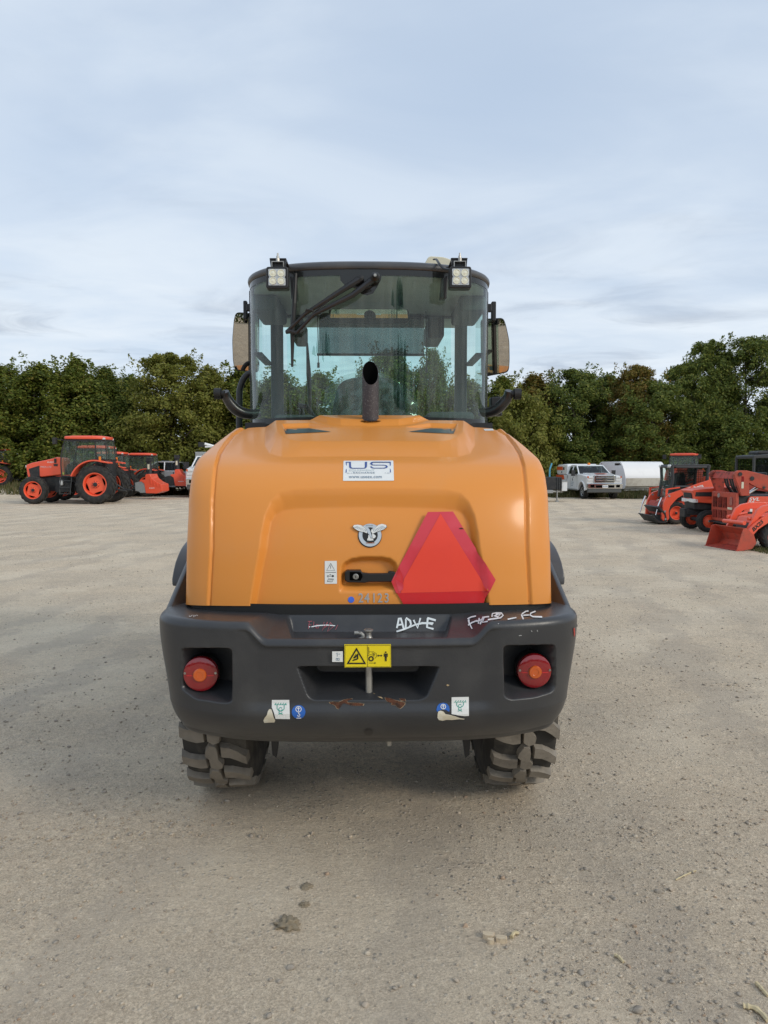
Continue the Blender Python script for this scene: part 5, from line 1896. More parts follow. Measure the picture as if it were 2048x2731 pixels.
LEAFED = {}
BERM = .42
for a in (
        (-75, 800, 170, 47, 'cedar0', 'cedar', 'vine covered tree cut off by the left edge of the photo', 'cedar_tree', BERM),
        (15, 806, 165, 46, 'cedar1', 'cedar', 'dense vine covered tree behind the leftmost red tractor', 'cedar_tree', BERM),
        (92, 796, 150, 45.5, 'cedar2', 'cedar', 'dense vine covered tree behind the hood of the nearest red tractor', 'cedar_tree', BERM * .6),
        (172, 790, 150, 46, 'cedar0', 'cedar', 'tallest pointed vine covered tree above the nearest red tractor cab', 'cedar_tree'),
        (232, 808, 130, 46.5, 'cedar1', 'dark', 'dark vine covered tree left of the rounded yellowish tree', 'cedar_tree'),
        (285, 822, 130, 48, 'cedar2', 'dark', 'low dark tree in the dip beside the rounded yellowish tree', 'cedar_tree'),
        (372, 773, 215, 45, 'round0', 'light', 'rounded yellowish green tree taller than the hedge left of the loader', 'broadleaf_tree'),
        (455, 808, 140, 46, 'cedar1', 'light', 'pointed tree right of the rounded yellowish tree', 'cedar_tree'),
        (525, 806, 140, 46.5, 'cedar0', 'cedar', 'pointed tree directly left of the loader cab', 'cedar_tree'),
        (605, 812, 130, 46, 'cedar2', 'cedar', 'pointed tree seen through the left part of the cab glass', 'cedar_tree'),
        (690, 818, 130, 46, 'cedar0', 'cedar', 'low tree seen through the cab left of the exhaust', 'cedar_tree'),
        (845, 766, 165, 46, 'round1', 'dark', 'large round tree seen through the cab right of the exhaust', 'broadleaf_tree'),
        (935, 770, 95, 47, 'cedar1', 'dark', 'narrow tree seen through the right part of the cab glass', 'cedar_tree'),
        (1010, 828, 120, 47, 'cedar2', 'cedar', 'low tree behind the right edge of the cab', 'cedar_tree'),
        (1085, 824, 130, 47, 'cedar1', 'cedar', 'pointed tree just right of the right side mirror', 'cedar_tree'),
        (1150, 820, 140, 47, 'cedar0', 'autumn', 'brownish pointed tree behind the low green shrub', 'cedar_tree'),
        (1235, 806, 190, 46, 'round1', 'dark', 'dark round tree above the white pickup', 'broadleaf_tree'),
        (1310, 815, 130, 48, 'cedar2', 'dark', 'dark tree behind the white pickup and trailer', 'cedar_tree'),
        (1372, 796, 150, 45.5, 'round0', 'autumn', 'tree with brownish turning top above the white trailer', 'broadleaf_tree'),
        (1405, 830, 190, 44.5, 'round1', 'dark', 'dark tree in front of the one with the turning top', 'broadleaf_tree'),
        (1475, 792, 140, 46, 'round0', 'dark', 'dark tree left of the two tall trees at right', 'broadleaf_tree'),
        (1525, 742, 150, 47, 'tall0', 'dark', 'left one of the two tallest trees at right', 'tall_tree'),
        (1618, 735, 175, 46.5, 'tall1', 'dark', 'right one of the two tallest trees at right', 'tall_tree'),
        (1725, 755, 170, 46, 'tall0', 'dark', 'tall tree cut off by the right edge of the photo', 'tall_tree'),
        (1580, 900, 150, 44, 'shrub0', 'dark', 'bushy undergrowth tree below the two tallest trees', 'broadleaf_tree'),
        (1122, 856, 165, 43, 'shrub0', 'light', 'low rounded green shrub right of the loader', 'shrub', 0.0, 'shrub'),
        (1245, 960, 140, 44, 'shrub0', 'dark', 'low dark shrub between the loader and the white pickup', 'shrub', 0.0, 'shrub'),
        (1460, 965, 120, 44, 'shrub0', 'dark', 'low dark shrub behind the red roofed tractor', 'shrub', 0.0, 'shrub')):
    tree(*a)

# weeds and rough grass at the yard's edge
def weed_mesh(strips, n, hmin, hmax, seed, wk=1.0):
    rg_ = np.random.default_rng(seed)
    V_, off = [], 0
    per = n // len(strips)
    for (x0, x1, y0, y1, zb) in strips:
        x, y = rg_.uniform(x0, x1, per), rg_.uniform(y0, y1, per)
        h = rg_.uniform(hmin, hmax, per) * (.45 + .55 * np.sin(x * 2.1 + y) ** 2)
        a = rg_.uniform(0, 6.28, per)
        w_ = rg_.uniform(.012, .04, per) * wk
        lean = rg_.normal(0, .28, (per, 2)) * h[:, None]
        zz = np.array([gz(px_, py_) for px_, py_ in zip(x, y)])
        b0 = np.stack([x - np.cos(a) * w_, y - np.sin(a) * w_, zz], 1)
        b1 = np.stack([x + np.cos(a) * w_, y + np.sin(a) * w_, zz], 1)
        tp = np.stack([x + lean[:, 0], y + lean[:, 1], zz + h], 1)
        V_.append(np.stack([b0, b1, tp], 1).reshape(-1, 3))
    V_ = np.vstack(V_)
    return raw_mesh('rough_grass', V_, np.arange(len(V_)).reshape(-1, 3))


def left_x(u, Z):
    d = ray(u * SPK, 1247)
    return d.x / d.y * Z


g_ = link('rough_grass', weed_mesh([(left_x(-120, 42), left_x(130, 42), 38.5, 45.5, 0), (left_x(250, 44), left_x(420, 44), 41.5, 45, 0), (left_x(1170, 40), left_x(1300, 40), 37.5, 42, 0), (left_x(1300, 39), left_x(1440, 39), 36.0, 42, 0), (left_x(1440, 40), left_x(1760, 40), 38, 44, 0)], 26000, .12, .55, 3), LEAF['weed'])
tag(g_, 'rough grass and weeds along the foot of the trees', None, None, 'stuff')
g_ = link('rough_grass', weed_mesh([(left_x(1640, 13.3), left_x(1690, 13.3), 12.9, 14.2, 0)], 900, .03, .11, 5, .35), LEAF['weed'])
tag(g_, 'thin weeds growing through the gravel by the red bucket', None, None, 'stuff')
rg_ = np.random.default_rng(77)
n_ = 16000
px_ = rg_.uniform(-90, 90, n_)
pz_ = rg_.random(n_) ** .8 * (8.5 + 1.8 * np.sin(px_ * .31) + 1.3 * np.sin(px_ * .83 + 1))
P_ = np.stack([px_, -58 + rg_.normal(0, 1.6, n_), pz_], 1)
V_, F_ = leaves_from(P_, np.tile([0, 1, .3], (n_, 1)), 1.1, rg_)
wd_ = link('woods', raw_mesh('woods', V_, F_), LEAF['dark'])
tag(wd_, 'far line of woods on the other side of the yard', None, None, 'stuff')
# ================================================================== parked machines
M_RED = wear(mat('machine red orange', (.86, .115, .055), .38, coat=.3), (.76, .12, .07), 3, .5, .75, .5, .5)
M_REDOLD = wear(mat('faded red paint', (.50, .075, .040), .55), (.30, .075, .05), 6, .42, .7, .8, .75)
M_REDDARK = wear(mat('worn red paint', (.42, .050, .030), .6), (.10, .035, .025), 9, .45, .65, .8, .8)
M_RIMRED = mat('rim red', (.86, .12, .05), .45)
M_CHASSIS = wear(mat('chassis black', (.020, .021, .023), .55), (.06, .055, .05), 6, .45, .7, .6)
M_CABGLASS = glassmat('green cab glass', (.80, .92, .87), 1.5, dust_haze=.10, dust_haze_col=(.40, .48, .44))  # pale film strengthened to paint the dark cabs lighter
M_CARGLASS = glassmat('dark car glass', (.34, .40, .40), 1.35, dust_haze=.015, dust_haze_col=(.2, .2, .2))
M_CARWHITE = wear(mat('white car paint', (.86, .87, .87), .3, coat=.6), (.80, .79, .77), 4, .5, .75, .4)
M_CARSILVER = mat('silver car paint', (.50, .52, .55), .32, metal=.4, coat=.5)
M_TRAILWHITE = wear(mat('white trailer panel', (.80, .82, .84), .4), (.70, .71, .72), 3, .5, .75, .4)
M_ALU = wear(mat('bare aluminium sheet', (.62, .60, .54), .42, metal=.85), (.45, .42, .36), 5, .4, .7, .6)
M_GALV = wear(mat('galvanised steel', (.40, .41, .40), .5, metal=.5), (.28, .28, .27), 14, .45, .7, .7)
M_GREYPANEL = wear(mat('grey bare side plate', (.33, .36, .37), .55, metal=.2), (.24, .26, .27), 10, .45, .7, .6)
M_ORANGESTRIPE = mat('orange stripe', (.70, .10, .03), .4)
M_LAMPGLASS = mat('clear lamp glass', (.72, .74, .74), .12, coat=1)
M_AMBERB = mat('amber beacon', (.85, .24, .02), .3)
M_CARTYRE = wear(mat('car tyre', (.022, .022, .022), .8), (.06, .055, .05), 8, .45, .7, .6)
M_DARKGREY = mat('dark grey cab frame', (.040, .043, .045), .5)

WHEELS = {}


def wheel_mesh(kind, Rr, W, rim_r):
    key = (kind, round(Rr, 3), round(W, 3), round(rim_r, 3))
    if key in WHEELS:
        return WHEELS[key]
    h = W / 2
    ty = MB().lathe([(-h * .8, rim_r), (-h, rim_r + (Rr - rim_r) * .35), (-h * .95, Rr * .90), (-h * .7, Rr * .955), (0, Rr * .965), (h * .7, Rr * .955), (h * .95, Rr * .90), (h, rim_r + (Rr - rim_r) * .35), (h * .8, rim_r)], axis='Y', seg=44).mesh('tyre')
    ty.polygons.foreach_set('use_smooth', np.ones(len(ty.polygons), bool))
    tr = MB()
    if kind == 'ag':
        n = 17
        for i in range(n):
            for s in (-1, 1):
                a0 = 2 * math.pi * (i + (.5 if s > 0 else 0)) / n
                prev = None
                vs = []
                for j in range(5):
                    q = j / 4
                    y = s * h * (.04 + .96 * q)
                    a = a0 - .30 * q
                    rt = Rr * (1 - .045 * q ** 3)
                    rb = Rr * (.945 - .05 * q ** 3)
                    da = .055
                    for r_, d in ((rb, -da * 1.3), (rt, -da * .8), (rt, da * .8), (rb, da * 1.3)):
                        vs.append((r_ * math.cos(a + d), y, r_ * math.sin(a + d)))
                fs = []
                for j in range(4):
                    for k in range(3):
                        fs.append((j * 4 + k, j * 4 + k + 1, j * 4 + 5 + k, j * 4 + 4 + k))
                fs += [(0, 1, 2, 3), (16, 17, 18, 19)]
                tr.add(vs, fs)
    else:
        n = 40
        for i in range(n):
            for s, ph in ((-1, 0), (0, .5), (1, .25)):
                a = 2 * math.pi * (i + ph) / n
                w_ = 2 * math.pi / n * .36
                y0, y1 = s * h * .62 - h * .24, s * h * .62 + h * .24
                sk = .25 * 2 * math.pi / n
                vs = []
                for r_ in (Rr * .95, Rr * (1.0 if s == 0 else .992)):
                    for y, q in ((y0, -sk), (y1, sk)):
                        for d in (-w_, w_):
                            vs.append((r_ * math.cos(a + d + q), y, r_ * math.sin(a + d + q)))
                tr.add(vs, [(4, 5, 7, 6), (0, 1, 5, 4), (2, 3, 7, 6), (0, 2, 6, 4), (1, 3, 7, 5)])
    trm = tr.mesh('tread')
    rims = []
    if kind == 'ag':
        prof = [(-h * .8, rim_r * 1.0), (-h * .78, rim_r * .93), (h * .15, rim_r * .90), (h * .30, rim_r * .84), (h * .30, rim_r * .30), (h * .45, rim_r * .27), (h * .55, rim_r * .18), (h * .55, .0001)]
        out = [(h * .80, rim_r * 1.03), (h * .84, rim_r * .99), (h * .78, rim_r * .93), (h * .15, rim_r * .90)]
        rm = MB().lathe(prof, axis='Y', seg=36).lathe(out, axis='Y', seg=36).lathe([(-q[0], q[1]) for q in prof], axis='Y', seg=36).lathe([(-q[0], q[1]) for q in out], axis='Y', seg=36).mesh('rim')
        rm.polygons.foreach_set('use_smooth', np.ones(len(rm.polygons), bool))
        rm.set_sharp_from_angle(angle=R(35))
        hub = MB()
        for s in (-1, 1):
            hub.lathe([(s * h * .3, rim_r * .20), (s * h * .72, rim_r * .18), (s * h * .76, rim_r * .12), (s * h * .76, .0001)], axis='Y', seg=20)
            for i in range(8):
                a = i * math.pi / 4
                hub.cyl((rim_r * .28 * math.cos(a), s * h * .3, rim_r * .28 * math.sin(a)), (rim_r * .28 * math.cos(a), s * h * .5, rim_r * .28 * math.sin(a)), rim_r * .03, 6)
        slots = MB()
        for s in (-1, 1):
            for i in range(4):
                a0 = i * math.pi / 2
                arc = [(rim_r * r_ * math.cos(a0 + d), rim_r * r_ * math.sin(a0 + d)) for r_, d in ((.78, -.50), (.84, -.25), (.86, 0), (.84, .25), (.78, .50), (.70, .28), (.67, 0), (.70, -.28))]
                slots.prism(arc, s * h * .29, s * h * .325, 'XZ')
    else:
        prof = [(-h * .8, rim_r), (-h * .78, rim_r * .9), (h * .45, rim_r * .86), (h * .5, rim_r * .62), (h * .62, rim_r * .40), (h * .70, rim_r * .22), (h * .74, .0001)]
        out = [(h * .80, rim_r * 1.02), (h * .82, rim_r * .98), (h * .74, rim_r * .92), (h * .45, rim_r * .86)]
        rm = MB().lathe(prof, axis='Y', seg=32).lathe(out, axis='Y', seg=32).lathe([(-q[0], q[1]) for q in prof], axis='Y', seg=32).mesh('rim')
        rm.polygons.foreach_set('use_smooth', np.ones(len(rm.polygons), bool))
        hub = MB().cyl((0, -h * .78, 0), (0, h * .78, 0), rim_r * .18, 14)
        slots = MB()
        for s in (-1, 1):
            for i in range(8):
                a = i * math.pi / 4
                arc = [(rim_r * r_ * math.cos(a + d), rim_r * r_ * math.sin(a + d)) for r_, d in ((.78, -.16), (.80, 0), (.78, .16), (.52, .14), (.50, 0), (.52, -.14))]
                slots.prism(arc, s * h * .46, s * h * .68, 'XZ')
    WHEELS[key] = (ty, trm, rm, hub.mesh('hub'), slots.mesh('hand_holes'))
    return WHEELS[key]


def add_wheel(parent, kind, c, Rr, W, rim_r, rim_m, tyre_m=None, slots=True, flip=False, steer=0.0):
    ty, tr, rm, hb, sl = wheel_mesh(kind, Rr, W, rim_r)
    w = None
    for nm, me, m in (('wheel', ty, tyre_m or M_RUBBER), ('tread', tr, tyre_m or M_RUBBER), ('rim', rm, rim_m), ('hub', hb, M_GALV if kind == 'road' else M_CHASSIS), ('hand_holes', sl, M_HOLE_SHADE)):
        if nm == 'hand_holes' and not slots:
            continue
        if not me.materials:
            me.materials.append(m)
        elif me.materials[0] != m:
            me = me.copy()
            me.materials[0] = m
        o = bpy.data.objects.new(nm, me)
        COL.objects.link(o)
        if w is None:
            o.parent = parent
            o.location = c
            o.rotation_euler = (0, .37 * (c[0] + c[1]), steer)
            w = o
        else:
            o.parent = w
    return w


def P2(pts, zx0, zy0, k):
    """picture outline -> side profile of a machine that faces left (forward = +x)"""
    return [((zx0 - x) * k, (zy0 - y) * k) for x, y in pts]


def pane(m, pts, mt, parent, name='window'):
    return MB().add(pts, [tuple(range(len(pts)))]).build(name, mt, parent)


def at_px(u, v, Z=None):
    """ground point under a photograph pixel (2048 wide), or the point on that bearing at distance Z"""
    p = PG(u, v)
    return p


# ---------------------------------------------------------------- farm tractors
def make_tractor(label):
    T = thing('farm_tractor', label, 'tractor', group='red farm tractors parked in a row')
    k = .003
    pp = lambda pts: P2(pts, 1430, 1132, k)
    RR, RW, FR, FW = .86, .46, .61, .36
    for s in (-1, 1):
        add_wheel(T, 'ag', (0, s * .86, RR), RR, RW, .51, M_RIMRED)
        add_wheel(T, 'ag', (2.745, s * .80, FR), FR, FW, .385, M_RIMRED)
    hood = MB().prism(pp([(335, 575), (350, 553), (430, 525), (600, 492), (720, 465), (790, 443), (850, 448), (892, 462), (892, 700), (560, 742), (545, 735), (395, 735), (365, 755), (350, 700)]), -.37, .37).build('hood', M_RED, T, bevel=.05)
    for s in (-1, 1):
        MB().prism(pp([(380, 617), (538, 568), (540, 735), (402, 735)]), s * .355, s * .376).build('side_grille', M_CHASSIS, T)
        MB().prism(pp([(745, 545), (810, 543), (806, 578), (750, 578)]), s * .36, s * .374).build('hood_badge', M_CHASSIS, T)
        MB().box2(((1430 - 790) * k, s * .35, (1132 - 530) * k), ((1430 - 760) * k, s * .40, (1132 - 465) * k)).build('hood_latch', M_CHASSIS, T)
    front = MB().box2((3.255, -.26, 1.2), (3.30, .26, 1.68)).build('front_grille', M_CHASSIS, T, bevel=.02)
    for s in (-1, 1):
        MB().box2((3.22, s * .18, 1.60), (3.315, s * .34, 1.70)).build('headlight', M_LAMPGLASS, T, bevel=.015)
        MB().ball((3.24, s * .30, 1.13), .045, 10, 6).build('marker_lamp', M_LAMPGLASS, T, smooth=True)
    M = frame_m(((1430 - 655) * k, .3745, (1132 - 528) * k), (-1, 0, 0), (0, 0, 1))
    flat_text('hood_lettering', M_WHITE, T, 'KUBOTA', M, .06, sx=1.2, bold=.01)
    M = frame_m(((1430 - 552) * k, .3745, (1132 - 600) * k), (-1, 0, 0), (0, 0, 1))
    flat_text('hood_lettering', M_PALEP, T, 'MGX-110', M, .075, sx=1.1)
    ch = MB()
    ch.box2((-.35, -.24, .55), (3.0, .24, 1.20))
    ch.box2((2.5, -.30, .45), (3.25, .30, 1.12))
    ch.cyl((0, -.72, RR), (0, .72, RR), .17, 14)
    ch.cyl((2.745, -.68, FR), (2.745, .68, FR), .10, 12)
    ch.box2((1.25, .24, .50), (1.95, .52, .95)).box2((1.25, -.52, .50), (1.95, -.24, .95))
    ch.build('chassis', M_CHASSIS, T, bevel=.02)
    # cab
    roof = MB().prism([(1.43, -.66), (1.36, -.76), (.25, -.80), (-.20, -.62), (-.33, -.40), (-.33, .40), (-.20, .62), (.25, .80), (1.36, .76), (1.43, .66)], 2.845, 2.985, 'XY').build('cab_roof', M_RED, T, bevel=.05)
    sub(MB().prism([(1.2, -.55), (.3, -.6), (-.1, -.4), (-.1, .4), (.3, .6), (1.2, .55)], 2.98, 3.01, 'XY').build('roof_ridge', M_RED, None, bevel=.02), roof)
    sub(MB().prism([(1.38, -.66), (.25, -.72), (-.28, -.40), (-.28, .40), (.25, .72), (1.38, .66)], 2.80, 2.848, 'XY').build('roof_lining', M_DARKGREY, None), roof)
    for s in (-1, 1):
        y = s * .74
        for pts, r_ in (([(975, 195), (940, 300), (912, 430), (905, 560), (915, 730)], .030), ([(1410, 195), (1418, 330), (1428, 470)], .030), ([(915, 725), (1085, 735)], .03), ([(1085, 735), (1110, 640), (1170, 560), (1270, 505), (1400, 480), (1552, 480)], .03), ([(970, 205), (1525, 205)], .022)):
            MB().tube([(x, y, z) for x, z in pp(pts)], r_, 8).build('cab_pillar', M_CHASSIS, T)
        MB().tube([(-.28, s * .50, 2.83), (-.34, s * .52, 2.5), (-.36, s * .54, 1.95)], .026, 8).build('cab_pillar', M_CHASSIS, T)
        g1 = pp([(972, 205), (1412, 205), (1425, 478), (1270, 508), (1170, 565), (1112, 645), (1085, 728), (918, 722), (908, 560), (915, 430), (942, 300)])
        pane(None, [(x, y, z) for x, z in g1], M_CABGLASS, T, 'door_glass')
        g2 = pp([(1418, 205), (1530, 205), (1550, 478), (1430, 478)])
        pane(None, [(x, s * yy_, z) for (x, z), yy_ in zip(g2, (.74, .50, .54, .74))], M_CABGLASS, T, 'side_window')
        fen = MB()
        arc = [(1.09 * math.cos(a), RR + 1.08 * math.sin(a)) for a in np.linspace(R(20), R(108), 16)] + [(-.62, RR + .98)]
        arc2 = [(1.03 * math.cos(a), RR + 1.02 * math.sin(a)) for a in np.linspace(R(20), R(108), 16)] + [(-.64, RR + .92)]
        fen.prism(arc + arc2[::-1], s * .56, s * 1.12)
        fen.build('rear_fender', M_RED, T, bevel=.012)
        MB().box2((-.28, s * .98, RR + 1.02), (-.20, s * 1.06, RR + 1.22)).build('indicator_lamp', M_AMBERB, T, bevel=.01)
        MB().tube([(.95 * 1, s * .76, 2.72), (1.7, s * 1.0, 2.86)], .018, 6).prism([(1.62, 2.62), (1.76, 2.62), (1.76, 2.90), (1.62, 2.90)], s * .92, s * 1.12).build('side_mirror', M_CHASSIS, T, bevel=.01)
        MB().box2((-.30, s * .46, 2.84), (-.20, s * .58, 2.92)).build('rear_work_lamp', M_LAMPGLASS, T, bevel=.01)
    f0 = [(x, z) for x, z in pp([(975, 205), (942, 300), (915, 430), (908, 560), (915, 700)])]
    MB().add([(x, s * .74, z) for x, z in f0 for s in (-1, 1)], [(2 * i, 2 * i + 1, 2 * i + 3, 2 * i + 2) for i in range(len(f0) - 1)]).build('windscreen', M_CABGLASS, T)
    r0 = pp([(1532, 205), (1552, 480)])
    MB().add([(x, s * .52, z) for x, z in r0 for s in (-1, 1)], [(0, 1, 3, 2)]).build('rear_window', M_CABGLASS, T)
    ins = MB()
    ins.prism(pp([(1180, 640), (1330, 620), (1360, 430), (1395, 425), (1400, 700), (1180, 700)]), -.26, .26)
    ins.prism(pp([(935, 700), (935, 560), (1000, 520), (1010, 700)]), -.35, .35)
    ins.prism(pp([(1000, 540), (1045, 520), (1050, 530), (1005, 552)]), -.2, .2)
    ins.prism(pp([(915, 735), (1085, 735), (1110, 690), (1500, 690), (1500, 500), (1552, 490), (1552, 735), (915, 760)]), -.70, .70)
    ins.build('seat_and_console', M_CHASSIS, T, bevel=.03)
    MB().tube([(x, .30, z) for x, z in pp([(1245, 210), (1250, 330), (1235, 430)])], .010, 6).build('grab_bar', M_CHASSIS, T)
    for s in (-1, 1):
        st = MB()
        a, b, c, d = pp([(905, 740), (1068, 740), (1050, 990), (900, 990)])
        st.tube([(a[0], s * .82, a[1]), (d[0], s * .90, d[1])], .022, 6).tube([(b[0], s * .82, b[1]), (c[0], s * .90, c[1])], .022, 6)
        for q in (.22, .60, .98):
            st.box2((a[0] + (d[0] - a[0]) * q, s * (.78 + .06 * q), a[1] + (d[1] - a[1]) * q), (b[0] + (c[0] - b[0]) * q, s * (.94 + .06 * q), a[1] + (d[1] - a[1]) * q + .03))
        st.build('access_steps', M_DARKGREY, T)
        MB().box2((1.58, s * .50, .82), (1.72, s * .60, 1.05)).build('filler_cap', M_WHITE if s > 0 else M_CHASSIS, T, bevel=.01)
        MB().box2((1.60, s * .36, 1.28), (1.66, s * .38, 1.40)).build('warning_tag', M_YELLOW, T)
    hi = MB()
    hi.tube([(-.2, -.3, 1.0), (-.75, -.42, .62), (-1.15, -.42, .55)], .05, 6).tube([(-.2, .3, 1.0), (-.75, .42, .62), (-1.15, .42, .55)], .05, 6).tube([(-.2, .2, 1.25), (-.6, .3, 1.3), (-.75, .42, .64)], .03, 6).tube([(-.2, -.2, 1.25), (-.6, -.3, 1.3), (-.75, -.42, .64)], .03, 6)
    hi.build('rear_hitch', M_CHASSIS, T)
    return T


def bearing(u, Z):
    d = ray(u, 1247)
    return d.x / d.y * Z


tA = make_tractor('nearest red tractor parked side on at left with cab and steps in full view')
tA.location = (bearing(204.5 * SPK, 31.3), 31.3 + 1.0, 0)
tA.rotation_euler = (0, 0, math.pi)
for (u, Z, sc, lab, z0) in ((219, 33.8, .88, 'red tractor close behind the nearest one, only its rear wheel and roof end showing', 0), (251, 37.4, .81, 'third red tractor, between the nearest one and the grey sided snow blower', 0), (316, 39.2, .80, 'red roofed tractor with dark fender behind the grey sided snow blower', 0), (-3, 43.0, .78, 'red tractor cut off by the left edge on the grass bank', .42)):
    t = copy_tree(tA, (bearing(u * SPK, Z), Z + .8, z0), math.pi + (0 if u > 0 else .06), lab)
    t.scale = (sc, sc, sc)
t = copy_tree(tA, (bearing(1828, 36.5), 36.5, 0), -R(122), 'tractor whose red roof and windscreen rise behind the red loader with the front blade')
t.scale = (.80, .80, .775)

# ---------------------------------------------------------------- snow blowers
def make_blower(label):
    B = thing('snow_blower', label, 'snow blower', group='red snow blowers behind the tractors')
    k = .1808 * 36 / 1892.5
    pp = lambda pts: [((x - 720) * k, (1000 - y) * k) for x, y in pts]
    MB().prism(pp([(722, 682), (742, 668), (798, 664), (830, 735), (905, 790), (1000, 832), (1010, 940), (912, 975), (724, 970), (700, 820), (640, 778), (650, 760), (720, 752)]), -.05, 1.45).build('housing', M_RED, B, bevel=.02)
    sd = MB().prism(pp([(540, 805), (610, 786), (720, 782), (722, 962), (632, 965), (600, 940), (545, 932)]), -.03, .0)
    sd.build('side_plate', M_GREYPANEL, B)
    MB().prism(pp([(540, 805), (610, 786), (720, 782), (722, 962), (632, 965), (600, 940), (545, 932)]), 1.40, 1.43).build('side_plate', M_GREYPANEL, B)
    MB().prism(pp([(600, 800), (720, 790), (720, 950), (640, 955)]), .0, 1.40).build('auger_housing', M_CHASSIS, B)
    for x in (800, 850, 905, 960):
        MB().prism(pp([(x, 742 + (x - 800) * .5), (x + 22, 750 + (x - 800) * .5), (x + 34, 830 + (x - 800) * .3), (x + 14, 832 + (x - 800) * .3)]), -.075, -.05).build('rib', M_RED, B)
    a = MB().tube([(x, .55, z) for x, z in pp([(745, 670), (742, 570), (738, 430)])], [.17, .15, .14], 12)
    a.box2((pp([(700, 480)])[0][0], .36, pp([(700, 470)])[0][1]), (pp([(785, 440)])[0][0], .74, pp([(700, 400)])[0][1]))
    ch_ = a.build('chute', M_CHASSIS, B, bevel=.01)
    sub(MB().box2((pp([(725, 0)])[0][0], .38, pp([(0, 590)])[0][1]), (pp([(758, 0)])[0][0], .40, pp([(0, 510)])[0][1])).build('chute_sticker', M_CREAM), ch_)
    for y in (.1, 1.2):
        MB().tube([(x, y, z) for x, z in pp([(430, 890), (510, 850), (590, 822)])], .05, 6).build('hitch_arm', M_CHASSIS, B)
    M = frame_m((pp([(785, 0)])[0][0], -.0525, pp([(0, 897)])[0][1]), (1, 0, 0), (0, 0, 1))
    flat_text('housing_lettering', M_WHITE, B, 'MK MARTIN', M, .055, sx=.75, bold=.02, shear=.25)
    return B


b1 = make_blower('red snow blower with grey side plate standing behind the red tractors')
p = PG((260 + 720 * .1808), 1140 + 1000 * .1808)
b1.location = (bearing(260 + 720 * .1808 - 3, 36), 36, .22)
b1.scale = (.84, .84, .92)
b2 = copy_tree(b1, (bearing(260 + 1060 * .1808, 38.0), 39.0, .52), .12, 'raised red snow blower with black side, nearest the white service truck')
b2.scale = (.86, .86, .86)
for c in children_of(b2):
    if c.name.startswith('side_plate'):
        c.data = c.data.copy()
        c.data.materials[0] = M_CHASSIS

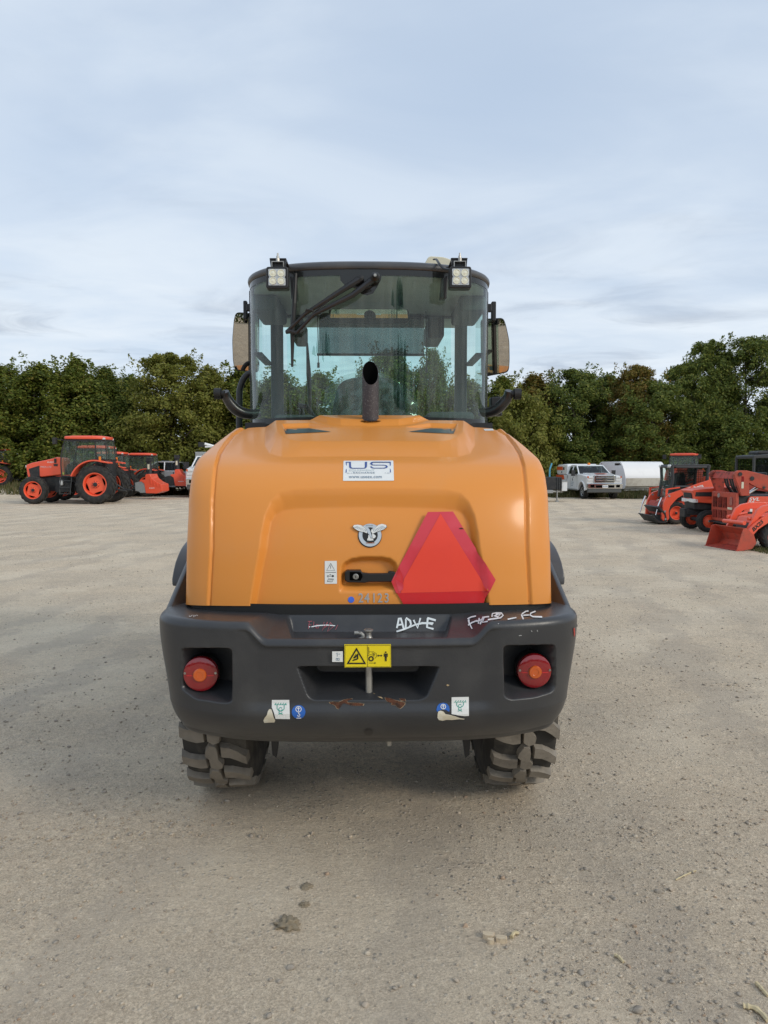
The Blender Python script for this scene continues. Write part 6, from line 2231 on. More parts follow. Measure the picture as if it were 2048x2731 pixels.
# ---------------------------------------------------------------- pickups
def pickup_parts(T, paint, grille_word=None, cap=False, service=False):
    """local +x = forward, wheels on the ground, 5.9 m long, 2.0 m wide"""
    W = 1.0
    for s in (-1, 1):
        add_wheel(T, 'road', (1.85, s * .84, .41), .41, .28, .25, M_GALV, M_CARTYRE)
        add_wheel(T, 'road', (-1.85, s * .84, .41), .41, .28, .25, M_GALV, M_CARTYRE)
    side = [(2.62, .62), (2.70, .80), (2.70, 1.22), (2.60, 1.30), (1.30, 1.42), (1.18, 1.43), (.9, 1.42), (-.72, 1.40), (-.75, 1.34), (-2.95, 1.34), (-2.95, .62)]
    wheelcut = lambda cx: [(cx + .52 * math.cos(a), max(.52, .44 + .52 * math.sin(a))) for a in np.linspace(0, math.pi, 13)]
    low = [(-2.95, .52), *[(x, z) for x, z in wheelcut(-1.85)][::-1], *[(x, z) for x, z in wheelcut(1.85)][::-1], (2.60, .52)]
    body = MB().prism(side[:-1] + [(-2.95, .62)] + low, -W, W).build('body', paint, T, bevel=.045)
    MB().box2((-2.6, -.80, .45), (2.5, .80, .75)).build('underbody', M_CHASSIS, T)
    MB().prism([(-.80, 1.36), (-.72, 1.90), (-.55, 1.935), (.25, 1.94), (.42, 1.90), (.40, 1.86), (1.22, 1.36)], -.02, .02)
    # cab: roof on pillars, real panes
    roof = MB().prism([(-.78, 1.87), (-.62, 1.93), (.1, 1.945), (.40, 1.90), (.44, 1.86), (-.78, 1.84)], -.80, .80).build('cab_roof', paint, T, bevel=.03)
    for s in (-1, 1):
        for a, b, r_ in (((1.22, .93, 1.38), (.42, .78, 1.88), .04), ((-.80, .95, 1.36), (-.74, .79, 1.88), .07), ((-.05, .94, 1.36), (-.05, .79, 1.88), .04)):
            MB().tube([(a[0], s * a[1], a[2]), (b[0], s * b[1], b[2])], r_, 8).build('cab_pillar', paint, T)
        pane(None, [(1.12, s * .935, 1.40), (.40, s * .80, 1.85), (-.02, s * .80, 1.85), (-.02, s * .935, 1.40)], M_CARGLASS, T, 'side_window')
        pane(None, [(-.08, s * .935, 1.40), (-.08, s * .80, 1.85), (-.70, s * .80, 1.85), (-.74, s * .935, 1.40)], M_CARGLASS, T, 'side_window')
        mm = MB().tube([(1.0, s * .94, 1.38), (1.0, s * 1.10, 1.40)], .03, 6).box((.98, s * 1.20, 1.46), (.10, .22, .34)).build('side_mirror', M_CHASSIS, T, bevel=.03)
        MB().box((.42, s * 1.0, 1.22), (.10, .03, .05)).build('door_handle', M_CHASSIS, T, bevel=.01)
        MB().box((-.60, s * 1.0, 1.22), (.05, .025, .20)).build('door_handle', M_CHASSIS, T, bevel=.01)
        dl = MB()
        for x in (1.08, -.05, -.76):
            dl.box((x, s * 1.0005, 1.0), (.012, .006, .72))
        dl.build('door_gap', M_CHASSIS, T)
        MB().tube([(1.2, s * .98, .50), (-.7, s * .98, .50)], .045, 8).build('running_board', M_GALV, T)
        arch = MB()
        pts = [(1.85 + .60 * math.cos(a), .44 + .60 * math.sin(a)) for a in np.linspace(R(5), R(175), 16)]
        pts2 = [(1.85 + .52 * math.cos(a), .44 + .52 * math.sin(a)) for a in np.linspace(R(5), R(175), 16)]
        arch.prism(pts + pts2[::-1], s * .97, s * 1.035).build('wheel_arch', paint, T, bevel=.015)
        hl = MB().box2((2.60, s * .64, 1.02), (2.735, s * .96, 1.30)).build('headlight', M_LAMPGLASS, T, bevel=.03)
        sub(MB().box2((2.70, s * .68, 1.17), (2.742, s * .92, 1.19)).build('lamp_divider', M_CHROME), hl)
        sub(MB().box2((2.60, s * .90, 1.20), (2.738, s * .972, 1.30)).build('turn_lamp', M_AMBER), hl)
    pane(None, [(1.22, -.88, 1.42), (1.22, .88, 1.42), (.42, .74, 1.88), (.42, -.74, 1.88)], M_CARGLASS, T, 'windscreen')
    pane(None, [(-.78, -.88, 1.40), (-.78, .88, 1.40), (-.74, .76, 1.86), (-.74, -.76, 1.86)], M_CARGLASS, T, 'rear_window')
    ins = MB()
    for s in (-1, 1):
        ins.box((.05, s * .40, 1.35), (.18, .5, .65)).box((.05, s * .40, 1.74), (.12, .26, .2))
    ins.box((.95, 0, 1.30), (.3, 1.6, .24))
    ins.build('seats', M_DARKIN, T, bevel=.03)
    MB().prism([(1.25, 1.425), (2.66, 1.30), (2.66, 1.33), (1.9, 1.45), (1.25, 1.475)], -.72, .72).build('bonnet', paint, T, bevel=.03)
    g = MB().prism(roundpoly([(-.60, .93), (.60, .93), (.60, 1.34), (-.60, 1.34)], .06), 2.66, 2.75, 'YZ').build('grille_surround', M_CHROME, T, bevel=.02)
    sub(MB().prism(roundpoly([(-.52, .99), (.52, .99), (.52, 1.28), (-.52, 1.28)], .04), 2.74, 2.756, 'YZ').build('grille_mesh', M_HOLE_SHADE), g)
    gb = MB()
    for z in (1.065, 1.20):
        gb.box2((2.75, -.50, z - .035), (2.785, .50, z + .035))
    sub(gb.build('grille_bar', M_CHROME, None, bevel=.012), g)
    if grille_word:
        em = MB().prism([(.17 * math.cos(a), 1.135 + .075 * math.sin(a)) for a in np.linspace(0, 2 * math.pi, 24, endpoint=False)], 2.78, 2.80, 'YZ').build('grille_emblem', M_INK if grille_word == 'FORD' else M_CHROME, None)
        sub(em, g)
        M = frame_m((2.803, 0, 1.105), (0, 1, 0), (0, 0, 1))
        sub(flat_text('emblem_lettering', M_CHROME if grille_word == 'FORD' else M_ORANGESTRIPE, None, grille_word, M, .065, sx=1.0, bold=.02, align='CENTER'), g)
    bp_ = MB().prism(roundpoly([(-1.0, .60), (1.0, .60), (1.0, .90), (-1.0, .90)], .06), 2.66, 2.84, 'YZ').build('front_bumper', M_CHROME, T, bevel=.03)
    sub(MB().box2((2.838, -.52, .66), (2.846, .52, .80)).build('bumper_opening', M_HOLE_SHADE), bp_)
    for s in (-1, 1):
        sub(MB().prism(roundpoly([(s * .62, .67), (s * .84, .67), (s * .84, .82), (s * .62, .82)], .03), 2.838, 2.846, 'YZ').build('fog_lamp', M_HOLE_SHADE), bp_)
    pl = MB().box2((2.846, -.16, .655), (2.856, .16, .80)).build('number_plate', M_WHITE, T)
    M = frame_m((2.8575, -.13, .70), (0, 1, 0), (0, 0, 1))
    sub(flat_text('plate_lettering', M_BLUEP, None, 'BB 42096', M, .055, sx=.85, bold=.02), pl)
    MB().prism([(2.60, .36), (2.80, .40), (2.80, .60), (2.60, .60)], -.95, .95, 'XZ').build('front_valance', M_GREYIN, T, bevel=.02)


J = thing('pickup_truck', 'white pickup with orange striped canopy and amber beacon parked by the white trailer', 'pickup truck')
pickup_parts(J, M_CARWHITE, 'FORD')
cap = MB().prism([(-.80, 1.36), (-.86, 1.90), (-1.0, 2.0), (-2.7, 1.98), (-2.93, 1.86), (-2.95, 1.36)], -.95, .95).build('canopy', M_CARWHITE, J, bevel=.10)
for s in (-1, 1):
    sub(MB().prism([(-1.7, 1.62), (-2.9, 1.62), (-2.9, 1.84), (-1.7, 1.84)], s * .945, s * .953).build('canopy_stripe', M_ORANGESTRIPE), cap)
    sub(MB().box((-1.9, s * .95, 1.50), (.14, .02, .10)).build('canopy_lock', M_CHASSIS), cap)
    st = MB().prism([(-1.2, 1.05), (-1.35, 1.33), (-2.9, 1.33), (-2.9, .85), (-2.45, .85), (-2.3, 1.02), (-1.4, 1.05)], s * 1.001, s * 1.006).build('body_stripe', M_ORANGESTRIPE, J)
    sub(MB().box((-1.5, s * .955, 1.72), (.22, .01, .17)).build('canopy_graphic', M_INK), cap)
    em = MB().prism([(.30, 1.18), (.22, 1.02), (.36, 1.02)], s * 1.002, s * 1.006).build('door_emblem', M_INK, J)
    for z, l in ((.90, .42), (.80, .36), (.71, .30)):
        MB().box2((.08, s * 1.001, z), (.08 + l, s * 1.005, z + .035)).build('door_lettering_line', M_GREYP, J)
MB().cyl((-.35, .2, 1.945), (-.35, .2, 1.97), .09, 14).lathe([(1.97, .08), (2.05, .075), (2.07, .05), (2.07, .0001)], (-.35, .2, 0), 'Z', 16).build('beacon', M_AMBERB, J, smooth=True)
MB().box2((1.5, -.3, 1.44), (2.3, .3, 1.452)).build('bonnet_stripe', M_ORANGESTRIPE, J)
p = PG(1440 + 800 * .217, 1200 + 600 * .217)
J.location = (bearing(1440 + 640 * .217 - 12, 38), 38.0, 0)
J.rotation_euler = (0, 0, R(-88))
J.scale = (.93, .90, .90)

H = thing('service_truck', 'white service truck with crane half hidden by the orange loader', 'service truck')
pickup_parts(H, M_CARWHITE, 'GMC')
MB().box2((-1.0, -1.05, .75), (-3.2, 1.05, 2.15)).build('service_body', M_GALV, H, bevel=.03)
cr = MB().tube([(-1.6, .2, 2.10), (-1.6, .2, 2.38)], .12, 10).tube([(-1.6, .2, 2.34), (-1.4, -.62, 2.56)], .07, 8).tube([(-1.6, .2, 2.44), (-1.4, -.6, 2.40)], .04, 8)
cr.build('crane', M_CARWHITE, H)
MB().box((-1.4, -.78, 2.52), (.25, .28, .24)).build('crane_winch', M_CHASSIS, H, bevel=.02)
H.location = (bearing(552, 37.5) - .3, 37.5 + 3.1, 0)
H.rotation_euler = (0, 0, R(-84))
H.scale = (1.1, 1.14, 1.17)

G = thing('pickup_truck', 'silver crew pickup parked behind the red snow blowers', 'pickup truck')
pickup_parts(G, M_CARSILVER, None)
G.location = (bearing(260 + 1000 * .1808, 41.5), 41.9, 0)
G.rotation_euler = (0, 0, R(182))
G.scale = (.98, 1, 1.02)

# ---------------------------------------------------------------- white trailer
K = thing('cargo_trailer', 'white covered trailer with bare metal lower side beside the white pickup', 'trailer')
sec = roundpoly([(-1.14, .42), (1.14, .42), (1.26, .58), (1.28, 1.05), (1.10, 1.60), (.85, 1.98), (-.85, 1.98), (-1.10, 1.60), (-1.28, 1.05), (-1.26, .58)], [.08, .08, .14, .30, .30, .18, .18, .30, .30, .14])
body = MB().prism([(a, b) for a, b in sec], 0, 2.95, 'YZ').build('trailer_body', M_TRAILWHITE, K)
for s in (-1, 1):
    pts = [q for q in sec if q[1] < 1.02 and q[0] * s > 0]
    lo_ = [(s * 1.14, .43), (s * 1.267, .58), (s * 1.287, 1.04)]
    MB().add([(x, y, z) for y, z in lo_ for x in (.03, 2.97)], [(0, 1, 3, 2), (2, 3, 5, 4)]).build('metal_side', M_ALU, K)
    MB().box2((.1, s * 1.0, .34), (2.9, s * 1.06, .43)).build('side_rail', M_GALV, K)
    add_wheel(K, 'road', (1.75, s * .95, .30), .30, .2, .19, M_GALV, M_CARTYRE)
MB().box2((0, -.9, .30), (3.0, .9, .42)).build('trailer_frame', M_CHASSIS, K)
MB().tube([(0, -.5, .38), (-1.0, 0, .38)], .05, 6).tube([(0, .5, .38), (-1.0, 0, .38)], .05, 6).build('drawbar', M_CHASSIS, K)
MB().box((-.004, -.55, 1.82), (.006, .35, .12)).build('trailer_badge', M_INK, K)
MB().box((-.004, -.80, 1.80), (.006, .10, .07)).build('trailer_badge', M_INK, K)
for y in (-.76, .76):
    MB().cyl((-.01, y, 1.86), (.0, y, 1.86), .03, 8).build('marker_lamp', M_INK, K)
K.location = (bearing(1440 + 975 * .217, 38.5), 38.5 + 1.45, 0)
K.rotation_euler = (0, 0, R(21))
K.scale = (1.0, 1.0, .98)

# ---------------------------------------------------------------- flat trailer with black tank
I_ = thing('flat_trailer', 'small galvanised flat trailer with jack beside the orange loader hood', 'trailer')
MB().box2((-1.6, -.85, .46), (1.6, .85, .62)).build('deck', M_GALV, I_, bevel=.01)
MB().tube([(1.6, -.55, .54), (2.5, 0, .52)], .05, 6).tube([(1.6, .55, .54), (2.5, 0, .52)], .05, 6).build('drawbar', M_GALV, I_)
MB().cyl((2.0, -.35, .05), (2.0, -.35, .95), .05, 8).box((2.0, -.35, .03), (.25, .25, .06)).tube([(2.0, -.35, .95), (2.2, -.45, .97)], .02, 6).build('jack', M_GALV, I_)
for s in (-1, 1):
    add_wheel(I_, 'road', (0, s * .95, .30), .30, .2, .19, M_GALV, M_CARTYRE)
I_.location = (bearing(1440 + 40 * .217 - 28, 33), 33.6, 0)
I_.rotation_euler = (0, 0, R(-6))
I_.scale = (.62, .9, .9)
tk = thing('black_tank', 'black boxy tank standing on the flat trailer', 'tank', (I_.location.x + .45, I_.location.y, .56))
MB().prism(roundpoly([(-.95, 0), (.95, 0), (.95, .60), (-.95, .60)], .06), -.55, .55).build('tank_body', M_CHASSIS, tk, bevel=.03)
tkp = MB()
for x in (.72, .82, .92):
    tkp.box2((x - .015, -.58, .02), (x + .015, -.54, .58))
tkp.build('tank_strap', M_DARKGREY, tk)
MB().tube([(.55, .2, .58), (.55, .2, .95), (.65, .2, 1.25)], .035, 8).build('blue_hose', mat('blue hose', (.10, .42, .62), .5), tk)
bx = thing('cargo_box', 'pale metal tool box at the front of the flat trailer', 'box', (I_.location.x + 1.45, I_.location.y - .1, .50))
MB().box2((-.02, -.3, 0), (.24, .3, .46)).build('box_shell', M_TRAILWHITE, bx, bevel=.02)
MB().box2((-.03, -.31, .42), (.25, .31, .48)).build('box_lid', M_GALV, bx, bevel=.01)

# ---------------------------------------------------------------- compact loader with arm and front blade
zM = (1640, 1180, .2459)
Z_ = 19.7
kM = .2459 * 19.9 / 1892.5
pm = lambda pts: P2(pts, 660, 890, kM)
L_ = thing('compact_loader', 'red compact loader with grey cab and lettered arm and a lowered black front blade', 'compact loader')
YN, YF = .62, -.62
for y in (YN - .12, YF + .12):
    add_wheel(L_, 'ag', (pm([(690, 0)])[0][0], y, .325), .325, .24, .19, M_RIMRED, slots=False)
    add_wheel(L_, 'ag', (pm([(690, 0)])[0][0] - 1.15, y, .325), .325, .24, .19, M_RIMRED, slots=False)
MB().prism(pm([(620, 640), (700, 590), (1500, 560), (1500, 800), (600, 800)]), YF + .28, YN - .28).build('machine_body', M_RED, L_, bevel=.03)
MB().prism(pm([(640, 750), (1500, 750), (1480, 840), (640, 830)]), YF + .3, YN - .3).build('undercarriage', M_CHASSIS, L_)
# cab frame
cy0, cy1 = YF + .22, YN - .22
MB().prism(pm([(640, 262), (655, 238), (1060, 236), (1082, 250), (1080, 268), (690, 266), (645, 275)]), cy0 - .02, cy1 + .02).build('cab_roof', M_DARKGREY, L_, bevel=.012)
for y in (cy0, cy1):
    for pts, r_ in (([(660, 250), (670, 400), (655, 500), (640, 600)], .045), ([(1062, 250), (1050, 330), (1040, 480)], .05), ([(690, 480), (880, 480), (1050, 420)], .035), ([(700, 268), (1040, 268)], .03)):
        MB().tube([(x, y, z) for x, z in pm(pts)], r_, 8).build('cab_frame', M_DARKGREY, L_)
    pane(None, [(x, y - .01, z) for x, z in pm([(715, 280), (1030, 280), (1040, 410), (890, 470), (710, 470)])], M_CARGLASS, L_, 'side_window')
    gr = MB()
    for i in range(12):
        x = 740 + i * 24
        a, b = pm([(x, 300)])[0], pm([(x, 450)])[0]
        gr.box2((a[0] - .004, y - .03, b[1]), (a[0] + .004, y - .022, a[1]))
    for i in range(7):
        zq = 300 + i * 24
        a, b = pm([(735, zq)])[0], pm([(1010, zq)])[0]
        gr.box2((b[0], y - .034, a[1] - .004), (a[0], y - .027, a[1] + .004))
    gr.build('window_guard', M_CHASSIS, L_)
MB().prism(pm([(700, 470), (1060, 470), (1060, 600), (690, 640), (690, 560)]), cy0, cy1).prism(pm([(780, 330), (830, 330), (850, 470), (760, 470)]), -.2, .2).build('cab_interior', M_CHASSIS, L_, bevel=.02)
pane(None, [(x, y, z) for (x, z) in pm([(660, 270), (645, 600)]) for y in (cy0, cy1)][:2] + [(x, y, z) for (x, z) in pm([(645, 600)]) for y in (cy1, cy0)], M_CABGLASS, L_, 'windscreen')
for y in (cy1 - .03, cy1 - .14, cy0 + .04):
    c = pm([(648, 256)])[0]
    MB().lathe([(0, .045), (.03, .045), (.04, .03), (.04, .0001)], (c[0], y, c[1]), 'X', 14).build('cab_lamp', M_LAMPGLASS, L_, smooth=True)
for y in (cy1 + .02,):
    MB().tube([(x, y, z) for x, z in pm([(655, 350), (630, 380), (625, 440), (640, 470)])], .010, 6).build('grab_handle', M_DARKGREY, L_)
armp = [(1500, 330), (1500, 440), (1085, 490), (840, 535), (760, 560), (690, 600), (650, 640), (610, 690), (596, 740), (602, 820), (585, 845), (560, 852), (535, 845), (522, 820), (528, 740), (540, 650), (565, 590), (600, 555), (740, 505), (900, 445), (1080, 388)]
for y in (YN, YF):
    a = MB().prism(pm(armp), y - .05, y + .04).build('lift_arm', M_RED, L_, bevel=.01)
    for q in ((595, 578), (560, 828), (552, 745)):
        c = pm([q])[0]
        sub(MB().cyl((c[0], y - .06, c[1]), (c[0], y + .055, c[1]), .03, 12).build('arm_pin', M_GALV), a)
    c = [pm([q])[0] for q in ((440, 555), (420, 650), (395, 745))]
    MB().prism(pm([(575, 500), (720, 480), (730, 492), (600, 510), (585, 590), (572, 590)]), y - .10, y - .06).build('valve_guard', M_RED, L_)
    cyl = MB().cyl((pm([(510, 690)])[0][0], y - .16, pm([(0, 690)])[0][1]), (pm([(0, 0)])[0][0] * 0 + pm([(485, 790)])[0][0], y - .16, pm([(0, 790)])[0][1]), .018, 10).cyl((pm([(545, 600)])[0][0], y - .16, pm([(0, 600)])[0][1]), (pm([(510, 690)])[0][0], y - .16, pm([(0, 690)])[0][1]), .030, 10)
    cyl.build('tilt_cylinder', M_CHROME, L_, smooth=True)
M = frame_m((pm([(800, 0)])[0][0], YN + .0425, pm([(0, 527)])[0][1]), (-math.cos(R(15.5)), 0, math.sin(R(15.5))), (math.sin(R(15.5)), 0, math.cos(R(15.5))))
flat_text('arm_lettering', M_WHITE, L_, 'Kubota', M, .105, sx=.98, bold=.025, spacing=1.02)
bld = pm([(470, 700), (490, 690), (560, 760), (580, 845), (560, 872), (480, 870), (420, 800), (405, 790), (420, 785), (490, 850), (545, 855), (555, 800), (540, 770)])
bl3 = MB().prism(bld, YF + .22, YN + .05).build('front_blade', M_CHASSIS, L_, bevel=.006)
MB().prism(pm([(560, 640), (590, 640), (590, 780), (540, 790), (520, 700)]), YF + .1, YN - .1).build('quick_hitch', M_REDDARK, L_, bevel=.01)
L_.location = (bearing(1640 + 660 * .2459, Z_), Z_ + .62, 0)
L_.rotation_euler = (0, 0, math.pi - R(1.2))

# ---------------------------------------------------------------- compact tractor with black grille
Z_ = 17.42
kN = .2459 * 17.9 / 1892.5
pn = lambda pts: P2(pts, 1030, 978, kN)
N_ = thing('compact_tractor', 'red compact tractor with black grille and clear headlights between the two loaders', 'tractor')
for y in (0, -1.02):
    add_wheel(N_, 'road', (0, y, .28), .28, .20, .165, M_RIMRED, M_CARTYRE, slots=False)
    add_wheel(N_, 'ag', (-1.35, y, .42), .42, .30, .26, M_RIMRED, slots=False)
ho = MB().prism(pn([(905, 655), (902, 610), (895, 560), (868, 528), (890, 512), (1000, 500), (1500, 470), (1500, 700), (930, 655)]), -.86, -.14).build('hood', M_RED, N_, bevel=.03)
fx = pn([(900, 0)])[0][0]
g = MB().prism([(-.76, pn([(0, 610)])[0][1]), (-.26, pn([(0, 610)])[0][1]), (-.28, pn([(0, 532)])[0][1]), (-.74, pn([(0, 532)])[0][1])], fx - .02, fx + .025, 'YZ').build('front_grille', M_CHASSIS, N_, bevel=.01)
gs = MB()
for i in range(6):
    z = pn([(0, 600 - i * 12)])[0][1]
    gs.box2((fx + .025, -.74, z - .006), (fx + .032, -.28, z + .006))
sub(gs.build('grille_slat', M_DARKGREY), g)
for y0, y1 in ((-.86, -.62), (-.40, -.14)):
    MB().prism([(y0, pn([(0, 655)])[0][1]), (y1, pn([(0, 658)])[0][1]), (y1, pn([(0, 616)])[0][1]), (y0, pn([(0, 614)])[0][1])], fx - .10, fx + .028, 'YZ').build('headlight', M_LAMPGLASS, N_, bevel=.012)
MB().box2((fx - .02, -.62, pn([(0, 650)])[0][1]), (fx + .02, -.40, pn([(0, 618)])[0][1])).build('headlight_bridge', M_LAMPGLASS, N_, bevel=.01)
MB().prism(pn([(908, 588), (915, 540), (1100, 540), (1100, 588)]), -.143, -.134).build('side_vent', M_CHASSIS, N_)
vn = MB()
for i in range(4):
    z = pn([(0, 578 - i * 11)])[0][1]
    vn.box2((pn([(990, 0)])[0][0], -.134, z - .003), (pn([(915, 0)])[0][0], -.129, z + .003))
vn.build('vent_slat', M_DARKGREY, N_)
MB().prism(pn([(905, 652), (912, 735), (1480, 760), (1500, 655)]), -.80, -.20).build('engine_side_panel', M_CHASSIS, N_, bevel=.02)
MB().prism(pn([(850, 738), (1100, 738), (1100, 800), (900, 800), (860, 790)]), -.70, -.30).box2((fx + .0, -.66, .36), (fx + .16, -.34, .58)).build('front_frame', M_CHASSIS, N_, bevel=.015)
MB().cyl((0, -1.02, .28), (0, 0, .28), .05, 10).build('front_axle', M_CHASSIS, N_)
MB().prism(pn([(1500, 700), (1500, 440), (1560, 420), (1640, 440), (1680, 700)]), -1.0, -.02).tube([(-1.5, -.9, .9), (-1.5, -.9, 1.5), (-1.5, -.12, 1.5), (-1.5, -.12, .9)], .035, 8).build('rear_platform', M_CHASSIS, N_, bevel=.02)
N_.location = (bearing(1640 + 1030 * .2459, Z_), Z_ + .02, 0)
N_.scale = (.975, .975, .97)
N_.rotation_euler = (0, 0, math.pi - R(1.2))

# ---------------------------------------------------------------- track loader seen from its rear
Z_ = 16.2
kO = .2459 * 16.35 / 1892.5
po = lambda pts: P2(pts, 1330, 1028, kO)
O_ = thing('track_loader', 'worn red track loader with slotted rear door and lettering SVL 90-2', 'track loader')
zz_ = lambda y: po([(0, y)])[0][1]
RW_ = 1.20
rd = MB().prism(roundpoly([(-RW_, zz_(885)), (0, zz_(885)), (0, zz_(548)), (-RW_, zz_(548))], .05), -.06, .03, 'YZ').build('rear_door', M_REDOLD, O_, bevel=.025)
slots = [(-1.10, -.88), (-.84, -.62), (-.58, -.40)]
fr = MB()
for (a, b) in slots:
    for z0, z1 in ((zz_(845), zz_(755)), (zz_(725), zz_(605))):
        sub(MB().box2((.022, a, z0), (.036, b, z1)).build('grille_slot', M_HOLE_SHADE), rd)
        for i in range(9):
            z = z0 + (z1 - z0) * (i + .5) / 9
            fr.box2((.034, a + .01, z - .008), (.044, b - .01, z + .004))
sub(fr.build('grille_louvre', M_REDDARK), rd)
sub(MB().box2((.03, -.24, zz_(690)), (.045, -.12, zz_(600))).build('tail_lamp', M_TAILRED, None, bevel=.008), rd)
sub(MB().box2((.03, -.33, zz_(738)), (.05, -.12, zz_(712))).build('clear_lamp', M_CREAM, None, bevel=.008), rd)
sub(MB().cyl((.03, -.80, zz_(590)), (.045, -.80, zz_(590)), .055, 16).build('door_emblem', M_SILVER, None), rd)
MB().prism([(-.06, zz_(905)), (-.06, zz_(885)), (.08, zz_(885)), (.08, zz_(905))], -RW_ - .03, .03).build('rear_bumper', M_CHASSIS, O_, bevel=.01)
MB().prism(po([(1335, 580), (1445, 575), (1500, 575), (2300, 575), (2300, 960), (1335, 900)]), -RW_ + .05, -.05).build('machine_body', M_CHASSIS, O_, bevel=.03)
MB().prism(po([(1400, 800), (1470, 600), (1490, 588), (2200, 588), (2200, 780), (1660, 720), (1520, 790)]), -.05, -.01).build('side_panel', M_RED, O_, bevel=.01)
MB().box2((po([(1356, 0)])[0][0], -.06, zz_(705)), (po([(1340, 0)])[0][0], -.03, zz_(640))).build('reflector_strip', M_CREAM, O_)
for y in (.05, -RW_ - .05):
    tk_ = MB().prism(roundpoly(po([(1360, 1020), (2250, 1028), (2330, 930), (2200, 830), (1420, 850), (1330, 940)]), .12), y - .17, y + .17).build('rubber_track', M_RUBBER, O_, bevel=.02)
M = frame_m((po([(1462, 0)])[0][0], -.0085, zz_(634)), (-1, 0, 0), (0, 0, 1))
flat_text('side_lettering', M_WHITE, O_, 'SVL', M, .072, sx=1.55, bold=.02, shear=.25)
M = frame_m((po([(1452, 0)])[0][0], -.0085, zz_(676)), (-1, 0, 0), (0, 0, 1))
flat_text('side_lettering', M_WHITE, O_, '90', M, .078, sx=1.25, bold=.02, shear=.25)
M = frame_m((po([(1538, 0)])[0][0], -.0085, zz_(676)), (-1, 0, 0), (0, 0, 1))
flat_text('side_lettering', M_WHITE, O_, '-2', M, .052, sx=1.2, bold=.02, shear=.25)
arm_n = [(1282, 348), (1300, 320), (1335, 305), (1425, 306), (1520, 328), (1660, 362), (2000, 430), (2000, 560), (1660, 528), (1545, 492), (1480, 460), (1450, 440), (1455, 500), (1462, 578), (1370, 582), (1345, 500)]
for y, nm in ((.0, 'near'), (-RW_, 'far')):
    a = MB().prism(po(arm_n), y - .05, y + .04).build('lift_arm', M_REDOLD if nm == 'near' else M_REDDARK, O_, bevel=.012)
    for q, r_ in (((1480, 392), .05), ((1350, 345), .045), ((1612, 490), .03)):
        c = po([q])[0]
        sub(MB().cyl((c[0], y - .06, c[1]), (c[0], y + .055, c[1]), r_, 16).build('arm_pin', M_CHASSIS), a)
    if nm == 'near':
        sub(MB().box2((po([(1392, 0)])[0][0], .04, zz_(500)), (po([(1368, 0)])[0][0], .046, zz_(430))).build('reflector_strip', M_CREAM), a)
        sub(MB().box2((po([(1392, 0)])[0][0], .04, zz_(430)), (po([(1368, 0)])[0][0], .046, zz_(370))).build('reflector_strip', M_TAILRED), a)
    MB().prism(po([(1370, 330), (1455, 330), (1465, 600), (1372, 600)]), y - .14, y - .06).build('arm_tower', M_REDDARK, O_, bevel=.01)
MB().prism(po([(1300, 400), (1390, 380), (1400, 330), (1340, 318)]), -RW_ + .05, -.06).build('arm_crossbar', M_REDDARK, O_, bevel=.02)
hz_ = MB()
for i in range(5):
    hz_.tube([(po([(1420 + i * 8, 0)])[0][0], -.25 - i * .13, zz_(570)), (po([(1380, 0)])[0][0], -.22 - i * .13, zz_(470 + 20 * (i % 2))), (po([(1340, 0)])[0][0], -.25 - i * .12, zz_(330))], .022, 6)
hz_.build('hydraulic_hose', M_CHASSIS, O_)
MB().cyl((po([(1480, 0)])[0][0], -.12, zz_(560)), (po([(1610, 0)])[0][0], -.12, zz_(470)), .04, 10).cyl((po([(1610, 0)])[0][0], -.12, zz_(470)), (po([(1660, 0)])[0][0], -.12, zz_(430)), .022, 10).build('lift_cylinder', M_CHROME, O_, smooth=True)
MB().lathe([(-.05, .0001), (-.05, .12), (.06, .13), (.10, .06), (.10, .0001)], (po([(1560, 0)])[0][0], -.55, zz_(420)), 'Z', 16).build('exhaust_stack', M_CHASSIS, O_, smooth=True)
O_.location = (bearing(1640 + 1330 * .2459, Z_), Z_, 0)
O_.rotation_euler = (0, 0, math.pi - R(1.2))

# ---------------------------------------------------------------- small loader tractor with bucket, right edge
Z_ = 13.45
kP = .2459 * 13.6 / 1892.5
pq = lambda pts: P2(pts, 1340, 1187, kP)
Q_ = thing('loader_tractor', 'small red loader tractor with open bucket on the ground at the right edge', 'loader tractor')
WID = .98
prof_o = [(.0, 0), (-.12, .005), (-.33, .04), (-.42, .15), (-.36, .30), (-.20, .44)]
prof_i = [(-.20, .425), (-.345, .29), (-.395, .155), (-.32, .062), (-.12, .022), (.0, .012)]
bu = MB().prism(prof_o + prof_i, -WID, 0).build('bucket', M_REDOLD, Q_)
for y in (0, -WID):
    e = MB().prism([(.0, 0), (-.12, .005), (-.33, .04), (-.42, .15), (-.36, .30), (-.20, .44), (-.13, .425)], y - .006, y + .006).build('bucket_end', M_REDOLD, Q_)
MB().prism([(.015, .0), (.015, .014), (-.06, .02), (-.06, -.002)], -WID - .01, .01).build('cutting_edge', M_REDDARK, Q_)
MB().add([(-.10, -.12, .0255), (-.10, -.75, .0255), (-.30, -.70, .066), (-.30, -.2, .066)], [(0, 1, 2, 3)]).build('bucket_wear', M_REDDARK, Q_)
lp_ = pq([(1350, 1010), (1440, 830), (1475, 765), (1540, 722), (1640, 702), (1900, 700), (1900, 790), (1660, 770), (1570, 790), (1500, 850), (1420, 1010), (1400, 1040)])
for y in (-.20, -.84):
    MB().prism([(x - .31, z + .03) for x, z in lp_], y - .03, y + .03).build('loader_arm', M_RED, Q_, bevel=.008)
    MB().cyl((pq([(1520, 0)])[0][0] - .10, y - .06, pq([(0, 850)])[0][1]), (pq([(1860, 0)])[0][0], y - .06, pq([(0, 800)])[0][1]), .035, 10).build('lift_cylinder', M_RED, Q_, smooth=True)
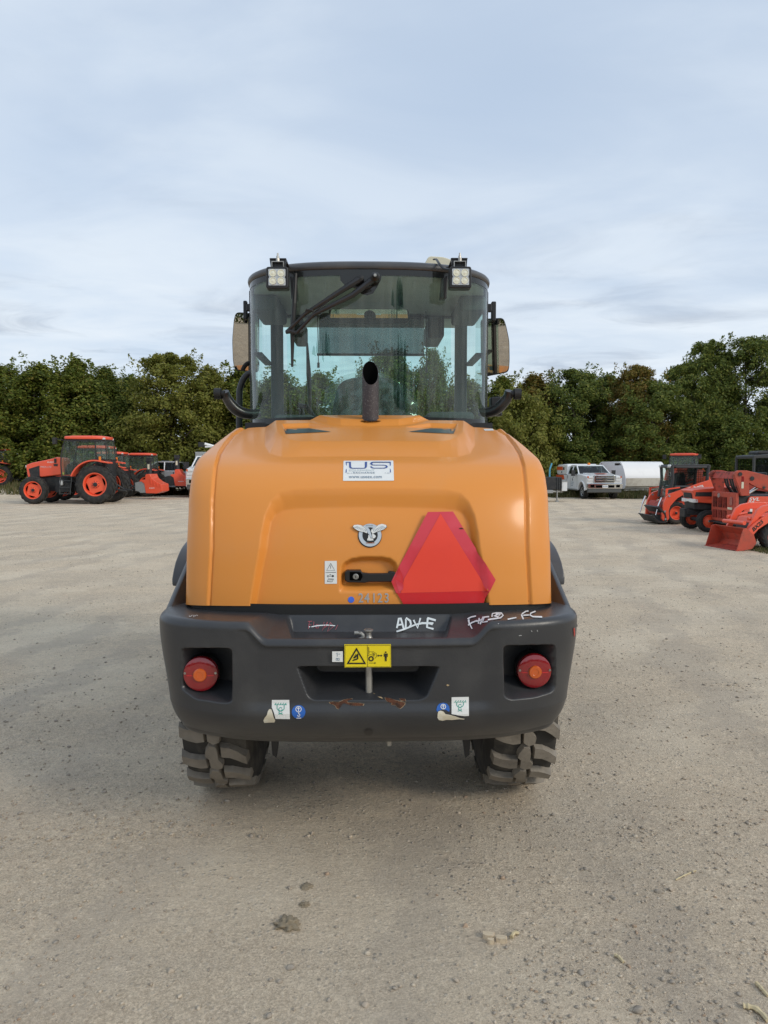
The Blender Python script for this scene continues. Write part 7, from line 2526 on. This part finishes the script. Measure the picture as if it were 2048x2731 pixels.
for y in (-.14,):
    MB().prism(pq([(1500, 1000), (1520, 1020), (1565, 1040), (1640, 960), (1760, 890), (2000, 830), (2000, 740), (1740, 800), (1600, 890)]), y - .02, y + .04).build('loader_frame', M_RED, Q_, bevel=.008)
    M = frame_m((pq([(1578, 0)])[0][0], y + .0425, pq([(0, 985)])[0][1]), (-math.cos(R(40)), 0, math.sin(R(40))), (math.sin(R(40)), 0, math.cos(R(40))))
    flat_text('arm_lettering', M_INK, Q_, 'BX25', M, .072, sx=1.2, bold=.04, shear=.2)
MB().cyl((-.30, -.84, .52), (-.30, -.20, .52), .04, 12).build('torque_tube', M_RED, Q_, smooth=True)
MB().box2((pq([(1582, 0)])[0][0], -.165, pq([(0, 790)])[0][1]), (pq([(1530, 0)])[0][0], -.155, pq([(0, 765)])[0][1])).build('control_tag', M_INK, Q_)
MB().box2((pq([(1582, 0)])[0][0], -.166, pq([(0, 765)])[0][1]), (pq([(1555, 0)])[0][0], -.155, pq([(0, 735)])[0][1])).build('control_tag', M_WHITE, Q_)
for y in (-.12, -.86):
    add_wheel(Q_, 'ag', (pq([(1560, 0)])[0][0] - .44, y, .25), .25, .18, .13, M_RIMRED, slots=False)
    add_wheel(Q_, 'ag', (pq([(1560, 0)])[0][0] - 1.6, y, .38), .38, .26, .22, M_RIMRED, slots=False)
MB().prism(pq([(1600, 960), (1620, 880), (1700, 850), (2300, 820), (2300, 1020), (1600, 1040)]), -.70, -.28).build('tractor_body', M_GREYIN, Q_, bevel=.03)
MB().prism(pq([(1610, 900), (1640, 830), (2050, 790), (2050, 900)]), -.72, -.26).build('hood', M_RED, Q_, bevel=.03)
Q_.location = (bearing(1640 + 1330 * .2459, Z_), Z_ - .05, 0)
Q_.rotation_euler = (0, 0, math.pi + R(8))

# ---------------------------------------------------------------- dark cab machine at the right edge
S_ = thing('skid_loader', 'machine with dark grey cab and mesh side window at the far right edge', 'skid loader')
Z_ = 25.0
kS = .2459 * 25.3 / 1892.5
ps = lambda pts: P2(pts, 1500, 830, kS)
MB().prism(ps([(1493, 230), (1500, 208), (1700, 195), (1980, 200), (1980, 235), (1500, 245)]), -1.3, .0).build('cab_roof', M_DARKGREY, S_, bevel=.03)
MB().prism(ps([(1590, 195), (1600, 165), (1640, 158), (1800, 160), (1810, 195)]), -1.0, -.3).build('roof_unit', M_CHASSIS, S_, bevel=.03)
for y in (-.02, -1.28):
    for pts, r_ in (([(1508, 235), (1510, 520)], .05), ([(1960, 235), (1970, 520)], .06)):
        MB().tube([(x, y, z) for x, z in ps(pts)], r_, 8).build('cab_frame', M_DARKGREY, S_)
    pane(None, [(x, y, z) for x, z in ps([(1520, 240), (1950, 240), (1950, 520), (1520, 520)])], M_CARGLASS, S_, 'side_window')
    gr = MB()
    for i in range(14):
        a = ps([(1530 + i * 30, 245)])[0]
        gr.box2((a[0] - .005, y - .03, ps([(0, 510)])[0][1]), (a[0] + .005, y - .02, a[1]))
    for i in range(8):
        a, b = ps([(1525, 255 + i * 33)])[0], ps([(1950, 255 + i * 33)])[0]
        gr.box2((b[0], y - .035, a[1] - .005), (a[0], y - .027, a[1] + .005))
    gr.build('window_guard', M_CHASSIS, S_)
MB().prism(ps([(1490, 520), (2050, 520), (2100, 740), (1490, 740)]), -1.3, .0).build('machine_body', M_RED, S_, bevel=.03)
MB().box((-.75, -.65, 1.3), (.3, .6, .8)).build('seat', M_CHASSIS, S_, bevel=.03)
for y in (.10, -1.4):
    for x in (-.35, -1.5):
        add_wheel(S_, 'ag', (x, y, .42), .42, .3, .24, M_RIMRED, slots=False)
S_.location = (bearing(1640 + 1500 * .2459, Z_), Z_, 0)
S_.rotation_euler = (0, 0, math.pi - R(1.2))
